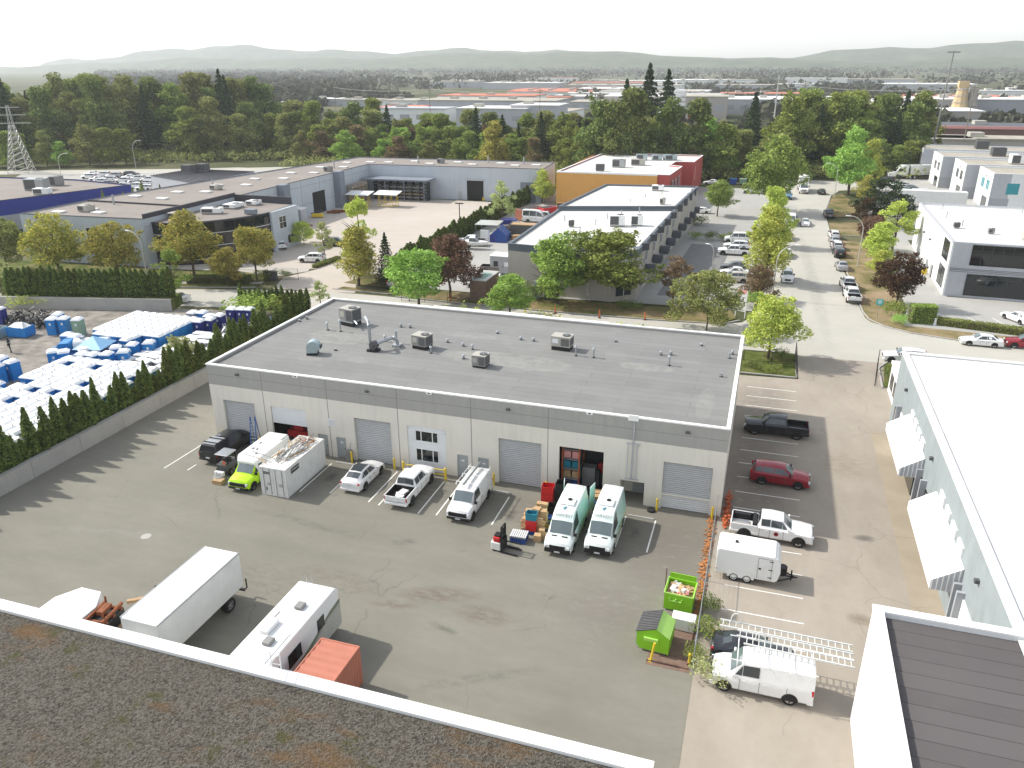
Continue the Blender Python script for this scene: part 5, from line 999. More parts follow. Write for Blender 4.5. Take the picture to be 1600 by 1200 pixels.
for i in range(66):
    t = i / 65; cedar(-57.4 - .6 * math.sin(t * 3), 61.5 + 92 * t, 0, rnd.uniform(3.3, 4.5), 1.75, 'cedars between pale yard and tenant yard', 'cedar of the diagonal hedge between pale yard and tenant yard', rnd.randint(1, 3))
# low pines against the blue wall
for i, (u, v) in enumerate(((87, 322), (97, 320), (107, 318), (115, 318), (124, 316), (134, 314), (142, 312), (150, 310), (170, 304), (178, 302), (194, 299))):
    x, y = (-128.6 - i * .22, 66 + i * 3.0)
    tree('young_conifer', 'slender young conifer of the row before the blue wall', x, y, [5, 6.4, 5, 7.6, 5.6, 6.6, 7, 8, 6, 6.4, 5.4][i] + 1.5, 'conifer', 'leaf_green', 2, .8, 'young conifers before the blue wall')
# --- the wood behind the roofs
FL = ['leaf_olive', 'leaf_deep', 'leaf_green', 'leaf_deep', 'leaf_olive', 'leaf_rust', 'leaf_yellow']
LAB = {'leaf_olive': 'olive brown leafy tree of the wood behind the roofs', 'leaf_deep': 'deep green leafy tree of the wood behind the roofs', 'leaf_green': 'mid green leafy tree of the wood behind the roofs', 'leaf_rust': 'rust brown leafy tree of the wood behind the roofs', 'leaf_yellow': 'yellow-green leafy tree of the wood behind the roofs', 'leaf_bright': 'light green leafy tree of the wood behind the roofs', 'leaf_conifer': 'dark pointed conifer of the wood behind the roofs'}
def wood(x, y, H, leaf, kind='forest', w=1.0, seed=None):
    tree('forest_tree' if kind == 'forest' else 'conifer', LAB[leaf], x, y, H, kind, leaf, seed if seed else rnd.randint(1, 5), w, 'trees of the wood behind the roofs', bark='bark_pale' if rnd.random() < .25 else 'bark')
fr = random.Random(21)
def belt(p0, p1, n, depth, h0, h1, leafs, w=1.25, con=.1):
    for i in range(n):
        t = (i + fr.uniform(-.4, .4)) / n; d = fr.uniform(0, depth); x = p0[0] + (p1[0] - p0[0]) * t; y = p0[1] + (p1[1] - p0[1]) * t + d
        x += (x - .9) / (y + 55) * d * .2
        if fr.random() < con: wood(x, y, fr.uniform(h0, h1) * 1.1, 'leaf_conifer', 'fir', 1.0, fr.randint(1, 3))
        else: wood(x, y, fr.uniform(h0, h1), fr.choice(leafs), 'forest', w * fr.uniform(.85, 1.15), fr.randint(1, 5))
belt((-330, 150), (-200, 205), 70, 60, 20, 30, ['leaf_olive', 'leaf_deep', 'leaf_olive', 'leaf_green', 'leaf_deep'], 1.15, .08)
belt((-262, 150), (-212, 178), 9, 6, 8, 14, ['leaf_bright', 'leaf_green', 'leaf_olive', 'leaf_green'], 1.5, 0)
belt((-158, 204), (-50, 222), 40, 26, 12, 17, ['leaf_olive', 'leaf_green', 'leaf_deep', 'leaf_olive'], 1.4, .1)
belt((-158, 184), (-62, 200), 52, 28, 8, 13, ['leaf_olive', 'leaf_green', 'leaf_olive', 'leaf_bright', 'leaf_green', 'leaf_rust'], 1.5, .06)
belt((-62, 186), (-12, 198), 26, 24, 11, 17, ['leaf_green', 'leaf_bright', 'leaf_olive', 'leaf_green'], 1.4, .12)
belt((-14, 196), (6, 198), 10, 16, 9, 14, ['leaf_green', 'leaf_deep', 'leaf_olive'], 1.6, 0)
belt((2, 212), (48, 236), 34, 34, 16, 24, ['leaf_green', 'leaf_deep', 'leaf_green'], 1.25, .1)
belt((22, 206), (44, 222), 12, 10, 7, 11, ['leaf_deep', 'leaf_green'], 1.8, 0)
for (u, y, H, k) in ((-137, 222, 19, 'fir'), (-99, 214, 19, 'fir'), (-88, 210, 17, 'fir'), (-60, 205, 16, 'fir'), (-75, 212, 18, 'fir'), (-49, 226, 28, 'fir'), (-43, 236, 33, 'fir'), (-36, 232, 31, 'fir'), (-7, 230, 24, 'fir'), (-50, 186, 23, 'forest'), (-40, 192, 25, 'forest'), (-44, 182, 22, 'forest'), (-30, 196, 23, 'forest'), (-22, 200, 22, 'forest')):
    wood(u, y, H, 'leaf_conifer' if k == 'fir' else 'leaf_deep', k, 1.15, fr.randint(1, 3))
belt((-212, 196), (-150, 214), 20, 40, 13, 20, ['leaf_olive', 'leaf_deep', 'leaf_green'], 1.4, .1)
wood(-84, 190, 16, 'leaf_yellow', 'forest', 1.3, 2)

# ================================================================ VEHICLES (each faces +x in its own space)
def wheel(par, x, y, r, w=.22, rim='chrome', spokes=5):
    s = 1 if y > 0 else -1; o = MB(); n = 20
    prof = [(r * .62, -w / 2), (r * .9, -w / 2), (r, -w * .36), (r, w * .36), (r * .9, w / 2), (r * .62, w / 2)]
    V = []; F = []
    for i in range(n):
        a = 2 * PI * i / n
        for rr, yy in prof: V.append((x + rr * math.cos(a), y + yy, r + rr * math.sin(a)))
    k = len(prof)
    for i in range(n):
        for j in range(k): F.append((i * k + j, ((i + 1) % n) * k + j, ((i + 1) % n) * k + (j + 1) % k, i * k + (j + 1) % k))
    o.add(V, F); t = o.build('wheel', 'rubber', par, smooth=45)
    m = MB(); yo = y + s * w * .36; m.disc((x, y + s * w * .22, r), r * .62, 18, 'y'); 
    V = []
    for i in range(n):
        a = 2 * PI * i / n; V += [(x + r * .52 * math.cos(a), yo, r + r * .52 * math.sin(a)), (x + r * .64 * math.cos(a), yo + s * .01, r + r * .64 * math.sin(a))]
    m2 = MB(); m2.add(V, [(2 * i, 2 * ((i + 1) % n), 2 * ((i + 1) % n) + 1, 2 * i + 1) for i in range(n)])
    for i in range(spokes):
        a = 2 * PI * i / spokes + .3; p = (math.cos(a), math.sin(a)); q = (-p[1], p[0]); hw = r * .1
        m2.add([(x + q[0] * hw, yo, r + q[1] * hw), (x - q[0] * hw, yo, r - q[1] * hw), (x + p[0] * r * .55 - q[0] * hw * .7, yo, r + p[1] * r * .55 - q[1] * hw * .7), (x + p[0] * r * .55 + q[0] * hw * .7, yo, r + p[1] * r * .55 + q[1] * hw * .7)], [(0, 1, 2, 3)])
    m2.disc((x, yo + s * .003, r), r * .16, 10, 'y'); m2.build('rim', rim, t); m.build('brake', 'hvac_coil', t)
    return t
def loft(st, ws):
    """stations (x, zb, zs, zt, zr, w, wt, wr): a closed body; returns the mesh and a point finder"""
    mb = MB(); V = []; F = []
    def ring(s):
        x, zb, zs, zt, zr, w, wt, wr = s; cr = .035 if wr > .3 else 0
        h = [(0, zb), (w * .9, zb), (w, zb + .13), (w * 1.005, (zb + zs) / 2 + .04), (w, zs), (wt, zt), (wr, zr - .03), (wr * .9, zr), (0, zr + cr)]
        return [(x, -a, b) for a, b in h] + [(x, a, b) for a, b in h[-2:0:-1]]
    n = 0
    for s in st: r_ = ring(s); V += r_; n = len(r_)
    for i in range(len(st) - 1):
        for j in range(n): F.append((i * n + j, i * n + (j + 1) % n, (i + 1) * n + (j + 1) % n, (i + 1) * n + j))
    F += [tuple(range(n)), tuple(range((len(st) - 1) * n, len(st) * n))[::-1]]
    mb.add(V, F); return mb
def lerp(a, b, t): return tuple(x + (y - x) * t for x, y in zip(a, b))
def pane(mb, A, B_, C, D, i0=.08, i1=.92, j0=.12, j1=.9, off=.012):
    """a pane set over the quad A B C D (A,B low edge; D,C high edge), inset and a little proud"""
    P = []
    for i, j in ((i0, j0), (i1, j0), (i1, j1), (i0, j1)): P.append(Vector(lerp(lerp(A, B_, i), lerp(D, C, i), j)))
    nrm = (P[1] - P[0]).cross(P[3] - P[0]).normalized(); c = sum(P, Vector()) / 4
    if nrm.dot(Vector((c.x * .1, c.y, c.z - .8))) < 0 and abs(nrm.y) > .5: nrm = -nrm
    elif abs(nrm.y) <= .5 and nrm.z < 0: nrm = -nrm
    mb.add([p + nrm * off for p in P], [(0, 1, 2, 3)]); return mb
def crowned(mb, lo, hi, t0, t1, off=.022):
    """a bowed pane between a low edge and a high edge, each (x, half width, z, rise in the middle)"""
    A, B_ = lerp(lo, hi, t0), lerp(lo, hi, t1); d = Vector((hi[0] - lo[0], 0, hi[2] - lo[2])); n = Vector((-d.z, 0, d.x)); n = (n if n.z > 0 else -n).normalized() * off
    V = []
    for e in (A, B_):
        for k in (-1, -.5, 0, .5, 1): V.append(Vector((e[0], k * e[1], e[2] + e[3] * (1 - abs(k)) * 1.0)) + n)
    mb.add(V, [(i, i + 1, i + 6, i + 5) for i in range(4)])
SPEC = {
 # name: stations, cabin station indices (cowl, roof front, [pillars...], roof rear, tail), wheels (front x, rear x, r), half width
 'sedan': dict(st=[(2.33, .28, .5, .58, .60, .66, .5, .35), (2.2, .22, .62, .70, .74, .84, .7, .5), (1.5, .2, .74, .83, .88, .90, .78, .6), (.95, .2, .80, .90, .95, .91, .80, .66), (.15, .2, .84, .93, 1.40, .91, .83, .58), (-.45, .2, .86, .95, 1.45, .91, .83, .60), (-1.15, .2, .88, .97, 1.40, .91, .83, .57), (-1.8, .2, .90, 1.0, 1.04, .90, .80, .60), (-2.25, .24, .88, .97, 1.0, .85, .74, .6), (-2.38, .32, .7, .85, .88, .72, .62, .5)], cab=(3, 4, 5, 6, 7), wx=(1.42, -1.38), r=.33),
 'suv': dict(st=[(2.33, .32, .62, .72, .75, .70, .55, .4), (2.2, .26, .78, .90, .95, .88, .74, .5), (1.5, .24, .92, 1.02, 1.07, .94, .82, .6), (1.0, .24, .97, 1.06, 1.11, .95, .84, .68), (.3, .24, .99, 1.08, 1.64, .95, .86, .64), (-.55, .24, 1.0, 1.09, 1.70, .95, .86, .66), (-1.45, .24, 1.02, 1.11, 1.68, .95, .86, .65), (-2.05, .26, 1.03, 1.12, 1.60, .93, .84, .62), (-2.33, .3, .98, 1.08, 1.14, .90, .80, .66), (-2.4, .4, .8, .95, 1.0, .80, .7, .6)], cab=(3, 4, 5, 6, 7, 8), wx=(1.45, -1.42), r=.37),
 'ev': dict(st=[(2.32, .25, .48, .56, .60, .70, .5, .35), (2.15, .2, .66, .74, .80, .88, .72, .5), (1.5, .2, .82, .90, .95, .95, .80, .6), (1.0, .2, .88, .96, 1.02, .96, .82, .66), (.2, .2, .92, 1.0, 1.50, .96, .85, .60), (-.5, .2, .94, 1.03, 1.60, .96, .85, .63), (-1.2, .2, .97, 1.06, 1.50, .96, .85, .60), (-1.95, .22, 1.0, 1.09, 1.18, .94, .80, .58), (-2.25, .26, .96, 1.06, 1.12, .88, .72, .6), (-2.38, .34, .74, .9, .96, .76, .66, .5)], cab=(3, 4, 5, 6, 7), wx=(1.45, -1.42), r=.36),
 'van': dict(st=[(2.72, .34, .70, .80, .84, .80, .66, .5), (2.6, .28, .88, 1.0, 1.06, .95, .8, .6), (2.15, .26, 1.0, 1.14, 1.20, 1.0, .88, .74), (1.75, .26, 1.06, 1.18, 1.26, 1.01, .92, .78), (1.05, .26, 1.12, 1.24, 2.02, 1.01, .95, .76), (.1, .26, 1.12, 1.26, 2.08, 1.01, .96, .78), (-1.3, .26, 1.12, 1.26, 2.10, 1.01, .96, .78), (-2.6, .26, 1.12, 1.26, 2.07, 1.01, .96, .77), (-2.74, .3, 1.1, 1.24, 2.0, .98, .93, .72)], cab=(3, 4, 5, 6, 7), wx=(1.95, -1.55), r=.37),
 'highvan': dict(st=[(2.98, .36, .72, .86, .90, .84, .66, .5), (2.88, .3, .90, 1.04, 1.10, .97, .82, .6), (2.45, .28, 1.08, 1.20, 1.28, 1.02, .90, .74), (2.2, .28, 1.14, 1.26, 1.34, 1.03, .93, .80), (1.45, .28, 1.2, 1.34, 2.20, 1.03, .96, .80), (1.0, .28, 1.22, 1.36, 2.62, 1.03, .97, .74), (.3, .28, 1.22, 1.36, 2.72, 1.03, .98, .76), (-1.3, .28, 1.22, 1.36, 2.76, 1.03, .98, .77), (-2.85, .28, 1.22, 1.36, 2.74, 1.03, .98, .76), (-2.98, .32, 1.2, 1.34, 2.66, 1.0, .95, .72)], cab=(3, 4, 6, 7, 8), wx=(2.0, -1.6), r=.36),
 'pickup': dict(st=[(2.9, .42, .80, .92, .98, .78, .62, .5), (2.78, .36, .95, 1.06, 1.12, .95, .80, .6), (2.0, .34, 1.04, 1.16, 1.20, 1.0, .86, .68), (1.4, .34, 1.08, 1.18, 1.24, 1.01, .88, .74), (.75, .34, 1.1, 1.20, 1.82, 1.01, .90, .68), (-.1, .34, 1.1, 1.22, 1.88, 1.01, .90, .70), (-.78, .34, 1.1, 1.22, 1.84, 1.01, .90, .69), (-.98, .34, 1.1, 1.20, 1.24, 1.01, .90, .80), (-1.02, .34, .68, .74, .78, 1.0, .96, .9), (-2.85, .40, .68, .74, .78, .99, .95, .9), (-2.9, .5, .68, .72, .76, .96, .92, .88)], cab=(3, 4, 5, 6, 7), wx=(1.95, -1.85), r=.41)}
def P_(s, k):
    """point of a station's ring: side belt (k=b) or roof edge (k=r)"""
    x, zb, zs, zt, zr, w, wt, wr = s; return (x, -wt, zt) if k == 'b' else (x, -wr, zr - .03)
def mir(p): return (p[0], -p[1], p[2])
def vehicle(name, lab, cat, kind, paint, p, rz, group=None, rack=False, side_glass=2, rear=True, roof=None, glass='glass', plate=True, trim='black', rim='chrome', rails=False, scale=1.0, lamp_strip=False):
    s = SPEC[kind]; st = s['st']; o = T(name, lab, cat, p, rz, group); cab = s['cab']
    loft(st, None).build('body', paint, o, smooth=32)
    cw, rf = st[cab[0]], st[cab[1]]; a, b = P_(cw, 'b'), P_(rf, 'r'); a = (a[0], -cw[7] - .02, cw[4] - .0); 
    g = MB(); crowned(g, (cw[0], cw[7] * .97, cw[4], .04), (rf[0], rf[7] * .97, rf[4] - .01, .04), .08, .9); g.build('windshield', 'windshield', o)
    for sgn in (0, 1):
        g = MB(); f = (lambda q: mir(q)) if sgn else (lambda q: q)
        A, B_, C, D = P_(st[cab[1]], 'b'), P_(cw, 'b'), P_(cw, 'r'), P_(st[cab[1]], 'r')
        q0, q1, q2 = f(lerp(A, B_, .02)), f(lerp(A, B_, .62)), f(lerp(A, D, .86)); 
        off = Vector((0, .014 if sgn else -.014, .004)); g.add([Vector(lerp(q0, q2, .1)) + off, Vector(lerp(q1, q2, .12)) + off, Vector(q2) + off], [(0, 1, 2)])
        for i in range(1, 1 + side_glass):
            if i + 1 >= len(cab): break
            s0, s1 = st[cab[i]], st[cab[i + 1]]
            if kind in ('sedan', 'ev') and i == 3: continue
            pane(g, f(P_(s0, 'b')), f(P_(s1, 'b')), f(P_(s1, 'r')), f(P_(s0, 'r')), .03, .95, .1, .88)
        if kind in ('sedan', 'ev', 'suv') and side_glass > 2:
            s0, s1 = st[cab[-2]], st[cab[-1]]; A, B_, D = P_(s0, 'b'), P_(s1, 'b'), P_(s0, 'r')
            t0, t1, t2 = f(lerp(A, D, .14)), f(lerp(A, B_, .6)), f(lerp(A, D, .8)); g.add([Vector(t0) + off, Vector(lerp(t1, t2, .1)) + off, Vector(t2) + off], [(0, 1, 2)])
        g.build('side_window', glass, o)
    if rear and kind not in ('van', 'highvan'):
        s0, s1 = st[cab[-2]], st[cab[-1]]
        g = MB(); crowned(g, (s1[0], s1[7] * .94, s1[4], .04), (s0[0], s0[7] * .94, s0[4] - .01, .04), .12, .86); g.build('rear_window', glass, o)
    if rear and kind in ('van', 'highvan'):
        xe = st[-1][0] - .012; g = MB()
        for y0 in (-.72, .1): g.box(xe - .005, xe, y0, y0 + .62, 1.3, 1.85)
        g.build('rear_window', glass, o)
    for x in s['wx']:
        for y in (-1, 1):
            w = max(q[5] for q in st); wheel(o, x, y * (w - .10), s['r'], .24, rim)
    ar = MB(); w = max(q[5] for q in st)
    for x in s['wx']:
        for y in (-1, 1):
            R_ = s['r'] * 1.2; V = [(x + R_ * math.cos(t), y * (w + .006), s['r'] + R_ * math.sin(t)) for t in [PI * i / 14 for i in range(15)]] + [(x - R_, y * (w + .006), .3), (x + R_, y * (w + .006), .3)]
            ar.add(V, [tuple(range(15)) + (15, 16)])
    ar.build('wheel_arch', 'black', o)
    F0, F1 = st[0], st[1]; xf = F0[0]; zc = F0[2]
    big = kind in ('pickup', 'van', 'suv', 'highvan')
    g = MB(); gw = F0[5] * (.95 if kind == 'van' else .68); g.box(xf - .08, xf + .035, -gw, gw, zc - (.14 if big else .06), zc + (.2 if kind in ('van', 'highvan') else .16 if big else .06)); g.build('grille', 'black', o, bev=.02)
    g = MB(); g.box(xf - .3, xf + .03, -F1[5] * .97, F1[5] * .97, F0[1] - .06, F0[1] + (.32 if kind == 'highvan' else .17)); g.build('front_bumper', trim if kind != 'sedan' and kind != 'ev' and kind != 'suv' else paint, o, bev=.05)
    for y in (-1, 1):
        g = MB(); yy = y * F1[5] * .80; z0 = zc - (.02 if big else .03); g.rbox(xf - .07, yy, z0, z0 + (.2 if big else .11), .2, F1[5] * .30, -y * .35); g.build('headlight', 'lamp_glass', o, bev=.03)
    E0, E1 = st[-1], st[-2]; xr = E0[0]
    g = MB(); g.box(xr - .04, xr + .3, -E1[5] * .98, E1[5] * .98, E0[1] - .06, E0[1] + .14); g.build('rear_bumper', trim if big else paint, o, bev=.05)
    zt = {'pickup': .8, 'van': .9, 'highvan': 1.0, 'suv': .95, 'sedan': .78, 'ev': .86}[kind]
    for y in (-1, 1):
        g = MB(); yy = y * (E1[5] - .08); g.box(xr - .012 + (.03 if kind in ('pickup',) else .02), xr + .14, yy - .08, yy + .075, zt, zt + (.34 if big else .14)); g.build('tail_light', 'tail_red', o, bev=.02)
        g = MB(); mx = cw[0] - .22; my = y * (cw[6] + .13); g.box(mx - .07, mx + .05, my - .12, my + .12, cw[3] + .02, cw[3] + (.28 if big else .16)); g.build('mirror', trim if big else paint, o, bev=.03)
    g = MB(); wd = w + .009
    doors = [st[cab[1]][0] + .1, (st[cab[2]][0]), st[cab[3]][0] - .05] if kind != 'highvan' else [1.5, .35, -.9]
    for x in doors:
        for y in (-1, 1): g.box(x - .012, x + .012, *(sorted((y * (w - .01), y * wd))), .38, st[cab[1]][2])
    g.build('door_seam', 'hvac_coil', o)
    g = MB()
    for x in doors[:2]:
        for y in (-1, 1): g.box(x - .3, x - .14, *(sorted((y * (w - .01), y * (w + .03)))), st[cab[1]][2] - .12, st[cab[1]][2] - .08)
    g.build('door_handle', trim, o)
    if plate: MB().box(xr - .055, xr - .04, -.2, .2, zt - .12, zt + .02).build('rear_plate', 'lamp_glass', o); MB().box(xf + .03, xf + .04, -.2, .2, F0[1], F0[1] + .12).build('front_plate', 'lamp_glass', o)
    if kind == 'pickup':
        g = MB()
        for y in (-1, 1): lo, hi = sorted((y * 1.0, y * .9)); g.box(-2.86, -1.0, lo, hi, .70, 1.20)
        g.box(-2.9, -2.82, -.9, .9, .70, 1.18); g.build('cargo_bed', paint, o, bev=.03)
        g = MB(); g.box(-2.81, -1.04, -.895, .895, .785, .80)
        for y in (-1, 1): lo, hi = sorted((y * .896, y * .88)); g.box(-2.81, -1.04, lo, hi, .8, 1.18)
        g.box(-1.05, -1.035, -.88, .88, .8, 1.18); g.box(-2.815, -2.80, -.88, .88, .8, 1.16); g.build('bed_liner', 'black', o)
    if rails:
        g = MB(); 
        for y in (-.6, .6): g.path([(.25, y, st[cab[2]][4] + .0), (.15, y, st[cab[2]][4] + .07), (-1.7, y, st[cab[2]][4] + .06), (-1.8, y, st[cab[2]][4] - .02)], .02, 5)
        g.build('roof_rail', 'chrome', o)
    if scale != 1: o.scale = (scale,) * 3
    return o
N_, S_, E_, W_D = PI / 2, -PI / 2, 0.0, PI
# --- front row
v = vehicle('pickup_truck', 'black pickup with a covered bed and grey roof panel at the far left door', 'pickup', 'pickup', 'car_black', (-43.55, -1.85), N_, rim='hvac_grey')
mb = MB(); mb.add([(-2.86, -.97, 1.2), (-1.0, -.98, 1.2), (-1.0, .98, 1.2), (-2.86, .97, 1.2), (-2.7, -.72, 1.86), (-.98, -.74, 1.9), (-.98, .74, 1.9), (-2.7, .72, 1.86)], [(0, 3, 2, 1), (4, 5, 6, 7), (0, 1, 5, 4), (1, 2, 6, 5), (2, 3, 7, 6), (3, 0, 4, 7)]); cp = mb.build('canopy', 'car_black', v, bev=.05)
MB().box(-2.6, -1.1, -.62, .62, 1.905, 1.95).build('roof_cover', 'galv', cp); g = MB(); g.add([(-2.80, -.72, 1.32), (-2.80, .72, 1.32), (-2.755, .6, 1.74), (-2.755, -.6, 1.74)], [(0, 1, 2, 3)]); g = MB().box(-2.9, -2.84, -.7, .7, 1.24, 1.3).build('rear_window', 'glass', cp)
g = MB()
for x in (-2.3, -1.5): g.box(x - .03, x + .03, -.72, .72, 1.95, 2.02)
g.build('roof_bar', 'black', cp)
v = vehicle('cutaway_van', 'lime green van with a white box body standing left of the white container', 'van', 'van', 'lime_car', (-38.15, -5.35), S_, side_glass=0, rear=False, trim='black', rim='hvac_grey')
mb = MB(); mb.add([(.95, -1.1, .75), (.95, 1.1, .75), (-3.6, 1.1, .75), (-3.6, -1.1, .75), (.75, -1.1, 2.45), (.75, 1.1, 2.45), (-3.6, 1.1, 2.5), (-3.6, -1.1, 2.5), (1.25, -.85, 2.12), (1.25, .85, 2.12)], [(3, 2, 1, 0), (4, 5, 6, 7), (0, 4, 7, 3), (1, 2, 6, 5), (3, 7, 6, 2), (0, 1, 9, 8), (8, 9, 5, 4), (0, 8, 4), (1, 5, 9)])
bx = mb.build('box_body', 'white_paint', v, bev=.12); mb = MB(); mb.box(-3.6, -2.6, -.95, .95, 2.5, 2.56); mb.build('roof_panel', 'white_dirty', bx, bev=.03)
for i, (x, y) in enumerate([(-.6, -.5), (-.6, -.1), (-1.7, -.5), (.1, .3)]): MB().box(x, x + .3, y, y + .12, 2.5, 2.53).build('roof_vent', 'hvac_grey', bx)
MB().box(.6, 1.06, -1.115, -1.06, 1.35, 2.0).build('side_window', 'glass', v); MB().box(.6, 1.06, 1.06, 1.115, 1.35, 2.0).build('side_window', 'glass', v)
v = vehicle('electric_car', 'white hatchback with a black glass roof parked right of the white container', 'car', 'ev', 'car_white', (-29.25, -3.1), N_, side_glass=3, trim='black', rim='hvac_grey')
g = MB(); sA, sB, sC = SPEC['ev']['st'][4], SPEC['ev']['st'][5], SPEC['ev']['st'][6]
g.add([(sA[0] - .08, -.48, sA[4] + .05), (sA[0] - .08, .48, sA[4] + .05), (sB[0], .53, sB[4] + .045), (sB[0], -.53, sB[4] + .045), (sC[0], .5, sC[4] + .045), (sC[0], -.5, sC[4] + .045)], [(0, 1, 2, 3), (3, 2, 4, 5)]); g.build('glass_roof', 'glass', v)
v = vehicle('pickup_truck', 'white four-door pickup with an open black bed between car and ladder van', 'pickup', 'pickup', 'car_white', (-24.55, -3.75), N_, rim='chrome', trim='white_paint')
mb = MB(); mb.rbox(-2.0, .1, .8, .95, .7, .5, .3); mb.rbox(-1.6, -.1, .95, 1.02, .7, .6, -.2); mb.rbox(-2.3, -.2, .8, 1.0, .4, .5, .1); tag(mb.build('scrap_pile', 'white_dirty', loc=(-24.55, -3.75, 0), rz=N_), 'white boards and rags lying in the open bed of the white pickup', 'scrap')
v = vehicle('cargo_van', 'white cargo van with a black grille and ladder rack right of the white pickup', 'van', 'van', 'car_white', (-19.15, -4.25), S_, side_glass=1, trim='black', rim='chrome')
g = MB()
for x in (.4, -.9, -2.2):
    g.path([(x, -.95, 2.0), (x, -.95, 2.3), (x, .95, 2.3), (x, .95, 2.0)], .03)
g.path([(.9, -.85, 2.32), (-2.6, -.85, 2.32)], .025); g.path([(.9, .85, 2.32), (-2.6, .85, 2.32)], .025); rk = g.build('roof_rack', 'white_paint', v)
MB().tube((.9, -.15, 2.42), (-2.9, -.15, 2.42), .09, 12).build('pipe_carrier', 'galv', rk)
for i, (x, y, dy, lab) in enumerate([(-10.75, -6.0, 1, 'mint and white high-roof van with its rear doors open, the left one of the pair'), (-8.0, -5.25, 0, 'mint and white high-roof van with closed doors, the right one of the pair')]):
    v = vehicle('delivery_van', lab, 'van', 'highvan', 'mint_wrap', (x, y + .0), S_ + (0.0), group='mint high-roof delivery vans', side_glass=1, rear=True, trim='black', rim='white_paint')
    g = MB(); g.box(-.6, .35, -.55, .55, 2.76, 2.86); ru = g.build('roof_unit', 'car_white', v, bev=.04); MB().tube((-.35, .1, 2.86), (-.35, .1, 2.92), .16, 14).build('roof_fan', 'black', ru)
    g = MB()
    for y_ in (-1, 1): g.rbox(2.35, y_ * .38, 1.345, 1.36, .12, .42, 0)
    g.build('hood_vent', 'black', v)
    t1 = text('HARVEST', .34, 'hvac_grey', v, (1.30, 0, 2.46), (R(36), 0, PI / 2), .003, 1.0)
    lf = MB(); lf.add([(.55, .1, 2.765), (.85, -.02, 2.755), (.98, -.12, 2.75), (.72, -.14, 2.76), (.5, .02, 2.768)], [(0, 1, 2, 3, 4)]); lf.build('leaf_emblem', 'teal', v)
    if dy:
        for y_ in (-1, 1): dd = MB().box(-.9, .0, -.025, .025, .45, 2.6).build('rear_door', 'mint_wrap', v); dd.location = (-2.98, y_ * 1.03, 0); dd.rotation_euler.z = -y_ * R(12) * 1
# --- east lot
v = vehicle('pickup_truck', 'black crew-cab pickup facing the grey building in the east lot', 'pickup', 'pickup', 'car_black', (3.95, 17.0), W_D, rim='hvac_grey')
v = vehicle('suv', 'dark red coupe-like SUV in the east lot, facing the white-roofed building', 'car', 'suv', 'car_red', (4.35, 7.15), E_ - .03, side_glass=3, rim='hvac_grey')
v = vehicle('pickup_truck', 'white pickup with tool boxes and a round door emblem beside the white trailer', 'pickup', 'pickup', 'car_white', (3.75, -1.55), E_ - .02, rim='chrome', trim='white_paint')
em = MB(); em.disc((.35, -1.03, .82), .17, 18, 'y'); em.build('door_emblem', 'cloth_red', v); em = MB(); em.disc((.35, -1.034, .82), .1, 18, 'y'); em.build('emblem_center', 'black', v)
for i, (x0, x1, y0, y1, h, m, l) in enumerate([(-1.35, -1.08, -.8, .85, 1.28, 'black', 'black tool box across the bed of the white pickup'), (-2.7, -1.5, .5, .85, 1.2, 'black', 'long dark tray in the bed of the white pickup'), (-2.4, -1.6, -.35, .2, .95, 'galv', 'grey sheet panel in the bed of the white pickup'), (-2.75, -1.45, -.87, -.7, 1.22, 'wood_grey', 'weathered board along the bed side of the white pickup')]):
    tag(MB().box(x0, x1, y0, y1, .81, h).build('tool_box' if i == 0 else 'bed_tray', m, loc=(3.75, -1.55, 0), bev=.02), l, 'tool box')
# enclosed white trailer
t = T('cargo_trailer', 'white enclosed two-axle trailer standing by the wire fence in the east lot', 'trailer', (2.2, -7.0, 0), -.02)
mb = MB(); pr = [(-2.0, .45), (1.9, .45), (2.05, .6), (2.2, 1.2), (2.15, 1.9), (1.95, 2.25), (1.7, 2.38), (-1.85, 2.38), (-2.0, 2.25)]; mb.ext(pr, -1.08, 1.08); mb.build('body', 'white_paint', t, bev=.05)
MB().box(-1.9, 1.75, -1.0, 1.0, 2.382, 2.41).build('roof', 'cap_white', t)
dr = MB().box(.75, 1.6, -1.105, -1.08, .6, 2.15).build('door', 'car_white', t)
g = MB()
for z in (.75, 1.35, 2.0): g.box(1.42, 1.68, -1.125, -1.105, z, z + .05)
g.box(.78, .95, -1.13, -1.105, 1.3, 1.42); g.build('hinge', 'black', dr); g = MB()
for x in (.72, 1.6): g.box(x, x + .025, -1.11, -1.09, .58, 2.17)
g.box(.72, 1.625, -1.11, -1.09, 2.15, 2.175); g.build('frame', 'hvac_grey', dr)
for x in (-.75, .12):
    for y in (-1.02, 1.02): wheel(t, x, y, .33, .2, 'trim_white', 6)
mb = MB(); mb.ext([(-1.2, .35), (.58, .35), (.52, .72), (.3, .82), (-.95, .82), (-1.15, .72)], -1.12, -1.09); mb.build('fender', 'white_paint', t); MB().box(-.9, -.7, -.1, .1, 2.41, 2.52).build('roof_vent', 'black', t)
mb = MB(); mb.path([(2.1, -.8, .45), (3.2, 0, .45), (2.1, .8, .45)], .05); mb.path([(2.1, 0, .45), (3.35, 0, .45)], .05); mb.tube((2.95, 0, .15), (2.95, 0, .95), .05); mb.tube((2.35, .0, .55), (2.35, .0, 1.15), .3, 14); mb.build('drawbar', 'black', t)
MB().box(-1.99, -1.9, -1.1, -1.085, .75, .82).build('side_marker', 'orange', t)
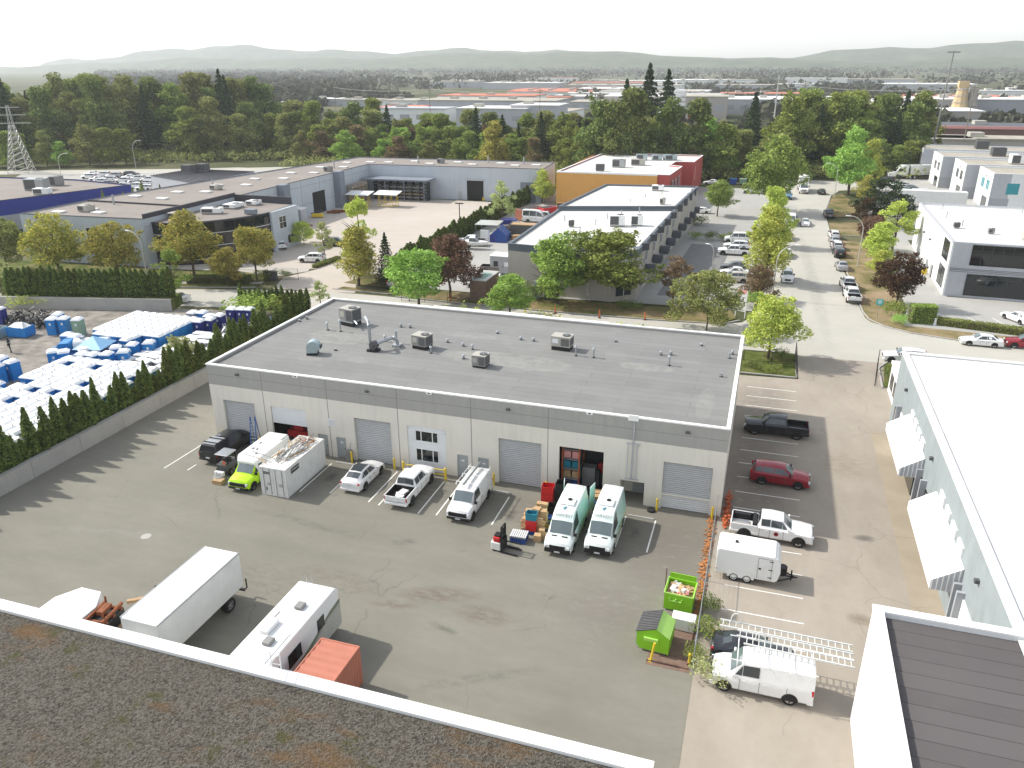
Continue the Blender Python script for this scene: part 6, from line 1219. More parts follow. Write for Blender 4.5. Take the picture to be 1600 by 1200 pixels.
# --- car and ladder truck at the bottom
v = vehicle('sedan', 'dark grey sedan with a red tail light under the racked ladders', 'car', 'sedan', 'car_black', (2.95, -15.55), E_, side_glass=3, trim='black')
v = vehicle('cargo_van', 'white service van with ladders on its rack at the bottom right', 'van', 'van', 'car_white', (3.45, -17.75), W_D, side_glass=1, trim='white_paint')
g = MB()
for x in (1.4, 0, -1.4, -2.5): g.path([(x, -1.0, 1.9), (x, -1.0, 2.35), (x, 1.15, 2.35), (x, 1.0, 1.9)], .03)
g.path([(1.9, -1.0, 2.36), (-2.8, -1.0, 2.36)], .03); g.path([(1.9, 1.0, 2.36), (-2.8, 1.0, 2.36)], .03); g.build('roof_rack', 'white_paint', v)
def ladder(lab, x0, y0, x1, y1, z, w=.45, n=18, m='white_dirty', hoop=False):
    o = T('ladder', lab, 'ladder', (x0, y0, z), math.atan2(y1 - y0, x1 - x0)); L = math.hypot(x1 - x0, y1 - y0); g = MB()
    for y in (0, w): g.box(0, L, y - .03, y + .03, 0, .09)
    g.build('rail', m, o); g = MB()
    for i in range(n): x = L * (i + .5) / n; g.tube((x, 0, .045), (x, w, .045), .022, 6)
    g.build('rung', m, o)
    if hoop: MB().path([(.6, w, .05), (.62, w, .4), (.75, w, .62), (.95, w, .65), (1.1, w, .5), (1.15, w, .05)], .03).build('hook', m, o)
ladder('long aluminium ladder with a hook, farther side of the van rack', 0.9, -16.2, 8.1, -16.3, 2.42, .55, 20, hoop=True); ladder('second long aluminium ladder under the hooked one on the van rack', 1.9, -16.8, 8.1, -16.95, 2.4, .5, 18); ladder('third long aluminium ladder at the nearer side of the van rack', 2.3, -17.4, 8.1, -17.6, 2.42, .55, 18, hoop=True)
o = T('step_ladder', 'blue tall step ladder leaning between the two left loading doors', 'ladder', (-40.9, -1.5, 0), R(20)); g = MB()
for x in (-.3, .3): g.tube((x, -.9, 0), (x * .7, .1, 3.6), .045, 6)
g.build('rail', 'blue', o)
for x in (-.3, .3): MB().tube((x, 1.0, 0), (x * .7, .15, 3.6), .04, 6).build('rear_leg', 'blue', o)
g = MB()
for i in range(11): t_ = (i + .6) / 12; xx = .3 * (1 - .3 * t_); g.box(-xx, xx, -.9 + t_ - .06, -.9 + t_ + .06, 3.6 * t_, 3.6 * t_ + .03)
g.build('step', 'galv_blue', o)
# shipping containers
def container(lab, x, y, rz, m, L=6.06, trash=False, grp=None):
    o = T('shipping_container', lab, 'container', (x, y, 0), rz, grp); w, h = 2.44, 2.59; g = MB()
    for s in (-1, 1):
        n = int(L / .28); V = []; F = []
        for i in range(n * 4 + 1):
            xx = -L / 2 + .1 + (L - .2) * i / (n * 4); d = [0, 0, .035, .035][i % 4]; yy = s * (w / 2 - d - .005); V += [(xx, yy, .15), (xx, yy, h - .1)]
        for i in range(n * 4): F.append((2 * i, 2 * i + 2, 2 * i + 3, 2 * i + 1))
        g.add(V, F)
    g.build('side_wall', m, o)
    g = MB(); n = int(L / .55); V = []; F = []
    for i in range(n * 4 + 1):
        xx = -L / 2 + .05 + (L - .1) * i / (n * 4); d = [0, 0, .03, .03][i % 4]; V += [(xx, -w / 2 + .08, h - .02 - d), (xx, w / 2 - .08, h - .02 - d)]
    for i in range(n * 4): F.append((2 * i, 2 * i + 1, 2 * i + 3, 2 * i + 2))
    g.add(V, F); g.build('roof', m, o)
    g = MB(); c = .1
    for sx in (-1, 1):
        for sy in (-1, 1): g.box(*sorted((sx * L / 2, sx * (L / 2 - c))), *sorted((sy * w / 2, sy * (w / 2 - c))), 0, h)
    for sy in (-1, 1):
        for z in (.0, h - .1): g.box(-L / 2 + c, L / 2 - c, *sorted((sy * w / 2, sy * (w / 2 - .08))), z + (.03 if z == 0 else 0), z + .13 if z == 0 else z + .1)
    for sx in (-1, 1):
        for z in (.03, h - .11): g.box(*sorted((sx * (L / 2), sx * (L / 2 - .1))), -w / 2 + c, w / 2 - c, z, z + .11)
    g.build('frame', m, o)
    for s in (-1, 1):
        a, b = sorted((s * .012, s * (w / 2 - c))); dd = MB().box(-L / 2 + .02, -L / 2 + .07, a, b, .15, h - .12).build('door', m, o)
        g = MB()
        for yy in (a + .25, b - .25): g.tube((-L / 2 - .01, yy, .15), (-L / 2 - .01, yy, h - .12), .022, 6)
        for z in (1.0, 1.15): g.box(-L / 2 - .03, -L / 2 + .01, a + .25, a + .6, z, z + .03)
        g.build('lock_bar', 'hvac_grey', dd)
    MB().box(L / 2 - .07, L / 2 - .02, -w / 2 + c, w / 2 - c, .15, h - .12).build('end_wall', m, o); return o
c = container('white shipping container with scrap on top between lime van and white hatchback', -34.9, -4.65, N_, 'white_dirty')
for a, b_ in (((-2.9 + 1.0, -1.232, 2.05), (PI / 2, 0, 0)),):
    p = MB().box(-2.2, -1.05, -1.236, -1.225, 1.85, 2.3).build('name_board', 'black', c); text('STORAGE', .24, 'white_paint', p, (-1.62, -1.238, 2.1), (PI / 2, 0, 0), .002)
p = MB().box(-3.06, -3.045, .25, .85, 2.0, 2.2).build('name_board', 'black', c); text('STORAGE', .12, 'white_paint', p, (-3.063, .55, 2.1), (PI / 2, 0, -PI / 2), .002)
MB().box(-3.07, -3.04, .62, .75, .5, .8).build('vent_plate', 'hvac_grey', c)
r2 = random.Random(3)
for i in range(26):
    L = r2.uniform(.9, 3.4); x, yy = r2.uniform(-2.6, 1.4), r2.uniform(-1.0, .9); a = r2.gauss(0, .18) if i < 18 else r2.uniform(-1.5, 1.5)
    L = min(L, 2.8 - x); g = MB().box(0, L, -.04, .04, 0, r2.choice([.03, .06])); o = g.build('scrap_bar', r2.choice(['wood_grey', 'white_dirty', 'galv', 'hvac_grey', 'wood']), loc=(-34.9 - yy, -4.65 + x, 2.6 + r2.uniform(0, .16)), rz=N_ + a); o.rotation_euler.y = r2.uniform(-.04, .02)
    tag(o, 'long scrap bar lying on top of the white container', 'scrap', 'scrap bars on the white container')
g = MB(); rr = random.Random(8)
for i in range(46): a = rr.uniform(0, 6.28); p0 = Vector((rr.uniform(-.7, .7), rr.uniform(-.6, .6), rr.uniform(.02, .3))); g.tube(p0, p0 + Vector((math.cos(a) * .4, math.sin(a) * .4, rr.uniform(-.1, .25))), .018, 4)
tag(g.build('wire_tangle', 'steel_rust', loc=(-34.7, -2.6, 2.62)), 'rusty tangle of wire and offcuts at the rear end of the white container top', 'scrap')
container('orange-red shipping container at the bottom edge beside the caravan', -19.35, -27.3, S_, 'container_red')
# box truck
t = T('box_truck', 'white box truck seen from behind and above in the lower left', 'truck', (-30.45, -23.5, 0), N_)
mb = MB(); mb.box(-3.75, 3.75, -1.3, 1.3, 1.05, 3.55); bd = mb.build('box_body', 'white_dirty', t, bev=.06); bd.location.x = 0
MB().box(-3.7, 3.2, -1.22, 1.22, 3.552, 3.575).build('roof', 'white_dirty', t)
g = MB()
for s in (-1, 1): g.box(-3.75, 3.75, *sorted((s * 1.31, s * 1.24)), 3.5, 3.58)
g.build('roof_rail', 'galv', t)
for i in (0, 1): o = MB().box(-.22, .22, -.012, 0, -.32, .32).build('emblem', 'hvac_grey', t); o.location = (-1.4 + i * .42, -1.30, 1.62 + i * .12); o.rotation_euler = (0, R(28), 0)
# the truck's tail points along +y: rebuild its rear fittings at the local -x end
t.rotation_euler.z = S_
g = MB(); g.box(-3.9, -3.74, -1.25, 1.25, .55, .68); g.box(-3.88, -3.8, -.1, .1, .68, 1.05); g.path([(-3.85, 1.2, .6), (-4.1, 1.2, .6), (-4.1, 1.2, 1.3)], .05); g.build('rear_bumper', 'black', t)
g = MB(); g.box(-3.6, 3.9, -.45, .45, .75, 1.04); g.build('chassis', 'black', t)
for y in (-1.05, 1.05): wheel(t, -2.3, y, .5, .45, 'hvac_grey'); wheel(t, 4.6, y, .5, .28, 'hvac_grey')
g = MB(); g.box(3.8, 5.4, -1.15, 1.15, .6, 2.2); g.build('cab', 'white_paint', t, bev=.15); MB().box(-3.76, -3.75, -1.15, 1.15, 1.15, 3.4).build('rear_door', 'wall_light_grey', t)
# caravan
t = T('travel_trailer', 'white caravan with two dark roof vents beside the orange-red container', 'caravan', (-22.75, -24.75, 0), S_)
mb = MB(); mb.ext([(-4.1, .6), (4.2, .6), (4.2, 3.1), (3.9, 3.38), (-3.8, 3.38), (-4.1, 3.1)], -1.25, 1.25); mb.build('body', 'white_paint', t, bev=.08)
g = MB()
g.ext([(-4.12, .58), (3.5, .58), (1.4, 1.0), (-.8, 1.35), (-2.6, 2.0), (-4.12, 2.15)], 1.255, 1.275); g.ext([(-4.12, .58), (3.5, .58), (1.4, 1.0), (-.8, 1.35), (-2.6, 2.0), (-4.12, 2.15)], -1.275, -1.255); g.build('lower_panel', 'rv_grey', t)
g = MB(); g.ext([(3.5, .6), (3.2, .95), (1.0, 1.25), (-1.2, 1.75), (-3.0, 2.3), (-4.1, 2.42), (-4.1, 2.2), (-2.6, 2.02), (-.8, 1.4), (1.4, 1.02)], 1.256, 1.285); g.build('green_stripe', 'rv_green', t)
for x0, x1, z0, z1 in ((-2.3, -1.55, 1.9, 2.65), (.2, 1.5, 1.75, 2.6), (2.1, 2.9, 1.4, 2.6)):
    w_ = MB().box(x0, x1, 1.25, 1.29, z0, z1).build('window', 'window_glass', t, bev=.02); MB().box(x0 - .04, x1 + .04, 1.251, 1.28, z0 - .05, z0).build('frame', 'black', w_)
for x in (-1.6, 1.6): v_ = MB(); v_.box(x - .3, x + .3, -.05, .5, 3.38, 3.6); v_.build('roof_vent', 'hvac_grey', t, bev=.08)
MB().box(-.1, 1.1, -.75, -.15, 3.38, 3.66).build('air_conditioner', 'white_paint', t, bev=.06); MB().box(-.9, -.35, -1.0, -.7, 3.38, 3.45).build('hatch', 'white_dirty', t)
MB().tube((.6, .95, 3.4), (3.4, .95, 3.4), .03, 6).build('gutter', 'trim_white', t)
g = MB()
for y in (-.95, -.55): g.path([(-4.16, y, .9), (-4.16, y, 3.45), (-4.05, y, 3.68), (-3.75, y, 3.62), (-3.6, y, 3.38)], .022)
for i in range(8): g.tube((-4.16, -.95, 1.0 + i * .3), (-4.16, -.55, 1.0 + i * .3), .018, 5)
g.build('ladder', 'chrome', t); g = MB(); g.box(-4.2, -4.08, -1.15, 1.15, .4, .55); g.build('rear_bumper', 'black', t); g = MB()
for z in (1.1, 1.3): MB().box(-4.13, -4.1, .95, 1.1, z, z + .14).build('tail_light', 'tail_red', t)
for x in (-.6, .5):
    for y in (-1.1, 1.1): wheel(t, x, y, .36, .22, 'chrome')
# white flat-roofed camper and the flat trailer with the rusty load
t = T('camper_shell', 'white flat-topped camper with clipped corners at the lower left', 'camper', (-37.1, -28.1, 0), N_)
mb = MB(); pl = [(-3.5, -1.75), (3.0, -1.75), (4.2, -.6), (4.2, .75), (3.6, 1.75), (-3.5, 1.75)]; pl = [(-3.5, -1.9), (2.6, -1.9), (3.9, -.9), (3.9, .9), (2.6, 1.9), (-3.5, 1.9)]
mb.prism([(x, y * .85) for x, y in pl], .5, 2.1); mb.build('body', 'white_paint', t, bev=.05); mb = MB().box(1.0, 1.45, -.35, .2, 2.1, 2.17); mb.build('roof_hatch', 'white_dirty', t)
for x in (-1, .2):
    for y in (-1.4, 1.4): wheel(t, x, y, .34, .2, 'chrome')
t = T('flat_trailer', 'low flat-deck trailer with wooden planks between camper and box truck', 'trailer', (-34.75, -26.5, 0), N_)
MB().box(-2.6, 2.4, -1.0, 1.0, .62, .72).build('deck', 'wood_grey', t); MB().box(-2.6, 2.4, -1.03, -1.0, .55, .76).build('side_rail', 'black', t); MB().box(-2.6, 2.4, 1.0, 1.03, .55, .76).build('side_rail', 'black', t)
for x in (-.4, .5):
    for y in (-.95, .95): wheel(t, x, y, .3, .2, 'hvac_grey')
t = T('steel_tank', 'black tank with a rusty frame on top standing on the flat trailer', 'tank', (-34.85, -25.6, .73), N_ + R(8))
MB().box(-.95, .95, -.65, .65, 0.1, .95).build('tank', 'black', t, bev=.06); MB().box(-1.1, 1.1, -.8, .8, 0, .1).build('timber_base', 'wood', t)
g = MB()
for x in (-.8, -.1, .6): g.box(x, x + .18, -.7, .7, .95, 1.1)
for y in (-.6, .5): g.box(-.95, 1.0, y, y + .14, 1.1, 1.28)
g.box(-.4, .5, -.25, .2, 1.28, 1.5); g.tube((-.6, -.4, 1.1), (-.6, -.4, 1.7), .06); g.tube((.7, .3, 1.1), (.75, .35, 1.75), .06); g.build('rusty_frame', 'steel_rust', t)
g = MB()
for i in range(7): y = -.6 + i * .2; g.box(-.97, -.95, y, y + .05, .15, .9)
g.build('rib', 'hvac_coil', t)
t = T('hand_winch', 'pale wooden arm with dark crossed bars behind the black tank', 'machine', (-33.7, -23.4, 0), R(35))
MB().box(-1.1, .9, -.12, .12, 1.5, 1.7).build('arm', 'wood', t); g = MB(); g.tube((-.5, -.5, .0), (.6, .5, 2.1), .05); g.tube((-.5, .5, .0), (.6, -.5, 2.1), .05); g.tube((.3, -.7, 1.6), (.3, .7, 1.6), .05); g.build('crossed_bar', 'black', t)
tag(MB().box(-.9, .9, -.7, .7, .0, 1.25).build('white_crate', 'white_dirty', loc=(-33.2, -24.3, 0), bev=.03), 'pale crate behind the winch beside the box truck', 'crate')
# --- street cars: prototypes and copies
def far(lab, kind, paint, p, rz, name=None, group='vehicles parked along the far street', **k):
    return vehicle(name or {'sedan': 'sedan', 'suv': 'suv', 'pickup': 'pickup_truck', 'van': 'cargo_van', 'highvan': 'delivery_van', 'ev': 'hatchback'}[kind], lab, {'sedan': 'car', 'suv': 'car', 'ev': 'car', 'pickup': 'pickup', 'van': 'van', 'highvan': 'van'}[kind], kind, paint, p, rz, group=group, side_glass=3, **k)
SR_ = S_ + .04
far('white pickup facing away at the curb by the corner, rear one of two', 'pickup', 'car_white', (14.22, 68.21), N_ + .06)
far('white pickup in front of the corner pickup, half hidden by it', 'pickup', 'car_white', (14.10, 74.58), N_ + .06)
far('silver sedan at the right curb beyond the two white pickups', 'sedan', 'car_silver', (13.95, 87.97), N_ + .05)
far('black car at the right curb at the tail of the white group', 'suv', 'car_black', (14.11, 98.14), N_ + .05)
far('white car right behind the black one at the right curb', 'suv', 'car_white', (14.00, 104.28), N_ + .05)
far('white sedan second from the far end of the right curb row', 'sedan', 'car_silver', (13.94, 109.66), N_ + .05)
far('white car at the far end of the right curb row', 'suv', 'car_white', (14.08, 114.81), N_ + .05)
far('dark pickup at the right curb between the two driveways', 'pickup', 'car_grey', (14.23, 139.48), N_ + .05)
far('small black car at the right curb beside the grass before the far lot', 'sedan', 'car_black', (14.08, 175.35), N_ + .06)
far('white SUV with a roof rack at the left curb, nearest one', 'suv', 'car_white', (5.07, 77.14), S_ + .03, rails=True)
far('white sedan at the left curb behind the nearest SUV', 'sedan', 'car_white', (4.99, 94.82), S_ + .03)
far('rose coloured car at the left curb by the lime trees', 'suv', 'car_rose', (5.13, 110.79), S_ + .03)
far('pale blue pickup at the left curb of the far street', 'pickup', 'car_blue', (5.37, 164.82), S_ + .03)
far('white sedan driving towards the viewer in the middle of the street', 'sedan', 'car_white', (8.86, 127.39), S_ + .03, group=None)
far('white sedan parked on the cross street beside the dry verge', 'sedan', 'car_white', (27.98, 51.06), W_D - .02, group=None)
far('dark red car cut by the right edge on the cross street', 'suv', 'car_red', (33.11, 51.66), W_D - .02, group=None)
far('white sedan in the office lot above the low hedge at the right edge', 'sedan', 'car_white', (34.90, 63.41), R(118), group=None)
far('white car behind the corner of the white-roofed building, in the street', 'suv', 'car_white', (18.09, 41.77), W_D, group=None)
far('beige car parked across the far end of the street, left one', 'sedan', 'car_beige', (11.75, 212.72), E_, group=None); far('pale teal car parked across the far end of the street, right one', 'sedan', 'car_teal', (16.30, 214.05), W_D, group=None)
far('dark blue pickup beside the glazed office wall', 'pickup', 'car_navy', (31.86, 145.62), N_ + .03, group=None)
def boxtruck(lab, p, rz, grey=False, L=6.5, name='box_truck', H=3.4, nose=True, grp=None):
    t = T(name, lab, 'truck', p, rz, grp); x1 = 1.2
    MB().box(x1 - L, x1, -1.25, 1.25, 1.0, H).build('box_body', 'white_dirty' if not grey else 'rv_grey', t, bev=.05); MB().box(x1 - L, x1 + 2.4, -.4, .4, .6, .98).build('chassis', 'black', t)
    c = MB(); c.ext([(x1 + .15, .55), (x1 + 2.9, .55), (x1 + 2.95, 1.3), (x1 + (2.0 if nose else 2.8), 1.5), (x1 + 1.5 if nose else x1 + 2.3, 2.5), (x1 + .15, 2.6)], -1.1, 1.1); c.build('cab', 'white_paint', t, bev=.1)
    g = MB(); a, b = ((x1 + 2.0, 1.5), (x1 + 1.5, 2.5)) if nose else ((x1 + 2.8, 1.5), (x1 + 2.3, 2.5)); g.add([(a[0] + .03, -.95, a[1] + .08), (a[0] + .03, .95, a[1] + .08), (b[0] + .05, .9, b[1] - .12), (b[0] + .05, -.9, b[1] - .12)], [(0, 1, 2, 3)]); g.build('windshield', 'windshield', t)
    MB().box(x1 + 2.93, x1 + 2.98, -.6, .6, .7, 1.25).build('grille', 'hvac_grey', t); MB().box(x1 + .5, x1 + 1.3, -1.115, 1.115, 1.6, 2.3).build('side_window', 'glass', t)
    for y in (-1, 1): wheel(t, x1 + 2.1, y, .45, .28); wheel(t, x1 - L + 1.5, y, .45, .4)
    for y in (-1, 1): MB().box(x1 + 2.9, x1 + 2.97, y * .85 - .15, y * .85 + .15, .8, 1.0).build('headlight', 'lamp_glass', t); MB().box(x1 + 1.6, x1 + 1.7, *sorted((y * 1.2, y * 1.45)), 1.7, 2.1).build('mirror', 'black', t)
    return t
boxtruck('big white box truck parked facing the viewer near the street end', (9.39, 177.54), S_ + .03, L=7.5, H=4.1); boxtruck('grey-bodied box truck at the left curb of the street', (5.56, 128.72), S_ + .03, True, L=5.2, H=3.3, nose=False)
# semi truck and its white trailer, and the trailer by the teal-windowed office
t = T('semi_truck', 'white long-nosed semi truck with its trailer by the far office block', 'truck', (38.2, 214.5, 0), R(196)); 
c = MB(); c.ext([(-1.5, .9), (4.2, .7), (4.3, 1.7), (2.2, 2.2), (1.4, 3.2), (.2, 4.0), (-1.5, 4.1)], -1.2, 1.2); c.build('cab', 'white_paint', t, bev=.12); MB().box(4.28, 4.36, -.5, .5, .9, 1.7).build('grille', 'hvac_grey', t)
g = MB(); g.add([(2.25, -1.0, 2.28), (2.25, 1.0, 2.28), (1.52, .95, 3.12), (1.52, -.95, 3.12)], [(0, 1, 2, 3)]); g.build('windshield', 'glass', t); MB().box(.2, 1.4, -1.215, 1.215, 2.2, 3.0).build('side_window', 'glass', t); MB().box(-16, -2.2, -1.3, 1.3, 1.2, 4.1).build('trailer_body', 'white_dirty', t, bev=.05); MB().box(-15, 2, -.5, .5, .7, 1.18).build('chassis', 'black', t)
for x in (3.2, -2.4, -3.7, -13, -14.3):
    for y in (-1, 1): wheel(t, x, y, .52, .35)
t = T('semi_trailer', 'long white trailer beside the nearest stepped office block', 'trailer', (38.6, 160.4, 0), R(-1)); MB().box(-8, 7.2, -1.3, 1.3, 1.1, 4.0).build('body', 'white_dirty', t, bev=.05); MB().box(-8.04, -8.0, -.9, .9, 1.5, 3.6).build('rear_door', 'hvac_coil', t)
for x in (-6.5, -5.2, 5):
    for y in (-1, 1): wheel(t, x, y, .5, .35)
for i, (x, y, k, pt, l) in enumerate([(37.5, 186.6, 'sedan', 'car_green', 'dark green car parked by the second stepped office block, nearer one'), (37.2, 190.2, 'sedan', 'car_silver', 'silver car behind the dark green car at the stepped offices'), (35.4, 193.6, 'suv', 'car_white', 'white SUV in the row at the third stepped office block'), (35.0, 197.2, 'sedan', 'car_white', 'white car in the row at the third stepped office block'), (33, 204.5, 'suv', 'car_black', 'black car in front of the semi truck'), (37.5, 178, 'van', 'car_white', 'white van between trailer and green car at the stepped offices'), (25.2, 212, 'sedan', 'car_black', 'black car left of the semi truck, nearer one'), (23.0, 214, 'sedan', 'car_grey', 'grey car left of the semi truck, farther one')]):
    far(l, k, pt, (x, y), W_D + .05, group='cars at the stepped offices')
# tenant lot cars
for (u, v_, k, pt, l, dz) in [(1147,440,'suv','car_beige','beige SUV parked nearest in the tenant lot',0), (1147,430,'sedan','car_white','white car behind the beige SUV in the tenant lot',0), (1147,421,'sedan','car_grey','dark-roofed car third from the front in the tenant lot',0), (1147,398,'pickup','car_white','white pickup with open bed in the tenant lot',0), (1150,389,'suv','car_white','white SUV hidden behind the white pickup in the tenant lot',0), (1154,379,'van','car_white','white window van at the back of the tenant lot row',0), (1095,333,'sedan','car_white','white sedan at the end of the tenant building by the round tree',0), (1112,288,'sedan','car_white','white car beside the red end of the orange building',0), (1174,302,'suv','car_white','white SUV half under the big tree of the far street',0)]:
    x, y = {}.get(u, None) or (0, 0)
    P0 = {(1147,440): (-3.10, 73.78), (1147,430): (-3.34, 78.05), (1147,421): (-3.57, 82.13), (1147,398): (-4.21, 93.64), (1150,389): (-4.15, 98.75), (1154,379): (-3.99, 104.84), (1095,333): (-14.20, 136.18), (1112,288): (-15.70, 185.59), (1174,302): (-4.02, 171.17)}[(u, v_)]
    far(l, k, pt, P0, W_D + .04, group='cars in the tenant lot')
# pale yard and west street
far('white SUV standing on the pale yard by the low hedge', 'suv', 'car_white', (-75.92, 65.91), W_D + .2, group=None); far('white pickup beside the yellow tree on the pale yard', 'suv', 'car_white', (-87.87, 73.87), E_ + 2.4, group=None); far('black car behind the yellow-green tree on the pale yard', 'suv', 'car_black', (-78.37, 79.16), E_ + .3, group=None)
far('white car under the young tree by the hedge end', 'sedan', 'car_white', (-81.97, 37.09), W_D + .3, group=None); far('white car behind the tall hedge at the left, left one', 'sedan', 'car_white', (-111.21, 40.13), W_D + .2, group=None); far('white car behind the tall hedge at the left, right one', 'sedan', 'car_white', (-99.73, 42.82), W_D + .2, group=None); far('pale car on the street west of the grey roof corner', 'suv', 'car_silver', (-53.18, 55.08), E_ + 1.2, group=None)
# tenant yard
far('grey-brown pickup in the tenant yard beside the beige wall', 'pickup', 'car_brown', (-41.52, 68.16), E_ + .1, group=None, rim='chrome'); far('white sedan behind the yard fence, nearer of two', 'sedan', 'car_white', (-40.98, 58.42), W_D + .05, group=None); far('white sedan behind the yard fence, farther of two', 'sedan', 'car_white', (-40.18, 61.97), W_D + .05, group=None)
far('white-canopied brown pickup by the diagonal hedge', 'pickup', 'car_brown', (-49.65, 103.79), W_D + .1, group=None); far('white pickup behind the small boat on the tenant yard', 'pickup', 'car_white', (-53.56, 87.92), W_D, group=None); far('white van at the far end of the tenant yard', 'van', 'car_white', (-47.13, 116.87), E_, group=None); far('white high van at the far end of the tenant yard', 'highvan', 'car_white', (-48.14, 114.13), E_, group=None)
# white cars beyond the roofs
r4 = random.Random(4)
for i in range(22):
    x, y = [-207, -202, -190][i // 8] + (i % 8) * 5.6 + r4.uniform(-.5, .5), [151, 143, 134.5][i // 8] - (i % 8) * 1.45 + r4.uniform(-1, 1)
    vehicle('suv' if i % 3 else 'sedan', 'white car in the crowded lot beyond the long tan roof', 'car', 'suv' if i % 3 else 'sedan', ['car_white', 'car_white', 'car_silver', 'car_white', 'car_grey'][i % 5] if i % 5 != 4 else 'car_white', (x, y), R(200), group='white cars beyond the tan roof', side_glass=3)
vehicle('suv', 'black car standing among the white ones beyond the tan roof', 'car', 'suv', 'car_black', (-193, 152), R(20), side_glass=3)

# ================================================================ GOODS, BINS, SMALL THINGS IN THE YARD
def crate(lab, x, y, z, lx, ly, h, m, rz=0, cat='crate', name='plastic_crate', grp='plastic crates by the open bay', open_top=True):
    o = T(name, lab, cat, (x, y, z), rz, grp); w = .03
    g = MB(); g.box(-lx / 2, lx / 2, -ly / 2, -ly / 2 + w, 0, h).box(-lx / 2, lx / 2, ly / 2 - w, ly / 2, 0, h).box(-lx / 2, -lx / 2 + w, -ly / 2 + w, ly / 2 - w, 0, h).box(lx / 2 - w, lx / 2, -ly / 2 + w, ly / 2 - w, 0, h).box(-lx / 2 + w, lx / 2 - w, -ly / 2 + w, ly / 2 - w, 0.001, .03)
    g.build('wall', m, o)
    g = MB(); e = .015; g.box(-lx / 2 - e, lx / 2 + e, -ly / 2 - e, -ly / 2, h - .05, h + .002).box(-lx / 2 - e, lx / 2 + e, ly / 2, ly / 2 + e, h - .05, h + .002).box(-lx / 2 - e, -lx / 2, -ly / 2, ly / 2, h - .05, h + .001).box(lx / 2, lx / 2 + e, -ly / 2, ly / 2, h - .05, h + .001); g.build('rim', m, o)
    return o
def carton(lab, x, y, z, lx, ly, h, rz=0):
    o = T('cardboard_box', lab, 'box', (x, y, z), rz, 'cardboard boxes by the open bay'); MB().box(-lx / 2, lx / 2, -ly / 2, ly / 2, 0, h).build('body', 'cardboard', o, bev=.008); MB().box(-lx / 2, lx / 2, -.03, .03, h, h + .004).build('tape', 'wood', o)
for i in range(4):
    o = T('pallet', ['blue pallet at the bottom of the stack beside the forklift', 'second blue pallet of the stack beside the forklift', 'third blue pallet of the stack beside the forklift', 'grey slotted pallet on top of the blue ones beside the forklift'][i], 'pallet', (-13.95, -7.75, i * .15), .05, 'pallets stacked beside the forklift')
    g = MB()
    for k in range(3): g.box(-.6, .6, -.5 + k * .43, -.38 + k * .43, 0, .1)
    g.build('runner', 'blue' if i < 3 else 'galv', o); g = MB()
    for k in range(8): g.box(-.6 + k * .155, -.49 + k * .155, -.5, .5, .1, .14)
    g.build('deck', 'blue' if i < 3 else 'shutter_light', o)
for i, (m, z, l) in enumerate([('blue', 0, 'blue crate at the foot of the red and teal crate stack'), ('red', .32, 'lower red crate of the stack behind the pallets'), ('red', .62, 'middle red crate of the stack behind the pallets'), ('red', .92, 'upper red crate of the stack behind the pallets'), ('teal', 1.22, 'lower teal crate topping the red crates'), ('teal', 1.5, 'upper teal crate topping the red crates')]): crate(l, -13.35, -6.55, z, .8, .6, .3, m, .03)
r5 = random.Random(5)
WH = ['left of the crate stack', 'right of the crate stack', 'behind the crate stack', 'between stack and yellow cart', 'at the back of the goods', 'beside the left mint van', 'on the edge of the goods']
k = 0
for (x, y, n) in [(-13.95, -6.3, 4), (-12.75, -6.35, 4), (-13.9, -5.6, 5), (-13.25, -5.5, 6), (-12.7, -5.5, 5), (-12.65, -7.4, 2), (-12.35, -7.0, 3), (-13.6, -4.6, 3), (-13.0, -4.3, 5), (-13.6, -3.5, 3), (-11.75, -2.9, 4), (-11.7, -3.6, 3)]:
    z = 0
    for j in range(n):
        h = r5.uniform(.22, .36); carton('cardboard box, layer %s of the pile %s' % (['one', 'two', 'three', 'four', 'five', 'six'][j], ['left of the red crates', 'right of the red crates', 'behind the red crates at left', 'behind the red crates, tallest', 'behind the red crates at right', 'before the pallets at right', 'between pallets and crates', 'at the left middle of the goods', 'in the middle of the goods', 'near the red bins', 'by the van rear door', 'by the van side'][k]), x + r5.uniform(-.04, .04), y + r5.uniform(-.04, .04), z, r5.uniform(.42, .6), r5.uniform(.36, .5), h, r5.uniform(-.2, .2)); z += h + .006
    k += 1
for i, (x, y, z, m, h, l) in enumerate([(-13.35, -1.9, 0, 'red', .5, 'bottom red bin at the wall side of the goods'), (-13.35, -1.9, .52, 'red', .5, 'middle red bin at the wall side of the goods'), (-13.35, -1.9, 1.04, 'red', .55, 'top red bin at the wall side of the goods'), (-12.25, -1.7, 0, 'black', 1.0, 'lower black bin next to the red bins'), (-12.25, -1.7, 1.02, 'black', .9, 'upper black bin next to the red bins'), (-12.5, -3.3, 0, 'black', .7, 'low black bin in front of the tall black ones'), (-11.95, -4.4, 0, 'teal', .35, 'lower teal crate behind the left mint van nose'), (-11.95, -4.4, .36, 'black', .35, 'black crate on the teal one behind the left mint van nose'), (-12.35, -5.0, 0, 'teal', .4, 'teal crate beside the yellow cart'), (-11.9, -3.5, 0, 'yellow', .3, 'yellow crate beside the left mint van'), (-12.6, -4.9, .45, 'blue', .2, 'small blue crate on the yellow cart')]): crate(l, x, y, z, .95 if h > .45 else .6, .8 if h > .45 else .5, h, m, r5.uniform(-.08, .08), 'bin' if h > .45 else 'crate', 'storage_bin' if h > .45 else 'plastic_crate')
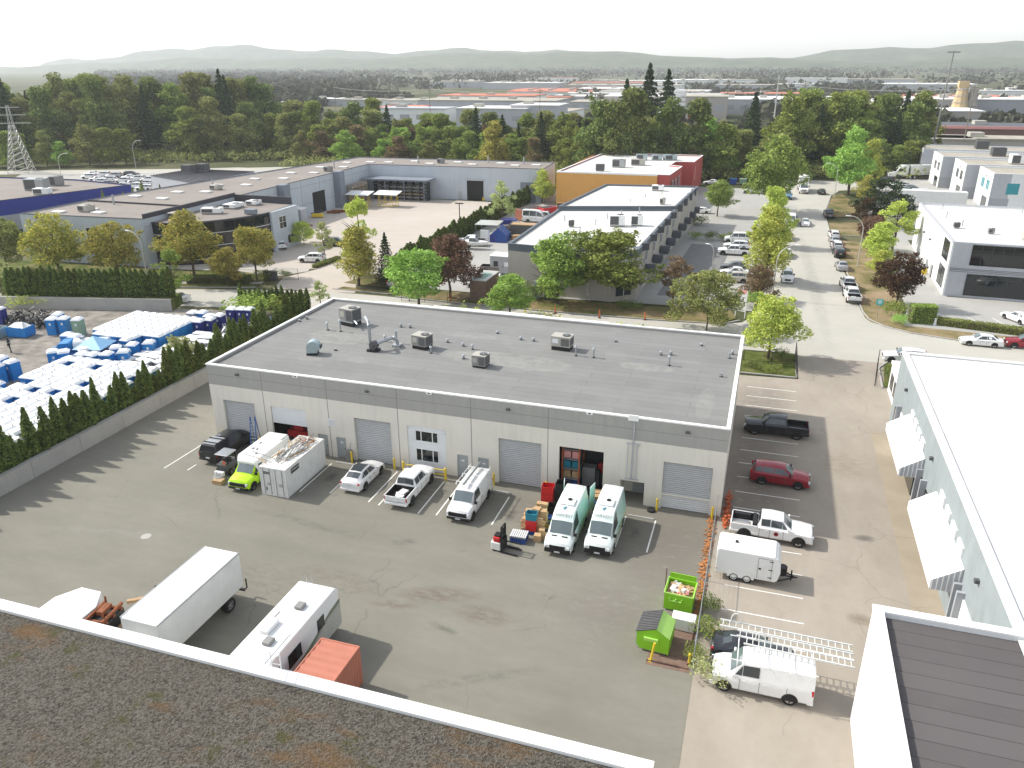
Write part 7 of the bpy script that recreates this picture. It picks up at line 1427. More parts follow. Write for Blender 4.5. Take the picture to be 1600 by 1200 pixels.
c = T('hand_cart', 'yellow platform cart among the goods beside the left mint van', 'cart', (-12.6, -5.6 + .8, 0), .1); MB().box(-.45, .45, -.3, .3, .2, .27).build('platform', 'yellow', c); MB().path([(-.45, -.28, .27), (-.5, -.28, 1.0), (-.5, .28, 1.0), (-.45, .28, .27)], .025).build('handle', 'yellow', c)
for x in (-.35, .35):
    for y in (-.22, .22): MB().tube((x, y - .03, .09), (x, y + .03, .09), .09, 10).build('wheel', 'black', c)
c = T('pallet_jack', 'yellow pallet jack lying between goods and parking line', 'pallet jack', (-12.4, -7.0 + 1.2, 0), -1.2); MB().box(-.6, .5, -.27, -.12, .05, .13).box(-.6, .5, .12, .27, .05, .13).build('fork', 'yellow', c); MB().box(.5, .75, -.27, .27, .03, .4).build('hydraulic_body', 'yellow', c); MB().tube((.7, 0, .4), (1.0, 0, 1.2), .025).tube((1.0, -.15, 1.2), (1.0, .15, 1.2), .025).build('handle', 'black', c)
# stacker
c = T('forklift', 'small red and white walk-behind forklift with two pairs of black forks at the goods', 'forklift', (-14.75, -9.3, 0), -.1)
MB().box(-.75, 0, -.42, .42, .12, .75).build('battery_body', 'white_dirty', c, bev=.06); MB().box(-.6, -.05, -.36, .36, .75, 1.15).build('cowl', 'cloth_red', c, bev=.08); MB().box(-.55, -.1, -.25, .25, 1.152, 1.3).build('control_box', 'black', c, bev=.04)
g = MB()
for y in (-.3, .3): g.box(.02, .16, y - .05, y + .05, .05, 2.1)
for z in (.5, 1.2, 2.0): g.box(.03, .12, -.25, .25, z, z + .09)
g.tube((.09, 0, .1), (.09, 0, 1.9), .05); g.build('mast', 'black', c); MB().box(.17, .22, -.38, .38, .25, 1.1).build('carriage', 'black', c)
g = MB()
for y in (-.3, .22): g.box(.22, 1.45, y, y + .1, .62, .67)
g.build('fork', 'black', c); g = MB()
for y in (-.45, .35): g.box(.0, 1.35, y, y + .1, .04, .12)
g.build('outrigger', 'black', c)
for y in (-.35, .35): MB().tube((-.5, y - .05, .12), (-.5, y + .05, .12), .12, 12).build('wheel', 'rubber', c)
# skid steer and drums beside the lime van
c = T('skid_steer', 'small dark machine with a flat grey roof between black pickup and lime van', 'machine', (-41.15, -5.1, 0), N_)
MB().box(-1.0, .7, -.5, .5, .35, 1.1).build('body', 'hvac_coil', c, bev=.06); MB().box(-.9, .45, -.62, .62, 1.9, 1.98).build('roof', 'galv', c, bev=.02)
for x in (-.8, .35):
    for y in (-.52, .52): MB().box(x - .04, x + .04, y - .04, y + .04, 1.1, 1.9).build('post', 'black', c)
for x in (-.6, .4):
    for y in (-.6, .6): wheel(c, x, y, .33, .24, 'hvac_grey')
MB().box(-.4, .1, -.3, .3, 1.1, 1.4).build('seat', 'black', c, bev=.05); MB().box(-1.06, -1.0, -.45, -.25, 1.15, 1.5).build('lamp', 'orange', c)
tag(MB().tube((0, 0, 0), (0, 0, .35), .5, 18).tube((0, 0, .35), (0, 0, .42), .5, 18, .42).build('tub', 'hvac_grey', loc=(-41.0, -6.7, 0), smooth=40), 'round grey tub in front of the small machine with the flat roof', 'tub')
for i in range(3): tag(MB().tube((0, 0, 0), (0, .0, .3), .17, 14).tube((0, 0, .3), (0, 0, .36), .17, 14, .08).build('canister', 'panel_white', loc=(-41.3 + i * .3, -6.6, .42), smooth=40), ['left', 'middle', 'right'][i] + ' one of three white canisters standing on the round tub', 'canister', 'white canisters on the grey tub')
tag(MB().box(-.45, .45, -.3, .3, 0, .35).build('timber_block', 'wood', loc=(-40.7, -7.2, 0)), 'brown timber block beside the front wheel of the lime van', 'timber')
tag(MB().tube((0, 0, 0), (0, 0, .16), .32, 18).build('spare_tyre', 'rubber', loc=(-5.25, -.7, 0), smooth=30), 'black coil at the foot of the left bollard of the half-white door', 'tyre')
# inside the open bay
sh = T('storage_shelf', 'orange-posted shelf full of goods at the left inside the open bay', 'shelf', (-12.45, 1.2, 0))
g = MB()
for x in (-.45, .95):
    for y in (-.4, 1.4): g.box(x - .05, x + .05, y - .05, y + .05, 0, 3.8)
g.build('post', 'orange', sh); g = MB()
for z in (.9, 1.8, 2.7, 3.6): g.box(-.5, 1.0, -.45, 1.45, z, z + .06)
g.build('shelf_board', 'hvac_grey', sh)
for i, (z, m) in enumerate([(.1, 'blue'), (.96, 'cardboard'), (1.86, 'teal'), (2.76, 'pink_board')]): 
    for j in range(2): tag(MB().box(0, .6, 0, .6, 0, .6).build('shelved_box', m, loc=(-12.85 + j * .72, 1.0, z), bev=.02), ('%s box on the shelf inside the open bay, ' % ['blue', 'brown', 'teal', 'pink'][i]) + ['left one', 'right one'][j], 'box', 'boxes on the bay shelf')
tag(MB().box(-.55, .55, -.4, .4, 0.02, 1.75).build('grey_cabinet', 'hvac_grey', loc=(-10.85, 2.0, 0), bev=.04), 'grey plastic cabinet in the middle of the open bay', 'cabinet'); tag(MB().box(-.2, .2, -.25, .25, .0, 1.4).build('narrow_cabinet', 'hvac_coil', loc=(-10.2, 2.1, 0), bev=.03), 'narrow dark cabinet beside the grey one in the bay', 'cabinet')
tag(MB().box(-.3, .3, -.25, .25, 0, .85).build('red_sack', 'cloth_red', loc=(-9.95, 2.6, 1.0), bev=.12), 'red sack on a pile inside the open bay', 'sack'); tag(MB().box(-.5, .5, -.4, .4, 0, 1.0).build('dark_chest', 'hvac_coil', loc=(-9.95, 2.7, 0), bev=.03), 'dark chest carrying the red sack inside the open bay', 'chest')
g = MB(); rr = random.Random(2)
for i in range(40): a = rr.uniform(0, 6.28); p0 = Vector((rr.uniform(-.9, .9), rr.uniform(-.3, .3), rr.uniform(0, .5))); g.tube(p0, p0 + Vector((math.cos(a) * .3, math.sin(a) * .3, rr.uniform(0, .3))), .02, 4)
tag(g.build('metal_tangle', 'hvac_grey', loc=(-10.8, 4.2, 2.2)), 'tangle of grey metal high at the back of the open bay', 'scrap'); tag(MB().box(-1.2, 1.2, -.5, .5, 0, 2.19).build('work_bench', 'hvac_coil', loc=(-10.8, 4.2, 0.02)), 'dark rack at the back of the open bay', 'rack')
tag(MB().box(-.5, .5, -.4, .4, 0, .7).build('blue_bin', 'blue', loc=(-9.55, -1.5, 0), bev=.04), 'blue bin between the rear ends of the two mint vans', 'bin'); carton('opened cardboard box on the blue bin between the mint vans', -9.5, -1.4, .71, .6, .5, .35, .3); carton('cardboard box behind the blue bin between the mint vans', -9.5, -.6, 0, .7, .6, 1.0, .1)
c = T('red_machine', 'dark red machine inside the half-raised door bay', 'machine', (-38.2, 1.9, 0)); MB().box(-1.2, 1.2, -.6, .6, .3, 1.3).build('body', 'cloth_red', c, bev=.08); MB().box(-.6, .4, -.4, .4, 1.3, 1.8).build('hood', 'cloth_red', c, bev=.05)
for x in (-.8, .8): wheel(c, x, -.6, .35, .2)
# bins
def dumpster(lab, x, y, rz, lid_):
    o = T('front_load_bin', lab, 'dumpster', (x, y, 0), rz, 'lime green bins'); 
    if lid_:
        prof = [(-.95, .45), (-.7, .12), (1.0, .12), (1.0, 1.25), (.2, 1.75), (-.95, 1.3)]
        g = MB(); g.ext(prof, -.95, .95); g.build('body', 'lime_bin', o); g = MB(); g.add([(1.02, -.97, 1.27), (1.02, .97, 1.27), (.2, .97, 1.79), (.2, -.97, 1.79)], [(0, 1, 2, 3)]); g.add([(1.02, -.97, 1.24), (1.02, .97, 1.24), (.2, .97, 1.76), (.2, -.97, 1.76)], [(3, 2, 1, 0)]); g.build('slope', 'lime_pale', o)
        for k in (0, 1):
            y0 = -.97 + k * .98; g = MB(); g.prism([(-1.0, y0), (.2, y0), (.2, y0 + .95), (-1.0, y0 + .95)], 1.2, 1.3, zs=[1.34, 1.82, 1.82, 1.34]); l = MB()
            V = [(-1.02, y0, 1.31), (.22, y0, 1.80), (.22, y0 + .95, 1.80), (-1.02, y0 + .95, 1.31), (-1.02, y0, 1.36), (.22, y0, 1.85), (.22, y0 + .95, 1.85), (-1.02, y0 + .95, 1.36)]
            l.add(V, [(0, 3, 2, 1), (4, 5, 6, 7), (0, 1, 5, 4), (1, 2, 6, 5), (2, 3, 7, 6), (3, 0, 4, 7)])
            for q in range(5): yy = y0 + .1 + q * .17; l.add([(-1.0, yy, 1.37), (.2, yy, 1.855), (.2, yy + .07, 1.855), (-1.0, yy + .07, 1.37), (-1.0, yy, 1.40), (.2, yy, 1.885), (.2, yy + .07, 1.885), (-1.0, yy + .07, 1.40)], [(4, 5, 6, 7), (0, 1, 5, 4), (2, 3, 7, 6), (3, 0, 4, 7)])
            l.build('lid', 'hvac_coil', o)
        MB().box(-.5, .35, -1.08, -.96, .9, 1.1).build('fork_pocket', 'lime_pale', o)
        MB().box(-.9, .95, -.953, -.951, .13, .16).build('seam', 'joint', o)
    else:
        g = MB(); w = .05; g.box(-.9, .9, -.85, -.8, .12, 1.35).box(-.9, .9, .8, .85, .12, 1.35).box(-.9, -.85, -.8, .8, .12, 1.35).box(.85, .9, -.8, .8, .12, 1.35).box(-.85, .85, -.8, .8, .12, .17); g.build('body', 'lime_bin', o)
        g = MB(); g.box(-.95, .95, -.9, -.85, 1.3, 1.38).box(-.95, .95, .85, .9, 1.3, 1.38).box(-.95, -.9, -.85, .85, 1.3, 1.381).box(.9, .95, -.85, .85, 1.3, 1.381); g.build('rim', 'lime_pale', o)
        g = MB(); g.box(-.55, .25, -.98, -.86, .85, .9).box(-.55, -.5, -.98, -.86, .9, 1.05).box(.2, .25, -.98, -.86, .9, 1.05).box(-.2, -.1, -.98, -.86, .9, 1.05); g.build('fork_pocket', 'lime_pale', o)
        MB().box(-.85, .85, .855, .9, 1.38, 1.75).build('raised_back', 'lime_bin', o)
    return o
dumpster('closed lime green bin with a black ribbed double lid behind the yellow post', -2.75, -15.9, R(-4), True)
dumpster('open lime green bin heaped with cardboard and white rubbish', -1.75, -11.75, R(-3), False)
rr = random.Random(12)
for i in range(30):
    a, b = rr.uniform(.2, .55), rr.uniform(.15, .45); m = ['cardboard', 'cardboard', 'cardboard', 'pink_board', 'white_dirty', 'white_dirty', 'wood'][rr.randint(0, 6)]
    x, y = rr.uniform(-.6, .6), rr.uniform(-.55, .6)
    if y < -.2: m = ['white_dirty', 'white_dirty', 'pink_board', 'cardboard'][rr.randint(0, 3)]
    o = MB().box(-a / 2, a / 2, -b / 2, b / 2, 0, rr.choice([.03, .12, .2])).build('rubbish_piece', m, loc=(-1.75 + x, -11.75 + y, 1.02 + rr.uniform(0, .22) - abs(x) * .15)); o.rotation_euler = (rr.uniform(-.5, .5), rr.uniform(-.5, .5), rr.uniform(0, 3))
    tag(o, 'piece of board or paper in the heap of the open lime bin', 'rubbish', 'rubbish in the open lime bin')
tag(MB().box(-.85, .85, -.7, .7, 0.15, 1.05).build('rubbish_fill', 'cardboard', loc=(-1.75, -11.75, 0)), 'packed brown cardboard filling the open lime bin', 'rubbish')
c = T('chest_freezer', 'white chest freezer between the two lime green bins', 'freezer', (-1.25, -14.0, 0), -.04); MB().box(-.7, .7, -.38, .38, .05, .8).build('body', 'white_paint', c, bev=.03); MB().box(-.72, .72, -.4, .4, .805, .9).build('lid', 'white_paint', c, bev=.02)
o = T('bollard', 'leaning yellow post before the closed lime bin', 'bollard', (-2.75, -17.55, 0), 0, 'yellow steel bollards'); o.rotation_euler.y = .12; MB().tube((0, 0, 0), (0, 0, 1.35), .07, 12).build('post', 'yellow', o, smooth=40); MB().box(-.15, .15, -.15, .15, 0, .02).build('base_plate', 'yellow', o)
bollard(-.55, -17.2, 'short yellow post at the enclosure corner beside the ivy', .8)
# orange fence roll and litter along the wire fence
g = MB(); rr = random.Random(6)
for i in range(420): y = rr.uniform(-12.5, .2) ; x = -.55 + rr.gauss(0, .16); a = rr.uniform(0, 3); g.rbox(x, y, .0 + i * .0002, .02 + i * .0002, rr.uniform(.1, .3), rr.uniform(.04, .12), a)
tag(g.build('leaf_litter', 'leaf_litter', loc=(0, 0, 0.004)), kind='stuff')
for i, y in enumerate((2.6, 1.3, 0.2, -1.0)):
    g = MB(); rr = random.Random(i)
    for k in range(34): p0 = Vector((rr.gauss(0, .12), rr.uniform(-.6, .6), abs(rr.gauss(0, .3)))); g.rbox(p0.x, p0.y, p0.z, p0.z + .03, .2, .16, rr.uniform(0, 3))
    tag(g.build('orange_netting', 'orange', loc=(.45, y, 0)), ['orange netting heap by the building corner, farthest', 'orange netting heap by the building corner, second', 'orange netting heap at the wire fence end, third', 'orange netting heap at the wire fence, nearest'][i], 'netting', 'orange netting heaps at the wire fence')
# orange delineators
for i, (p, l) in enumerate([((-42.68, 49.93), 'orange marker post under the bronze tree by the tenant fence'), ((-26.13, 48.25), 'orange marker post left of the three on the tenant verge'), ((-19.73, 48.02), 'orange marker post in the middle of the tenant verge'), ((-13.58, 49.00), 'orange marker post at the right of the tenant verge'), ((0.45, 74.87), 'orange marker near the lime tree at the street')]):
    o = T('marker_post', l, 'marker', (p[0], p[1], .05), 0, 'orange marker posts'); MB().tube((0, 0, 0), (0, 0, .06), .22, 12).build('base', 'black', o); MB().tube((0, 0, .06), (0, 0, 1.1), .1, 10, .08).build('tube', 'orange', o)
# ---------------------------------------------------------------- the yard of portable toilets
def cabin(x, y, z, rz, m='portable_blue', grp='blue portable toilets with white roofs', lab='blue portable toilet with a white roof in the packed yard', proto={}):
    if m not in proto:
        o = T('portable_toilet', lab, 'portable toilet', (x, y, z), rz, grp)
        g = MB(); g.box(-.55, .55, -.57, .57, .08, 2.02); g.box(-.57, -.53, -.59, -.55, .08, 2.02); g.box(.53, .57, -.59, -.55, .08, 2.02); g.build('body', m, o)
        g = MB(); g.add([(-.6, -.62, 2.02), (.6, -.62, 2.02), (.6, .62, 2.02), (-.6, .62, 2.02), (-.6, -.62, 2.1), (.6, -.62, 2.1), (.6, .62, 2.1), (-.6, .62, 2.1), (-.38, -.5, 2.28), (.38, -.5, 2.28), (.38, .5, 2.28), (-.38, .5, 2.28)],
              [(0, 3, 2, 1), (0, 1, 5, 4), (1, 2, 6, 5), (2, 3, 7, 6), (3, 0, 4, 7), (4, 5, 9, 8), (5, 6, 10, 9), (6, 7, 11, 10), (7, 4, 8, 11), (8, 9, 10, 11)]); rf = g.build('roof', 'portable_roof', o)
        MB().tube((.3, .4, 2.2), (.3, .4, 2.42), .055, 8).build('vent_pipe', 'portable_grey', rf)
        d = MB().box(-.32, .32, -.61, -.575, .15, 1.92).build('door', m, o); MB().box(.2, .27, -.63, -.61, 1.0, 1.1).build('latch', 'portable_grey', d); MB().box(-.12, .12, -.62, -.61, 1.35, 1.65).build('door_sign', 'panel_white', d)
        MB().box(-.6, .6, -.62, .62, 0, .08).build('skid', 'portable_grey', o); proto[m] = o; return o
    return dup(proto[m], (x, y, z), rz, lab, grp)
r6 = random.Random(16); cnt = 0
for j in range(17):
    yy = 6.6 - j * 1.34
    for i in range(15):
        xx = -58.95 - i * 1.24 + r6.uniform(-.06, .06) + j * .05; y_ = yy + r6.uniform(-.08, .08) + (i % 3) * .1
        line = -75.5 - 1.15 * (y_ - 2.9)
        if xx < line - 1.2 or (xx < -70.2 and y_ > -.6) or (j == 5 and i in (8, 9)) or (j == 6 and i == 9) or y_ > 7: continue
        if (i == 0 and j % 5 == 2) or r6.random() < .035: continue
        cabin(xx, y_, 1.0, r6.uniform(-.06, .06) + (PI if (j + i) % 7 == 3 else 0)); cnt += 1
for j in range(7):
    for i in range(8):
        xx, yy = -66.6 - i * 1.23 + j * .06, 22.7 - j * 1.3
        if i + j > 12 or (j == 6 and i < 2): continue
        cabin(xx, yy, 1.0, r6.uniform(-.02, .02), 'portable_blue', 'white-roofed toilets of the rear block', 'white-roofed blue toilet in the tight rear block'); cnt += 1
for a in [(-75.6, 2.5, .1, 'blue toilet standing alone at the left edge, front one of the small group'), (-76.8, 3.0, .1, 'second blue toilet of the small group at the left edge'), (-75.3, 4.1, -.1, 'blue toilet at the right rear of the small left-edge group'), (-77.4, 4.6, .1, 'blue toilet at the left rear of the small left-edge group'),
          (-83.9, 17.6, .3, 'blue toilet left of the pair by the skip'), (-82.6, 18.2, .3, 'blue toilet right of the pair by the skip'), (-84.8, 19.4, .3, 'blue toilet behind the pair by the skip'), (-76.9, 13.2, .2, 'blue toilet left of the tank truck rear'), (-75.6, 13.0, .2, 'blue toilet just right of the one behind the tank truck'), (-68.8, 13.9, 0, 'blue toilet beside the light blue canopy'), (-71.0, 9.7, .9, 'blue toilet turned askew in front of the canopy')]:
    cabin(a[0], a[1], 1.0, a[2], 'portable_blue', None, a[3])
for i, a in enumerate([(-68.6, 25.2), (-67.4, 25.6), (-64.8, 28.2), (-63.6, 28.5), (-62.5, 28.7), (-64.5, 25.2), (-65.6, 24.6), (-64.6, 23.4), (-65.4, 22.4)]):
    cabin(a[0], a[1], 1.0, .1, ['portable_grey', 'portable_blue', 'portable_navy'][0 if i == 0 else 1 if i == 1 else 2], 'toilets at the rear right of the yard' if i > 1 else None, ['grey portable toilet behind the rear block', 'blue portable toilet behind the rear block beside the grey one'][i] if i < 2 else 'navy portable toilet near the pile of grey stands')
for i, a in enumerate([(-68.6, 8.6), (-69.9, 8.4), (-67.3, 9.2), (-66.9, 12.6), (-65.6, 13.8), (-66.1, 10.4), (-67.9, 11.2), (-72.4, 8.3), (-73.7, 8.0)]): cabin(a[0], a[1], 1.0, .1 * i)
cabin(-80.6, 18.4, 1.0, .3, 'portable_green', None, 'pale green portable toilet right of the blue pair')
cabin(-94.2, 19.0, 1.0, .2, 'portable_navy', None, 'navy cabin with a white poster at the left edge of the yard'); 
proto = None
for j in range(11):
    for i in range(6):
        xx, yy = -59.3 - i * 1.25 + r6.uniform(-.15, .15), 8.3 + j * 1.22 + r6.uniform(-.2, .2)
        if (xx < -65.4 and 15.0 < yy) or yy > 21 or (i + j * 2) % 11 == 4: continue
        if not proto:
            proto = T('wash_station', 'low white portable unit packed between toilets and cedars', 'tank', (xx, yy, 1.0), 0, 'low white units by the cedars'); MB().box(-.5, .5, -.45, .45, 0, 1.1).build('body', 'portable_grey', proto); MB().box(-.55, .55, -.5, .5, 1.1, 1.3).build('top', 'portable_roof', proto, bev=.05)
        else: dup(proto, (xx, yy, 1.0), r6.uniform(-.4, .4))
# heaps of stands and folded parts
def heap(lab, cx, cy, rx, ry, h, n, m, seed, name='scrap_heap'):
    g = MB(); rr = random.Random(seed)
    for i in range(n):
        a, d = rr.uniform(0, 6.28), rr.uniform(0, 1) ** .5; x, y = math.cos(a) * d * rx, math.sin(a) * d * ry; z = rr.uniform(0, h * (1 - d * d * .8)); L = rr.uniform(.25, .9); v = Vector((rr.uniform(-1, 1), rr.uniform(-1, 1), rr.uniform(-.5, .8))).normalized() * L
        g.tube((x, y, z), (x + v.x, y + v.y, max(0, z + v.z)), rr.uniform(.04, .1), 4, k=rr.randint(0, 1))
    o = g.build(name, m, loc=(cx, cy, 1.0)); return tag(o, lab, 'heap')
heap('long dark heap of grey folded parts under the tall hedge at the left', -89.6, 20.2, 5.5, 1.9, 1.9, 520, ['hvac_grey', 'black'], 1); heap('bristling pile of grey stands beside the cedars at the rear right', -61.6, 23.6, 2.6, 4.2, 1.3, 620, ['galv', 'hvac_grey'], 2); heap('low heap of blue and dark bars behind the cedars', -62.2, 10.6, 1.9, 1.5, .8, 130, ['hvac_coil', 'blue'], 3); heap('small pile of blue parts at the far right corner of the raised yard', -59.8, 28.6, 1.3, 1.2, .9, 90, ['blue', 'portable_navy'], 4)
for i, (x, y, rz, m, l) in enumerate([(-87.4, 15.9, .2, 'blue', 'blue open skip with a white sheet on it at the left'), (-90.2, 14.4, .2, 'galv_blue', 'pale blue-grey skip left of the blue one')]):
    o = T('open_skip', l, 'skip', (x, y, 1.0), rz); g = MB(); g.prism([(-1.2, -.8), (1.2, -.8), (1.2, .8), (-1.2, .8)], .1, .16)
    for s in (-1, 1): g.box(-1.3, 1.3, *sorted((s * .86, s * .8)), .1, 1.3); g.box(*sorted((s * 1.3, s * 1.24)), -.8, .8, .1, 1.3)
    g.build('body', m if m != 'blue' else 'portable_blue', o); g = MB()
    for k in range(4): g.box(-1.3 + k * .83, -1.22 + k * .83, -.9, -.86, .1, 1.3)
    g.build('rib', m if m != 'blue' else 'portable_blue', o)
tag(MB().add([(-1.2, -.7, .3), (1.2, -.7, .25), (1.1, .7, .3), (-1.1, .7, .3), (-.5, -.2, .8), (.5, 0, .9), (.2, .4, .75)], [(0, 1, 5, 4), (1, 2, 6, 5), (2, 3, 4, 6), (3, 0, 4), (4, 5, 6)]).build('white_sheet', 'white_dirty', loc=(-87.4, 15.9, 2.0)), 'crumpled white sheet over the blue skip', 'sheet')
ladder('ladder lying in front of the dark heap beside the blue skip', -86.0, 17.3, -83.4, 18.2, 1.3, .5, 7, 'wood_grey')
# tank truck
t = T('tank_truck', 'blue service truck carrying a long white tank with faint writing', 'truck', (-73.6, 12.2, 1.0), R(205)); g = MB(); g.tube((-2.9, 0, 1.55), (.9, 0, 1.55), .75, 18); tk = g.build('tank', 'white_paint', t, smooth=35); text('PORTABLES', .5, 'hvac_grey', tk, (-1.0, .77, 1.55), (PI / 2, 0, PI), .003)
MB().box(-3.1, 1.2, -.95, .95, .62, .8).build('deck', 'portable_blue', t); c = MB(); c.ext([(1.3, .45), (3.7, .45), (3.8, 1.1), (2.9, 1.25), (2.4, 2.0), (1.3, 2.05)], -.95, .95); c.build('cab', 'portable_blue', t, bev=.08); g = MB(); g.add([(2.93, -.82, 1.3), (2.93, .82, 1.3), (2.46, .78, 1.95), (2.46, -.78, 1.95)], [(0, 1, 2, 3)]); g.build('windshield', 'windshield', t)
for x in (2.9, -1.9):
    for y in (-.85, .85): wheel(t, x, y, .4, .26)
MB().box(-.2, .2, -.3, .3, 2.3, 2.5).build('tank_hatch', 'galv', tk)
t = T('pop_up_canopy', 'light blue pop-up canopy among the white cabins', 'canopy', (-71.0, 11.3, 1.0), .25); g = MB(); g.add([(-1.7, -1.7, 2.0), (1.7, -1.7, 2.0), (1.7, 1.7, 2.0), (-1.7, 1.7, 2.0), (0, 0, 3.1)], [(0, 1, 4), (1, 2, 4), (2, 3, 4), (3, 0, 4)]); g.add([(-1.7, -1.7, 1.97), (1.7, -1.7, 1.97), (1.7, 1.7, 1.97), (-1.7, 1.7, 1.97), (0, 0, 3.07)], [(4, 1, 0), (4, 2, 1), (4, 3, 2), (4, 0, 3)]); g.build('cloth', 'tarp_blue', t)
for x in (-1.6, 1.6):
    for y in (-1.6, 1.6): MB().tube((x, y, 0), (x, y, 2.0), .03, 6).build('leg', 'hvac_coil', t)
tag(MB().box(-1.0, 1.0, -.4, .4, 0, .9).build('dark_bench', 'hvac_coil', loc=(-71, 11.3, 1.0)), 'dark bench under the light blue canopy', 'bench')
# person standing in the toilet yard
def person(lab, x, y, z, rz, top, legs, h=1.75):
    me = bpy.data.meshes.new('person'); s = h / 1.75
    V = [(0, 0, .93), (0, 0, 1.15), (0, 0, 1.38), (0, .01, 1.5), (0, .02, 1.62), (0, .02, 1.74), (.10, 0, .88), (.12, .03, .48), (.12, -.02, .07), (.12, .14, .03), (-.10, 0, .88), (-.13, -.06, .48), (-.14, -.14, .07), (-.14, .02, .03), (.2, 0, 1.41), (.27, -.02, 1.15), (.24, .14, .95), (.23, .2, .88), (-.2, 0, 1.41), (-.28, -.02, 1.15), (-.28, .08, .92), (-.28, .12, .84)]
    E = [(0, 1), (1, 2), (2, 3), (3, 4), (4, 5), (0, 6), (6, 7), (7, 8), (8, 9), (0, 10), (10, 11), (11, 12), (12, 13), (2, 14), (14, 15), (15, 16), (16, 17), (2, 18), (18, 19), (19, 20), (20, 21)]
    RD = [.13, .12, .13, .055, .095, .08, .085, .06, .045, .04, .085, .06, .045, .04, .06, .045, .035, .03, .06, .045, .035, .03]
    me.from_pydata([(a * s, b * s, c * s) for a, b, c in V], E, []); o = bpy.data.objects.new('person', me); COL.objects.link(o); sk = o.modifiers.new('skin', 'SKIN')
    for i, r_ in enumerate(RD): me.skin_vertices[0].data[i].radius = (r_ * s, r_ * s)
    me.skin_vertices[0].data[0].use_root = True; o.modifiers.new('sub', 'SUBSURF').levels = 2; o.modifiers['sub'].render_levels = 2
    me.materials.append(M[legs]); o.location = (x, y, z); o.rotation_euler.z = rz; tag(o, lab, 'person')
    MB().box(-.2 * s, .2 * s, -.14 * s, .15 * s, .92 * s, 1.46 * s).build('jacket', top, o, bev=.07); MB().tube((0, .015 * s, 1.63 * s), (0, .01 * s, 1.8 * s), .102 * s, 12, .07 * s).build('hair', 'hair', o, smooth=60)
    g = MB(); g.box(-.04, .04, .09 * s, .125 * s, 1.52 * s, 1.68 * s); g.build('face', 'skin', o, bev=.02)
    MB().box(-.21 * s, .21 * s, -.15 * s, .16 * s, 1.18 * s, 1.25 * s).build('reflective_band', 'line_paint', o, bev=.02)
person('person in dark clothes with a light band across the jacket, standing in the toilet yard', -83.3, 10.6, 1.0, 2.2, 'cloth_dark', 'cloth_dark', 1.85)
# ---------------------------------------------------------------- lamps, signs, yard pieces
def lamp(lab, x, y, ang, H=8.0, L=2.4, m='pole_metal', z=0):
    o = T('street_lamp', lab, 'street lamp', (x, y, z), ang, 'curved street lamps'); g = MB(); g.tube((0, 0, 0), (0, 0, H * .72), .1, 8, .07); pts = [(0, 0, H * .72)] + [(L * (1 - math.cos(a)), 0, H * .72 + H * .28 * math.sin(a)) for a in [i * PI / 12 for i in range(1, 7)]]
    for p_, q_ in zip(pts, pts[1:]): g.tube(p_, q_, .065, 7)
    g.build('pole', m, o, smooth=50); MB().box(L - .1, L + .7, -.14, .14, H - .06, H + .07).build('lamp_head', 'panel_white', o, bev=.04); MB().tube((0, 0, 0), (0, 0, .12), .2, 10).build('base', 'concrete', o)
lamp('curved lamp at the corner where the two streets meet, left curb', *(2.96, 64.73), 0.25, 8.2); lamp('curved lamp on the dry verge left of the dark red tree', *(16.71, 90.73), PI + .1, 8.6); lamp('curved lamp on the grass before the far lot, right curb', *(17.06, 170.51), PI + .1, 8.6); lamp('curved lamp at the left curb beyond the lime trees', *(3.15, 144.09), 0.1, 8.4); lamp('curved lamp behind the tall hedge at the left', *(-93.92, 45.45), PI * .95, 8.2); lamp('curved lamp by the road behind the blue building, left', *(-206.91, 138.10), .6, 8); lamp('curved lamp by the road near the parked white cars', *(-208.63, 171.14), .4, 9); lamp('curved lamp in the tenant lot by the white cars', *(-7.01, 79.67), PI - .5, 4.5, 1.0); lamp('curved lamp left of the bushy tree behind the yard entrance', *(-48.62, 48.09), .3, 7.5)
o = T('flood_light', 'short dark floodlight post above the diagonal hedge', 'flood light', (-60.0, 98, 0)); MB().tube((0, 0, 0), (0, 0, 6.0), .1, 8).build('pole', 'black', o); MB().box(-.9, .9, -.12, .12, 6.0, 6.2).build('lamp_head', 'black', o)
def post_sign(lab, x, y, rz, w, z0, z1, header, board, lines_=0, z=0):
    o = T('post_sign', lab, 'sign', (x, y, z), rz); g = MB()
    for s in (-1, 1): g.box(s * w / 2 - .05, s * w / 2 + .05, -.04, .04, 0, z1)
    g.build('post', 'trim_white', o); b = MB().box(-w / 2 + .05, w / 2 - .05, -.03, .03, z0, z1 - .5).build('board', board, o); MB().box(-w / 2 + .05, w / 2 - .05, -.035, .035, z1 - .5, z1).build('header_board', header, o)
    for i in range(lines_): MB().box(-w / 2 + .15, w / 2 - .15 - (i % 3) * .1, -.036, -.031, z0 + .15 + i * .3, z0 + .24 + i * .3).build('text_line', 'hvac_grey', b)
    return o
post_sign('tall white lease sign with a reddish head board at the street corner', -1.2, 54.2, -.5, 1.5, .9, 3.9, 'pink_board', 'panel_white', 7)
o = T('sign_post', 'square teal sign with a white round mark on a thin pole on the dry verge', 'sign', (*(16.90, 59.36), 0)); MB().tube((0, 0, 0), (0, 0, 2.0), .03, 6).build('pole', 'galv', o); s_ = MB().box(-.42, .42, -.02, .02, 1.9, 2.7).build('sign_panel', 'sign_teal', o)
g = MB(); V = []
for i in range(16): a = 2 * PI * i / 16; V += [(.26 * math.cos(a), -.024, 2.32 + .26 * math.sin(a)), (.17 * math.cos(a), -.024, 2.32 + .17 * math.sin(a))]
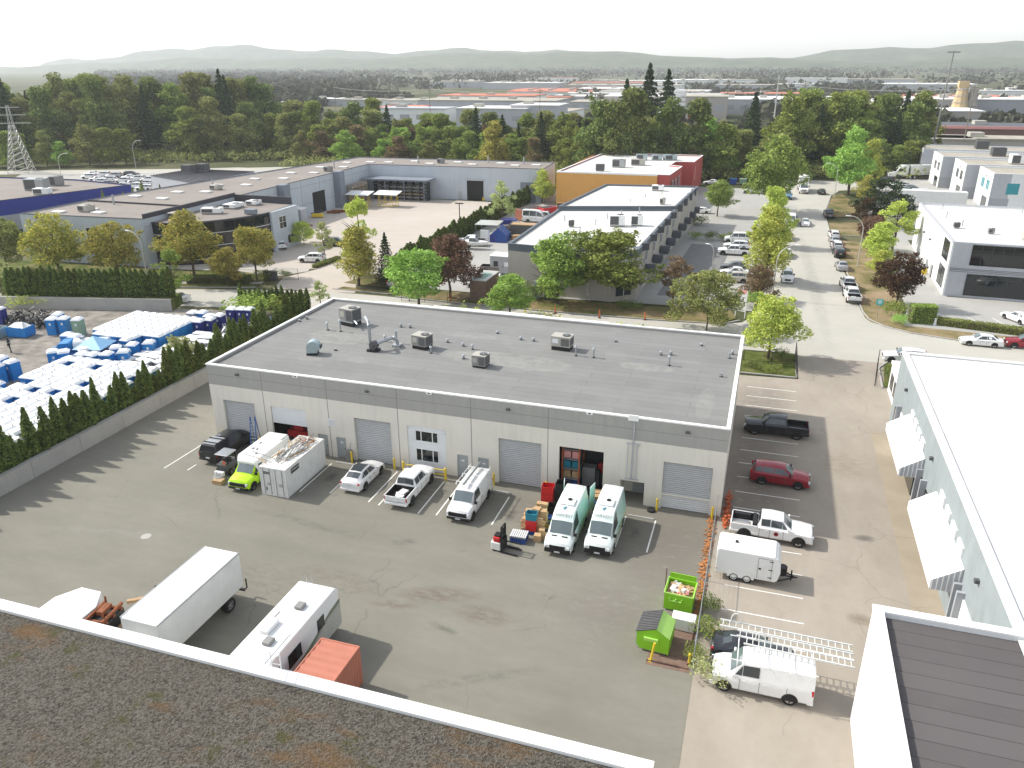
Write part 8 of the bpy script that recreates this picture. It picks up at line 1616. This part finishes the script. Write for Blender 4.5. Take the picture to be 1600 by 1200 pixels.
g.add(V, [(2 * i, (2 * i + 2) % 32, (2 * i + 3) % 32, 2 * i + 1) for i in range(16)]); g.quad((-.05, -.025, 2.2), (.05, -.025, 2.2), (.05, -.025, 2.45), (-.05, -.025, 2.45)); g.build('round_mark', 'panel_white', s_)
tag(MB().box(-.5, .5, -.5, .5, 0, 1.2).build('utility_box', 'portable_green', loc=(*(-80.05, 50.99), 0), bev=.04), 'green utility box behind the low dark hedge by the glass entrance', 'utility box'); tag(MB().box(-1.2, 1.2, -.25, .25, 0, 1.5).build('entrance_sign', 'hvac_coil', loc=(*(-75.65, 52.78), 0), bev=.03), 'dark sign block beside the gate of the pale yard', 'sign')
tag(MB().tube((0, 0, 0), (0, 0, .8), .22, 10, .12).tube((0, 0, .8), (0, 0, .95), .14, 10).build('fire_hydrant', 'panel_white', loc=(*(23.94, 58.23), 0), smooth=40), 'small white hydrant at the corner of the square hedge', 'hydrant'); tag(MB().box(-.35, .35, -.3, .3, 0, 1.0).build('mail_cabinet', 'yellow', loc=(*(26.83, 88.21), 0), bev=.05), 'yellow cabinet by the side wall of the glazed office', 'cabinet')
for i, (p, m, l) in enumerate([((-9.65, 187.37), 'blue', 'blue waste container before the wood at the end of the tenant lot'), ((-6.98, 188.15), 'portable_green', 'green waste container beside the blue one at the end of the tenant lot')]):
    o = T('waste_container', l, 'dumpster', (p[0], p[1], 0), .05, 'waste containers at the end of the tenant lot'); MB().ext([(-.9, .15), (.9, .15), (1.0, 1.5), (-1.0, 1.5)], -1.0, 1.0).build('body', m, o); MB().box(-1.05, 1.05, -1.05, 1.05, 1.5, 1.62).build('lid', m, o)
# pale yard pieces
for (x, y, rz, l) in [(-95.8, 121.6, .05, 'yellow frame rack with a white top, left one of two'), (-89.2, 123.8, .05, 'yellow frame rack with a white top, right one of two')]:
    o = T('frame_rack', l, 'rack', (x, y, 0), rz, 'yellow racks with white tops'); g = MB()
    for i in range(4):
        xx = -2.4 + i * 1.6; g.tube((xx, -1.0, 0), (xx, -.2, 3.1), .07, 5).tube((xx, 1.0, 0), (xx, .2, 3.1), .07, 5).tube((xx, -.8, 1.0), (xx, .8, 1.0), .05, 5)
    g.tube((-2.5, -1, .15), (2.5, -1, .15), .06, 5).tube((-2.5, 1, .15), (2.5, 1, .15), .06, 5).tube((-2.5, -.7, 1.1), (2.5, -.7, 1.1), .05, 5).tube((-2.5, .7, 1.1), (2.5, .7, 1.1), .05, 5); g.build('frame', 'yellow', o)
    g = MB(); g.add([(-3.1, -1.9, 3.0), (3.1, -1.9, 3.0), (3.1, 1.9, 3.5), (-3.1, 1.9, 3.5), (-3.1, -1.9, 3.1), (3.1, -1.9, 3.1), (3.1, 1.9, 3.6), (-3.1, 1.9, 3.6)], [(0, 3, 2, 1), (4, 5, 6, 7), (0, 1, 5, 4), (1, 2, 6, 5), (2, 3, 7, 6), (3, 0, 4, 7)]); g.build('top', 'trim_white', o)
for i in range(5):
    p = [(-74.51, 140.00), (-73.02, 139.35), (-71.89, 139.68), (-70.77, 140.02), (-68.99, 139.47)][i]; o = T('steel_trestle', ['leftmost', 'second', 'third', 'fourth', 'rightmost'][i] + ' of the yellow steel frames by the far grey wall', 'frame', (p[0], p[1], 0), .1 * i, 'yellow steel frames on the pale yard')
    g = MB()
    for k in range(3): g.box(-1.0, 1.0, -.6 + k * .55, -.48 + k * .55, .0, .9 - .2 * (i > 3) * k)
    g.build('frame', 'yellow', o)
for i, (p, L, m, l) in enumerate([((-97.70, 111.16), 4.5, 'steel_rust', 'rusty steel bars lying on the pale yard, left lot'), ((-95.93, 113.52), 5.5, 'steel_rust', 'rusty steel bars lying on the pale yard, right lot'), ((-100.52, 95.20), 6, 'hvac_coil', 'dark bars beside the storage shed on the pale yard'), ((-96.30, 94.92), 5, 'steel_rust', 'brown bars right of the shed on the pale yard'), ((-93.34, 82.92), 12, 'hvac_coil', 'long dark rack of bars behind the umbrella-shaped tree')]):
    g = MB(); rr = random.Random(i)
    for k in range(12): a = rr.gauss(.15, .12); x, y = rr.uniform(-L / 3, L / 3), rr.uniform(-.7, .7); g.rbox(x, y, k * .03, k * .03 + .14, L * rr.uniform(.3, .6), .14, a)
    tag(g.build('bar_stack', m, loc=(p[0], p[1], 0.01)), l, 'steel')
o = T('dark_racks', 'dark steel rack full of profiles under the canopy of the far grey wall', 'rack', (-90.5, 134.6, 0), .05); g = MB()
for k in range(5): g.box(-7.5, 7.5, -.9, .9, .5 + k * .85, .6 + k * .85)
g.build('shelf', 'hvac_coil', o); g = MB()
for k in range(8): g.box(-7.4 + k * 2.1, -7.2 + k * 2.1, -.95, .95, 0, 4.6)
g.build('post', 'black', o)
g = MB(); rr = random.Random(9)
for k in range(7): tag(MB().box(-6.5 + rr.uniform(0, 1), 6.5 - rr.uniform(0, 1), -.7, -.2, 0, .25).build('profile_bundle', ['wood_grey', 'galv', 'wood', 'steel_rust', 'hvac_grey', 'wood', 'galv'][k], loc=(-90.5, 134.6 + (k % 2) * .7, .62 + (k // 2) * .85), rz=.05), 'long bundle of profiles on the dark rack at the far grey wall', 'bundle', 'bundles on the dark rack')
o = T('timber_rack', 'tall rack with yellow and brown timber in the inner corner of the grey warehouse', 'rack', (-99.6, 127.5, 0), N_); g = MB()
for k in range(5): g.box(-4, 4, -.8, .8, .4 + k * .9, .5 + k * .9)
g.build('shelf', 'wood', o); g = MB()
for k in range(5): g.box(-4 + k * 1.95, -3.85 + k * 1.95, -.85, .85, 0, 4.9)
g.build('post', 'wood_grey', o)
o = T('yellow_cart', 'yellow machine by the door of the long warehouse beside the shed', 'machine', (-98.0, 105, 0), .3); MB().box(-1.3, 1.3, -.6, .6, .2, .9).build('body', 'yellow', o, bev=.1); MB().tube((-1.5, 0, .9), (1.2, 0, 1.8), .1).build('arm', 'hvac_coil', o)
# tenant yard pieces
o = T('site_office', 'small grey portable office with windows left of the beige wall', 'cabin', (-41.0, 68.6, 0)); MB().box(-1.5, 3.2, -1.4, 1.4, .2, 3.0).build('wall', 'wall_grey', o); MB().box(-1.6, 3.3, -1.5, 1.5, 3.0, 3.12).build('roof', 'cap_white', o); MB().box(-.9, -.1, -1.43, -1.4, 1.3, 2.2).build('window', 'window_glass', o); MB().box(1.0, 2.2, -1.43, -1.4, 1.4, 2.1).build('window', 'panel_white', o)
o = T('storage_container', 'brown container with a pale green roof behind the yard fence', 'container', (-38.6, 53.6, 0)); MB().box(-1.25, 1.25, -3.0, 3.0, 0, 3.2).build('wall', 'mulch', o); MB().box(-1.32, 1.32, -3.07, 3.07, 3.2, 3.32).build('roof', 'rv_grey', o); MB().box(-.6, .7, -2.0, 1.5, 3.321, 3.34).build('green_sheet', 'shade_green', o)
b = T('motor_boat', 'white motor boat on its trailer in the tenant yard', 'boat', (-52.0, 84.2, 0), R(8)); g = MB(); st = [(-2.6, .95, .75), (0, 1.0, .75), (1.6, .8, .8), (2.6, .35, .95), (3.0, .05, 1.1)]
V = []; F = []
for x, w, zb in st: V += [(x, 0, zb - .1), (x, w * .7, zb + .15), (x, w, 1.5), (x, w * .85, 1.52), (x, -w * .85, 1.52), (x, -w, 1.5), (x, -w * .7, zb + .15)]
for i in range(len(st) - 1):
    for j in range(7): F.append((i * 7 + j, i * 7 + (j + 1) % 7, (i + 1) * 7 + (j + 1) % 7, (i + 1) * 7 + j))
F += [tuple(range(7)), tuple(range(28, 35))[::-1]]; g.add(V, F).build('hull', 'white_paint', b); g = MB(); g.add([(-.6, -.7, 1.52), (1.2, -.65, 1.52), (1.2, .65, 1.52), (-.6, .7, 1.52), (-.5, -.6, 2.2), (.4, -.55, 2.2), (.4, .55, 2.2), (-.5, .6, 2.2)], [(4, 5, 6, 7), (0, 1, 5, 4), (1, 2, 6, 5), (2, 3, 7, 6), (3, 0, 4, 7)]); g.build('cabin', 'glass', b); MB().box(-.6, .5, -.65, .65, 2.2, 2.27).build('cabin_roof', 'white_paint', b); MB().box(-2.8, 3.4, -.06, .06, .45, .55).build('trailer_beam', 'black', b)
for y in (-.85, .85): wheel(b, -.9, y, .33, .2)
o = T('shed_canopy', 'open shelter with a flat grey-green roof in front of the diagonal hedge', 'shelter', (-52.6, 95.5, 0), .1); MB().box(-2.4, 2.4, -2.6, 2.6, 2.9, 3.0).build('roof', 'rv_grey', o)
for x in (-2.2, 2.2):
    for y in (-2.3, 2.3): MB().box(x - .06, x + .06, y - .06, y + .06, 0, 2.9).build('post', 'hvac_grey', o)
o = T('storage_tent', 'dark blue gabled tent right of the open shelter', 'tent', (-49.4, 93.0, 0), .1); MB().ext([(-1.7, 0), (1.7, 0), (1.7, 1.4), (0, 2.9), (-1.7, 1.4)], -2.0, 2.0).build('cover', 'blue', o); MB().box(-1.65, -.6, -2.04, -2.0, 0, 1.5).build('flap', 'portable_navy', o)
tag(MB().box(-.9, .9, -.1, .1, 0, 2.2).build('white_door_panel', 'trim_white', loc=(-52.2, 91.6, 0)), 'white panel standing left of the dark blue tent', 'panel')
o = T('boat_trailer', 'dark hull or container with rusty top behind the dark blue tent', 'container', (-45.8, 98.6, 0), .05); MB().box(-2.9, 2.9, -1.1, 1.1, .2, 2.4).build('body', 'hvac_coil', o); MB().box(-2.9, 2.9, -1.15, 1.15, 2.4, 2.55).build('timber_load', 'wood', o)
for i, (x, y, h, m) in enumerate([(-45.5, 94.6, 1.0, 'wood'), (-43.6, 94.4, 1.5, 'wood_grey'), (-42.2, 96.2, 1.2, 'cardboard'), (-47.0, 95.2, .8, 'wood')]): tag(MB().box(-.9, .9, -.7, .7, 0, h * .45).box(-.75, .75, -.6, .6, h * .45, h).build('goods_pile', m, loc=(x, y, 0.01), rz=.2 * i), ['low timber pile right of the dark blue tent', 'grey goods pile beside the canopied pickup', 'cardboard goods pile beside the canopied pickup', 'small timber pile before the dark container'][i], 'pile')
for i, (x, y, l_, m, l) in enumerate([(-50.6, 117, 6, 'container_red', 'long red steel hopper at the far end of the tenant yard'), (-47.0, 119, 3.4, 'cloth_red', 'short red container beside the long red hopper')]):
    o = T('steel_hopper', l, 'container', (x, y, 0), R(58)); MB().ext([(-l_ / 2, .2), (l_ / 2, .2), (l_ / 2 + .4, 2.6), (-l_ / 2 - .4, 2.6)], -1.2, 1.2).build('body', m, o); MB().box(-l_ / 2, l_ / 2, -1.0, 1.0, 2.6, 2.62).build('opening', 'black', o)
tag(MB().box(-1.6, 1.6, -1.2, 1.2, 0, 1.9).build('blue_container', 'portable_navy', loc=(-51.8, 106, 0), rz=.1), 'dark blue box by the diagonal hedge, before the red hopper', 'box'); 
for i, (x, y, a, b_, h) in enumerate([(-33.6, 55.0, 2.2, 1.6, 1.5), (-30.8, 55.2, 1.2, 1.0, 2.6), (-28.8, 55.0, 1.6, 1.2, 1.8)]): tag(MB().box(-a / 2, a / 2, -b_ / 2, b_ / 2, 0, h * .8).box(-a / 2 + .1, a / 2 - .1, -b_ / 2 + .1, b_ / 2 - .1, h * .8, h).build('ground_unit', ['trim_white', 'galv', 'hvac_coil'][i], loc=(x, y, 0.05), bev=.02), ['white-topped unit at the foot of the beige wall', 'grey pipework cabinet at the foot of the beige wall', 'dark unit at the foot of the beige wall'][i], 'unit')

# ================================================================ BEYOND THE WOOD: far buildings, pylons, wooded plain, hills
def farbox(lab, x, y, lx, ly, h, wm, rm, rz=0.05, name='far_building', gable=False, grp='buildings of the far town'):
    o = T(name, lab, 'building', (x, y, 0), rz, grp)
    MB().box(-lx / 2, lx / 2, -ly / 2, ly / 2, -.05, h).build('wall', wm, o)
    if gable: MB().ext([(-lx / 2 - .5, h), (lx / 2 + .5, h), (lx / 2 + .5, h + .3), (0, h + lx * .16), (-lx / 2 - .5, h + .3)], -ly / 2 - .5, ly / 2 + .5).build('roof', rm, o)
    else: MB().box(-lx / 2 - .4, lx / 2 + .4, -ly / 2 - .4, ly / 2 + .4, h, h + .5).build('roof', rm, o)
    n = max(2, int(lx / 9))
    for i in range(n): xx = -lx / 2 + lx * (i + .5) / n; MB().box(xx - lx / n * .3, xx + lx / n * .3, -ly / 2 - .08, -ly / 2, h * .35, h * .65).build('window', 'wall_grey', o) if n < 9 else None
    for i in range(max(1, int(lx / 30))): MB().box(-lx / 3 + i * 22, -lx / 3 + i * 22 + 5, -3, 3, h + .5, h + 2.2).build('roof_unit', 'hvac_beige', o)
    return o
# the white dome and the red-fronted hall
d = T('sports_dome', 'large white air dome behind the trees left of centre', 'dome', (-219, 304, 0), .35); d.scale = (.46, .46, .5)
g = MB(); V = []; F = []; nx, ny = 16, 9
for i in range(nx + 1):
    for j in range(ny + 1):
        a = PI * j / ny; u = -1 + 2 * i / nx; k = (1 - abs(u) ** 6) ** .5 if abs(u) < 1 else 0; V.append((u * 40, -math.cos(a) * 20 * max(.3, k), math.sin(a) * 14 * k))
for i in range(nx):
    for j in range(ny): q = i * (ny + 1) + j; F.append((q, q + 1, q + ny + 2, q + ny + 1))
g.add(V, F).build('fabric', 'bright_roof_membrane', d, smooth=50); MB().box(-42, 42, -21, 21, 0, .4).build('base', 'concrete', d)
def fb(lab, p, lx, ly, h, wm, rm, rz=.05, **k): return farbox(lab, p[0], p[1] + ly / 2, lx * (.45 if p[0] < 30 else .8), ly * .7, h * (.55 if p[1] > 480 else .8), wm, rm, rz, **k)
fb('grey-roofed hall with a red band at the left behind the trees', (-230.27, 251.95), 22, 30, 9, 'cloth_red', 'white_roof_membrane'); fb('long beige-roofed hall behind the brown trees left of centre', (-214.60, 269.11), 60, 26, 7, 'wall_beige', 'beige_roof')
for a in [('small white hall far off at the left', (-398.80, 520.01), 60, 30, 8, 'wall_white', 'white_roof_membrane'), ('pale hall with terracotta roof behind the tall spruce', (-232.14, 419.17), 60, 40, 9, 'wall_white', 'terracotta', .1), ('teal-framed white store front behind the spruces', (-202.14, 380.97), 90, 30, 11, 'wall_white', 'wall_light_grey'), ('long white warehouse right of the spruces', (-152.50, 373.97), 90, 40, 12, 'wall_light_grey', 'bright_roof_membrane'), ('flat white hall behind the long white warehouse', (-220.44, 509.14), 150, 50, 11, 'wall_white', 'white_roof_membrane'),
          ('wide pale store in the far middle', (-279.66, 549.07), 160, 60, 10, 'wall_white', 'beige_roof'), ('second wide pale store in the far middle', (-237.36, 612.27), 130, 50, 12, 'wall_light_grey', 'white_roof_membrane'), ('white hall with a bright roof left of the tall firs', (-129.26, 380.19), 60, 40, 14, 'wall_light_grey', 'bright_roof_membrane'), ('pale hall far behind the firs', (-197.14, 610.68), 130, 50, 12, 'wall_beige', 'terracotta'), ('far grey hall at the left horizon', (-329.54, 557.36), 80, 40, 10, 'wall_grey', 'beige_roof'), ('far white hall at the left horizon', (-378.05, 578.80), 70, 40, 9, 'wall_light_grey', 'white_roof_membrane'),
          ('beige concrete works building right of the firs', (-52.10, 478.57), 90, 50, 16, 'wall_beige', 'beige_roof'), ('orange-brown shed below the beige works', (-42.76, 423.25), 26, 14, 7, 'wall_red', 'terracotta'), ('long pale roof behind the fields', (-118.93, 569.38), 170, 60, 9, 'wall_light_grey', 'beige_roof'), ('white tanks hall by the works', (-70.67, 415.84), 50, 30, 8, 'wall_white', 'bright_roof_membrane'), ('second white hall by the works', (-70.01, 373.17), 34, 26, 8, 'wall_white', 'white_roof_membrane'), ('small teal and white shed in front of the works', (-57.36, 340.46), 16, 12, 7, 'sign_teal', 'trim_white'),
          ('long white roof among the right trees', (-24.70, 281.24), 46, 22, 5, 'wall_light_grey', 'white_roof_membrane'), ('far white hall behind the right wood', (-42.48, 626.71), 110, 50, 11, 'wall_white', 'bright_roof_membrane'), ('far pale hall behind the right wood', (33.21, 665.77), 60, 30, 12, 'wall_white', 'white_roof_membrane'), ('big hall with dark wall and white roof at the top right', (121.48, 471.94), 120, 46, 16, 'wall_grey', 'bright_roof_membrane', .02), ('low hall behind the dark-walled hall at the right', (110.69, 663.71), 90, 40, 10, 'wall_light_grey', 'beige_roof'), ('white shed with arched window at the top right', (92.72, 491.79), 24, 18, 11, 'wall_white', 'white_roof_membrane'), ('pale yard hall at the right horizon', (169.02, 708.93), 140, 60, 10, 'wall_beige', 'beige_roof'), ('pale hall at the middle horizon', (-163.43, 629.85), 120, 60, 12, 'wall_light_grey', 'white_roof_membrane')]:
    fb(*a)
o = fb('red-trimmed low shop row with brown doors at the top right', (94.17, 354.82), 110, 40, 7, 'brick_brown', 'dark_roof', .02); MB().box(-44.4, 44.4, -14.6, -13.9, 5.0, 6.2).build('red_fascia', 'pink_board', o)
o = fb('beige flat building with parked cars behind the stepped offices', (78.27, 300.31), 100, 24, 6, 'wall_beige', 'beige_roof', .02); o = fb('pale tiled-roof hall left of the stepped offices', (60.05, 295.15), 34, 26, 6, 'wall_beige', 'beige_roof', .02)
for i, (p, s_) in enumerate((((18.98, 304.25), 9), ((24.69, 300.44), 9))):
    o = T('storage_dome', ['left', 'right'][i] + ' one of two white rounded tents in the gap of the right wood', 'tent', (p[0], p[1] + 30, 0), 0, 'white rounded tents'); g = MB(); pf = [(s_ * math.cos(a), s_ * .85 * math.sin(a)) for a in [k * PI / 10 for k in range(11)]]; g.ext(pf, -12, 12); g.build('cover', 'bright_roof_membrane', o, smooth=30); MB().box(-2, 2, -12.1, -12, 0, 4).build('door', 'wall_grey', o)
rb = random.Random(31)
for i in range(46):
    y = rb.uniform(420, 1500); x = rb.uniform(-.42 * y, .22 * y + 40); w = rb.uniform(30, 110)
    farbox('pale flat-roofed building of the far town beyond the wood', x, y, w, w * rb.uniform(.4, .7), rb.uniform(6, 10), rb.choice(['wall_white', 'wall_light_grey', 'wall_beige', 'wall_white']), rb.choice(['white_roof_membrane', 'beige_roof', 'bright_roof_membrane', 'white_roof_membrane', 'beige_roof', 'terracotta']), rb.uniform(-.1, .15))
# conical works towers at the top right
for i, (p, r0, r1, h, m, l) in enumerate([((97.34, 470.81), 6, 2.6, 20, 'stone_tower', 'tall tan tapering tower of the works at the top right'), ((103.52, 472.44), 5, 2.2, 17, 'wood_grey', 'second pale tapering tower beside the tan one'), ((110.85, 485.22), 4, .5, 12, 'wood_grey', 'slender pale spire right of the two tapering towers'), ((-57.03, 452.65), 4, 3.4, 15, 'trim_white', 'tall white silo tower behind the firs')]):
    o = T('works_tower', l, 'tower', (p[0], p[1], 0)); MB().tube((0, 0, 0), (0, 0, h), r0, 10, r1).build('shell', m, o); g = MB()
    for k in range(6): z = h * (k + .5) / 6; g.tube((0, 0, z), (0, 0, z + .5), r0 + (r1 - r0) * (k + .5) / 6 + .4, 10)
    g.build('ring', 'wall_beige', o); MB().box(-r1, r1, -r1, r1, h, h + 3).build('head', m, o)
# power pylons, poles and wires
def pylon(lab, x, y, H=30):
    o = T('power_pylon', lab, 'pylon', (x, y, 0), .5, 'power pylons'); g = MB()
    for sx in (-1, 1):
        for sy in (-1, 1): g.tube((sx * 3.2, sy * 3.2, 0), (sx * .6, sy * .6, H * .72), .14, 4).tube((sx * .6, sy * .6, H * .72), (sx * .3, sy * .3, H), .1, 4)
    for k in range(9):
        z0, z1 = H * .72 * k / 9, H * .72 * (k + 1) / 9; a0, a1 = 3.2 - 2.6 * k / 9, 3.2 - 2.6 * (k + 1) / 9
        for (p, q) in (((-1, -1), (1, -1)), ((1, -1), (1, 1)), ((1, 1), (-1, 1)), ((-1, 1), (-1, -1))): g.tube((p[0] * a0, p[1] * a0, z0), (q[0] * a1, q[1] * a1, z1), .07, 3).tube((q[0] * a0, q[1] * a0, z0), (p[0] * a1, p[1] * a1, z1), .07, 3)
    g.build('lattice', 'pole_metal', o); g = MB()
    for z, w in ((H * .74, 6), (H * .86, 5), (H * .97, 3.5)): g.tube((-w, 0, z), (w, 0, z), .14, 4)
    g.build('cross_arm', 'pole_metal', o)
pylon('lattice pylon at the left edge in front of the wood', -236, 150, 21)
def pole(lab, x, y, H, arms=True):
    o = T('utility_pole', lab, 'utility pole', (x, y, 0), .1, 'wooden utility poles'); MB().tube((0, 0, 0), (0, 0, H), .22, 7, .14).build('pole', 'bark_pale', o); MB().box(-1.6, 1.6, -.08, .08, H - 1.2, H - 1.0).box(-1.3, 1.3, -.08, .08, H - 2.4, H - 2.2).build('cross_arm', 'bark_pale', o)
PP = [(-260, 400), (-190, 384), (-120, 368), (-50, 352), (10, 320), (70, 300)]
for i, (x, y) in enumerate(PP): pole(['first', 'second', 'third', 'fourth', 'fifth', 'sixth'][i] + ' wooden pole from the left along the line behind the wood', x, y, 21 if i < 4 else 25)
g = MB()
for (a, b), (c, d_) in zip(PP, PP[1:]):
    for off, dz in ((-1.5, 0), (0, 0), (1.5, 0), (0, -2)):
        prev = None
        for k in range(9):
            t_ = k / 8; p = Vector((a + (c - a) * t_, b + (d_ - b) * t_ + off, 19.8 + dz + (4 if a >= 10 else 4 * t_ if a == -50 else 0) - 4 * t_ * (1 - t_) * 1.6))
            if prev: g.tube(prev, p, .05, 3, caps=False)
            prev = p
tag(g.build('power_line', 'pole_metal'), 'power wires strung between the wooden poles behind the wood', 'wires'); o = T('utility_pole', 'tall dark pole rising behind the stepped white offices', 'utility pole', (50, 244, 0)); MB().tube((0, 0, 0), (1.2, 0, 36), .3, 7, .2).build('pole', 'hvac_grey', o); MB().box(-.6, 3, -.1, .1, 35.5, 35.9).build('cross_arm', 'hvac_grey', o)
o = T('utility_pole', 'tall pale mast at the top, left of the right wood', 'utility pole', (*(-1.35, 391.72), 0)); MB().tube((0, 0, 0), (0, 0, 27), .4, 7, .25).build('pole', 'pole_metal', o); MB().box(-2, 2, -.3, .3, 25, 25.5).build('cross_arm', 'pole_metal', o)
# wooded plain: one mass
rs = np.random.RandomState(5); C = []
N = 5200
yy = 330 + 3300 * rs.uniform(0, 1, N) ** 1.9; xx = (-yy * .95 - 90) + (yy * 1.32 + 190) * rs.uniform(0, 1, N)
nz = np.sin(xx * .011 + 1.3) + np.sin(yy * .013 + xx * .004) + np.sin((xx + yy) * .021 + 2)
keep = (nz > .35) | (yy > 2600) | (xx < -.55 * yy - 60)
xx, yy = xx[keep], yy[keep]
for x, y in zip(xx, yy):
    d = y; r0 = (5 + d * .0035) * rs.uniform(.7, 1.5); h0 = (10 + d * .0015) * rs.uniform(.6, 1.3) * (.62 if -400 < x < 260 and d < 1500 else 1); n = 20 if d > 900 else 34
    v = rs.normal(size=(n, 3)); v /= np.linalg.norm(v, axis=1)[:, None]; v *= np.array([r0, r0, h0 * .55]); v[:, 2] += h0 * .55; C.append(v + np.array([x, y, 0]))
C = np.concatenate(C); me = leaves('far_wood', C, 6.5, .5, 3); o = bpy.data.objects.new('far_wood', me); COL.objects.link(o); me.materials.clear(); me.materials.append(M['leaf_far']); tag(o, kind='stuff')
# undergrowth below the wood behind the roofs
C = []
for i in range(2600):
    t_ = rs.uniform(0, 1)
    seg = [((-300, 142), (-130, 214)), ((-160, 182), (-62, 188)), ((-62, 166), (-14, 190)), ((-16, 190), (48, 212))][rs.randint(0, 4)]
    x = seg[0][0] + (seg[1][0] - seg[0][0]) * t_ + rs.uniform(-3, 3); y = seg[0][1] + (seg[1][1] - seg[0][1]) * t_ + rs.uniform(4, 40); 
    if -47 < x < -18 and y < 190: continue
    v = rs.normal(size=(26, 3)); v /= np.linalg.norm(v, axis=1)[:, None]; v *= np.array([2.4, 2.4, 2.2]) * rs.uniform(.6, 1.3); v[:, 2] = np.abs(v[:, 2]) + rs.uniform(0, 1.5); C.append(v + np.array([x, y, 0]))
C = np.concatenate(C); me = leaves('undergrowth', C, .85, .5, 4); o = bpy.data.objects.new('undergrowth', me); COL.objects.link(o); me.materials.clear(); me.materials.append(M['leaf_olive']); tag(o, kind='stuff')
# hills
def ridge(name, y0, h, seed, dep=900):
    r_ = np.random.RandomState(seed); n = 90; V = []; F = []
    xs_ = np.linspace(-5200, 3600, n); ph = r_.uniform(0, 6, 6); hh = h * (.62 + .2 * np.sin(xs_ * .0011 + ph[0]) + .12 * np.sin(xs_ * .0027 + ph[1]) + .06 * np.sin(xs_ * .008 + ph[2]) + .03 * np.sin(xs_ * .02 + ph[3]))
    for i in range(n): V += [(xs_[i], y0, -1), (xs_[i], y0 + dep * .5, hh[i] * .7), (xs_[i], y0 + dep, hh[i]), (xs_[i], y0 + dep * 2, -1)]
    for i in range(n - 1):
        for j in range(3): F.append((i * 4 + j, (i + 1) * 4 + j, (i + 1) * 4 + j + 1, i * 4 + j + 1))
    mb = MB(); mb.add(V, F); return struct(name, mb, 'hill_wood', smooth=60)
grassmat('hill_wood', (0.03, 0.045, 0.018), (0.055, 0.075, 0.03), (0.10, 0.11, 0.055), 0.012, 0.38)
ridge('hills', 3400, 95, 3, 500); ridge('far_hills', 4700, 170, 8, 300)
# the air between: pale haze over everything up to the hills
hm = bpy.data.materials.new('haze'); hm.use_nodes = True; ht = hm.node_tree; ht.nodes.clear(); ho = ht.nodes.new('ShaderNodeOutputMaterial'); hv = ht.nodes.new('ShaderNodeVolumePrincipled')
hv.inputs['Color'].default_value = (0.93, 0.96, 1.0, 1); hv.inputs['Density'].default_value = 0.00013; hv.inputs['Anisotropy'].default_value = 0.3; ht.links.new(hv.outputs[0], ho.inputs['Volume']); M['haze'] = hm
HZ = MB().box(-5400, 5400, -320, 6100, -3, 185).build('haze', 'haze'); tag(HZ, kind='stuff')
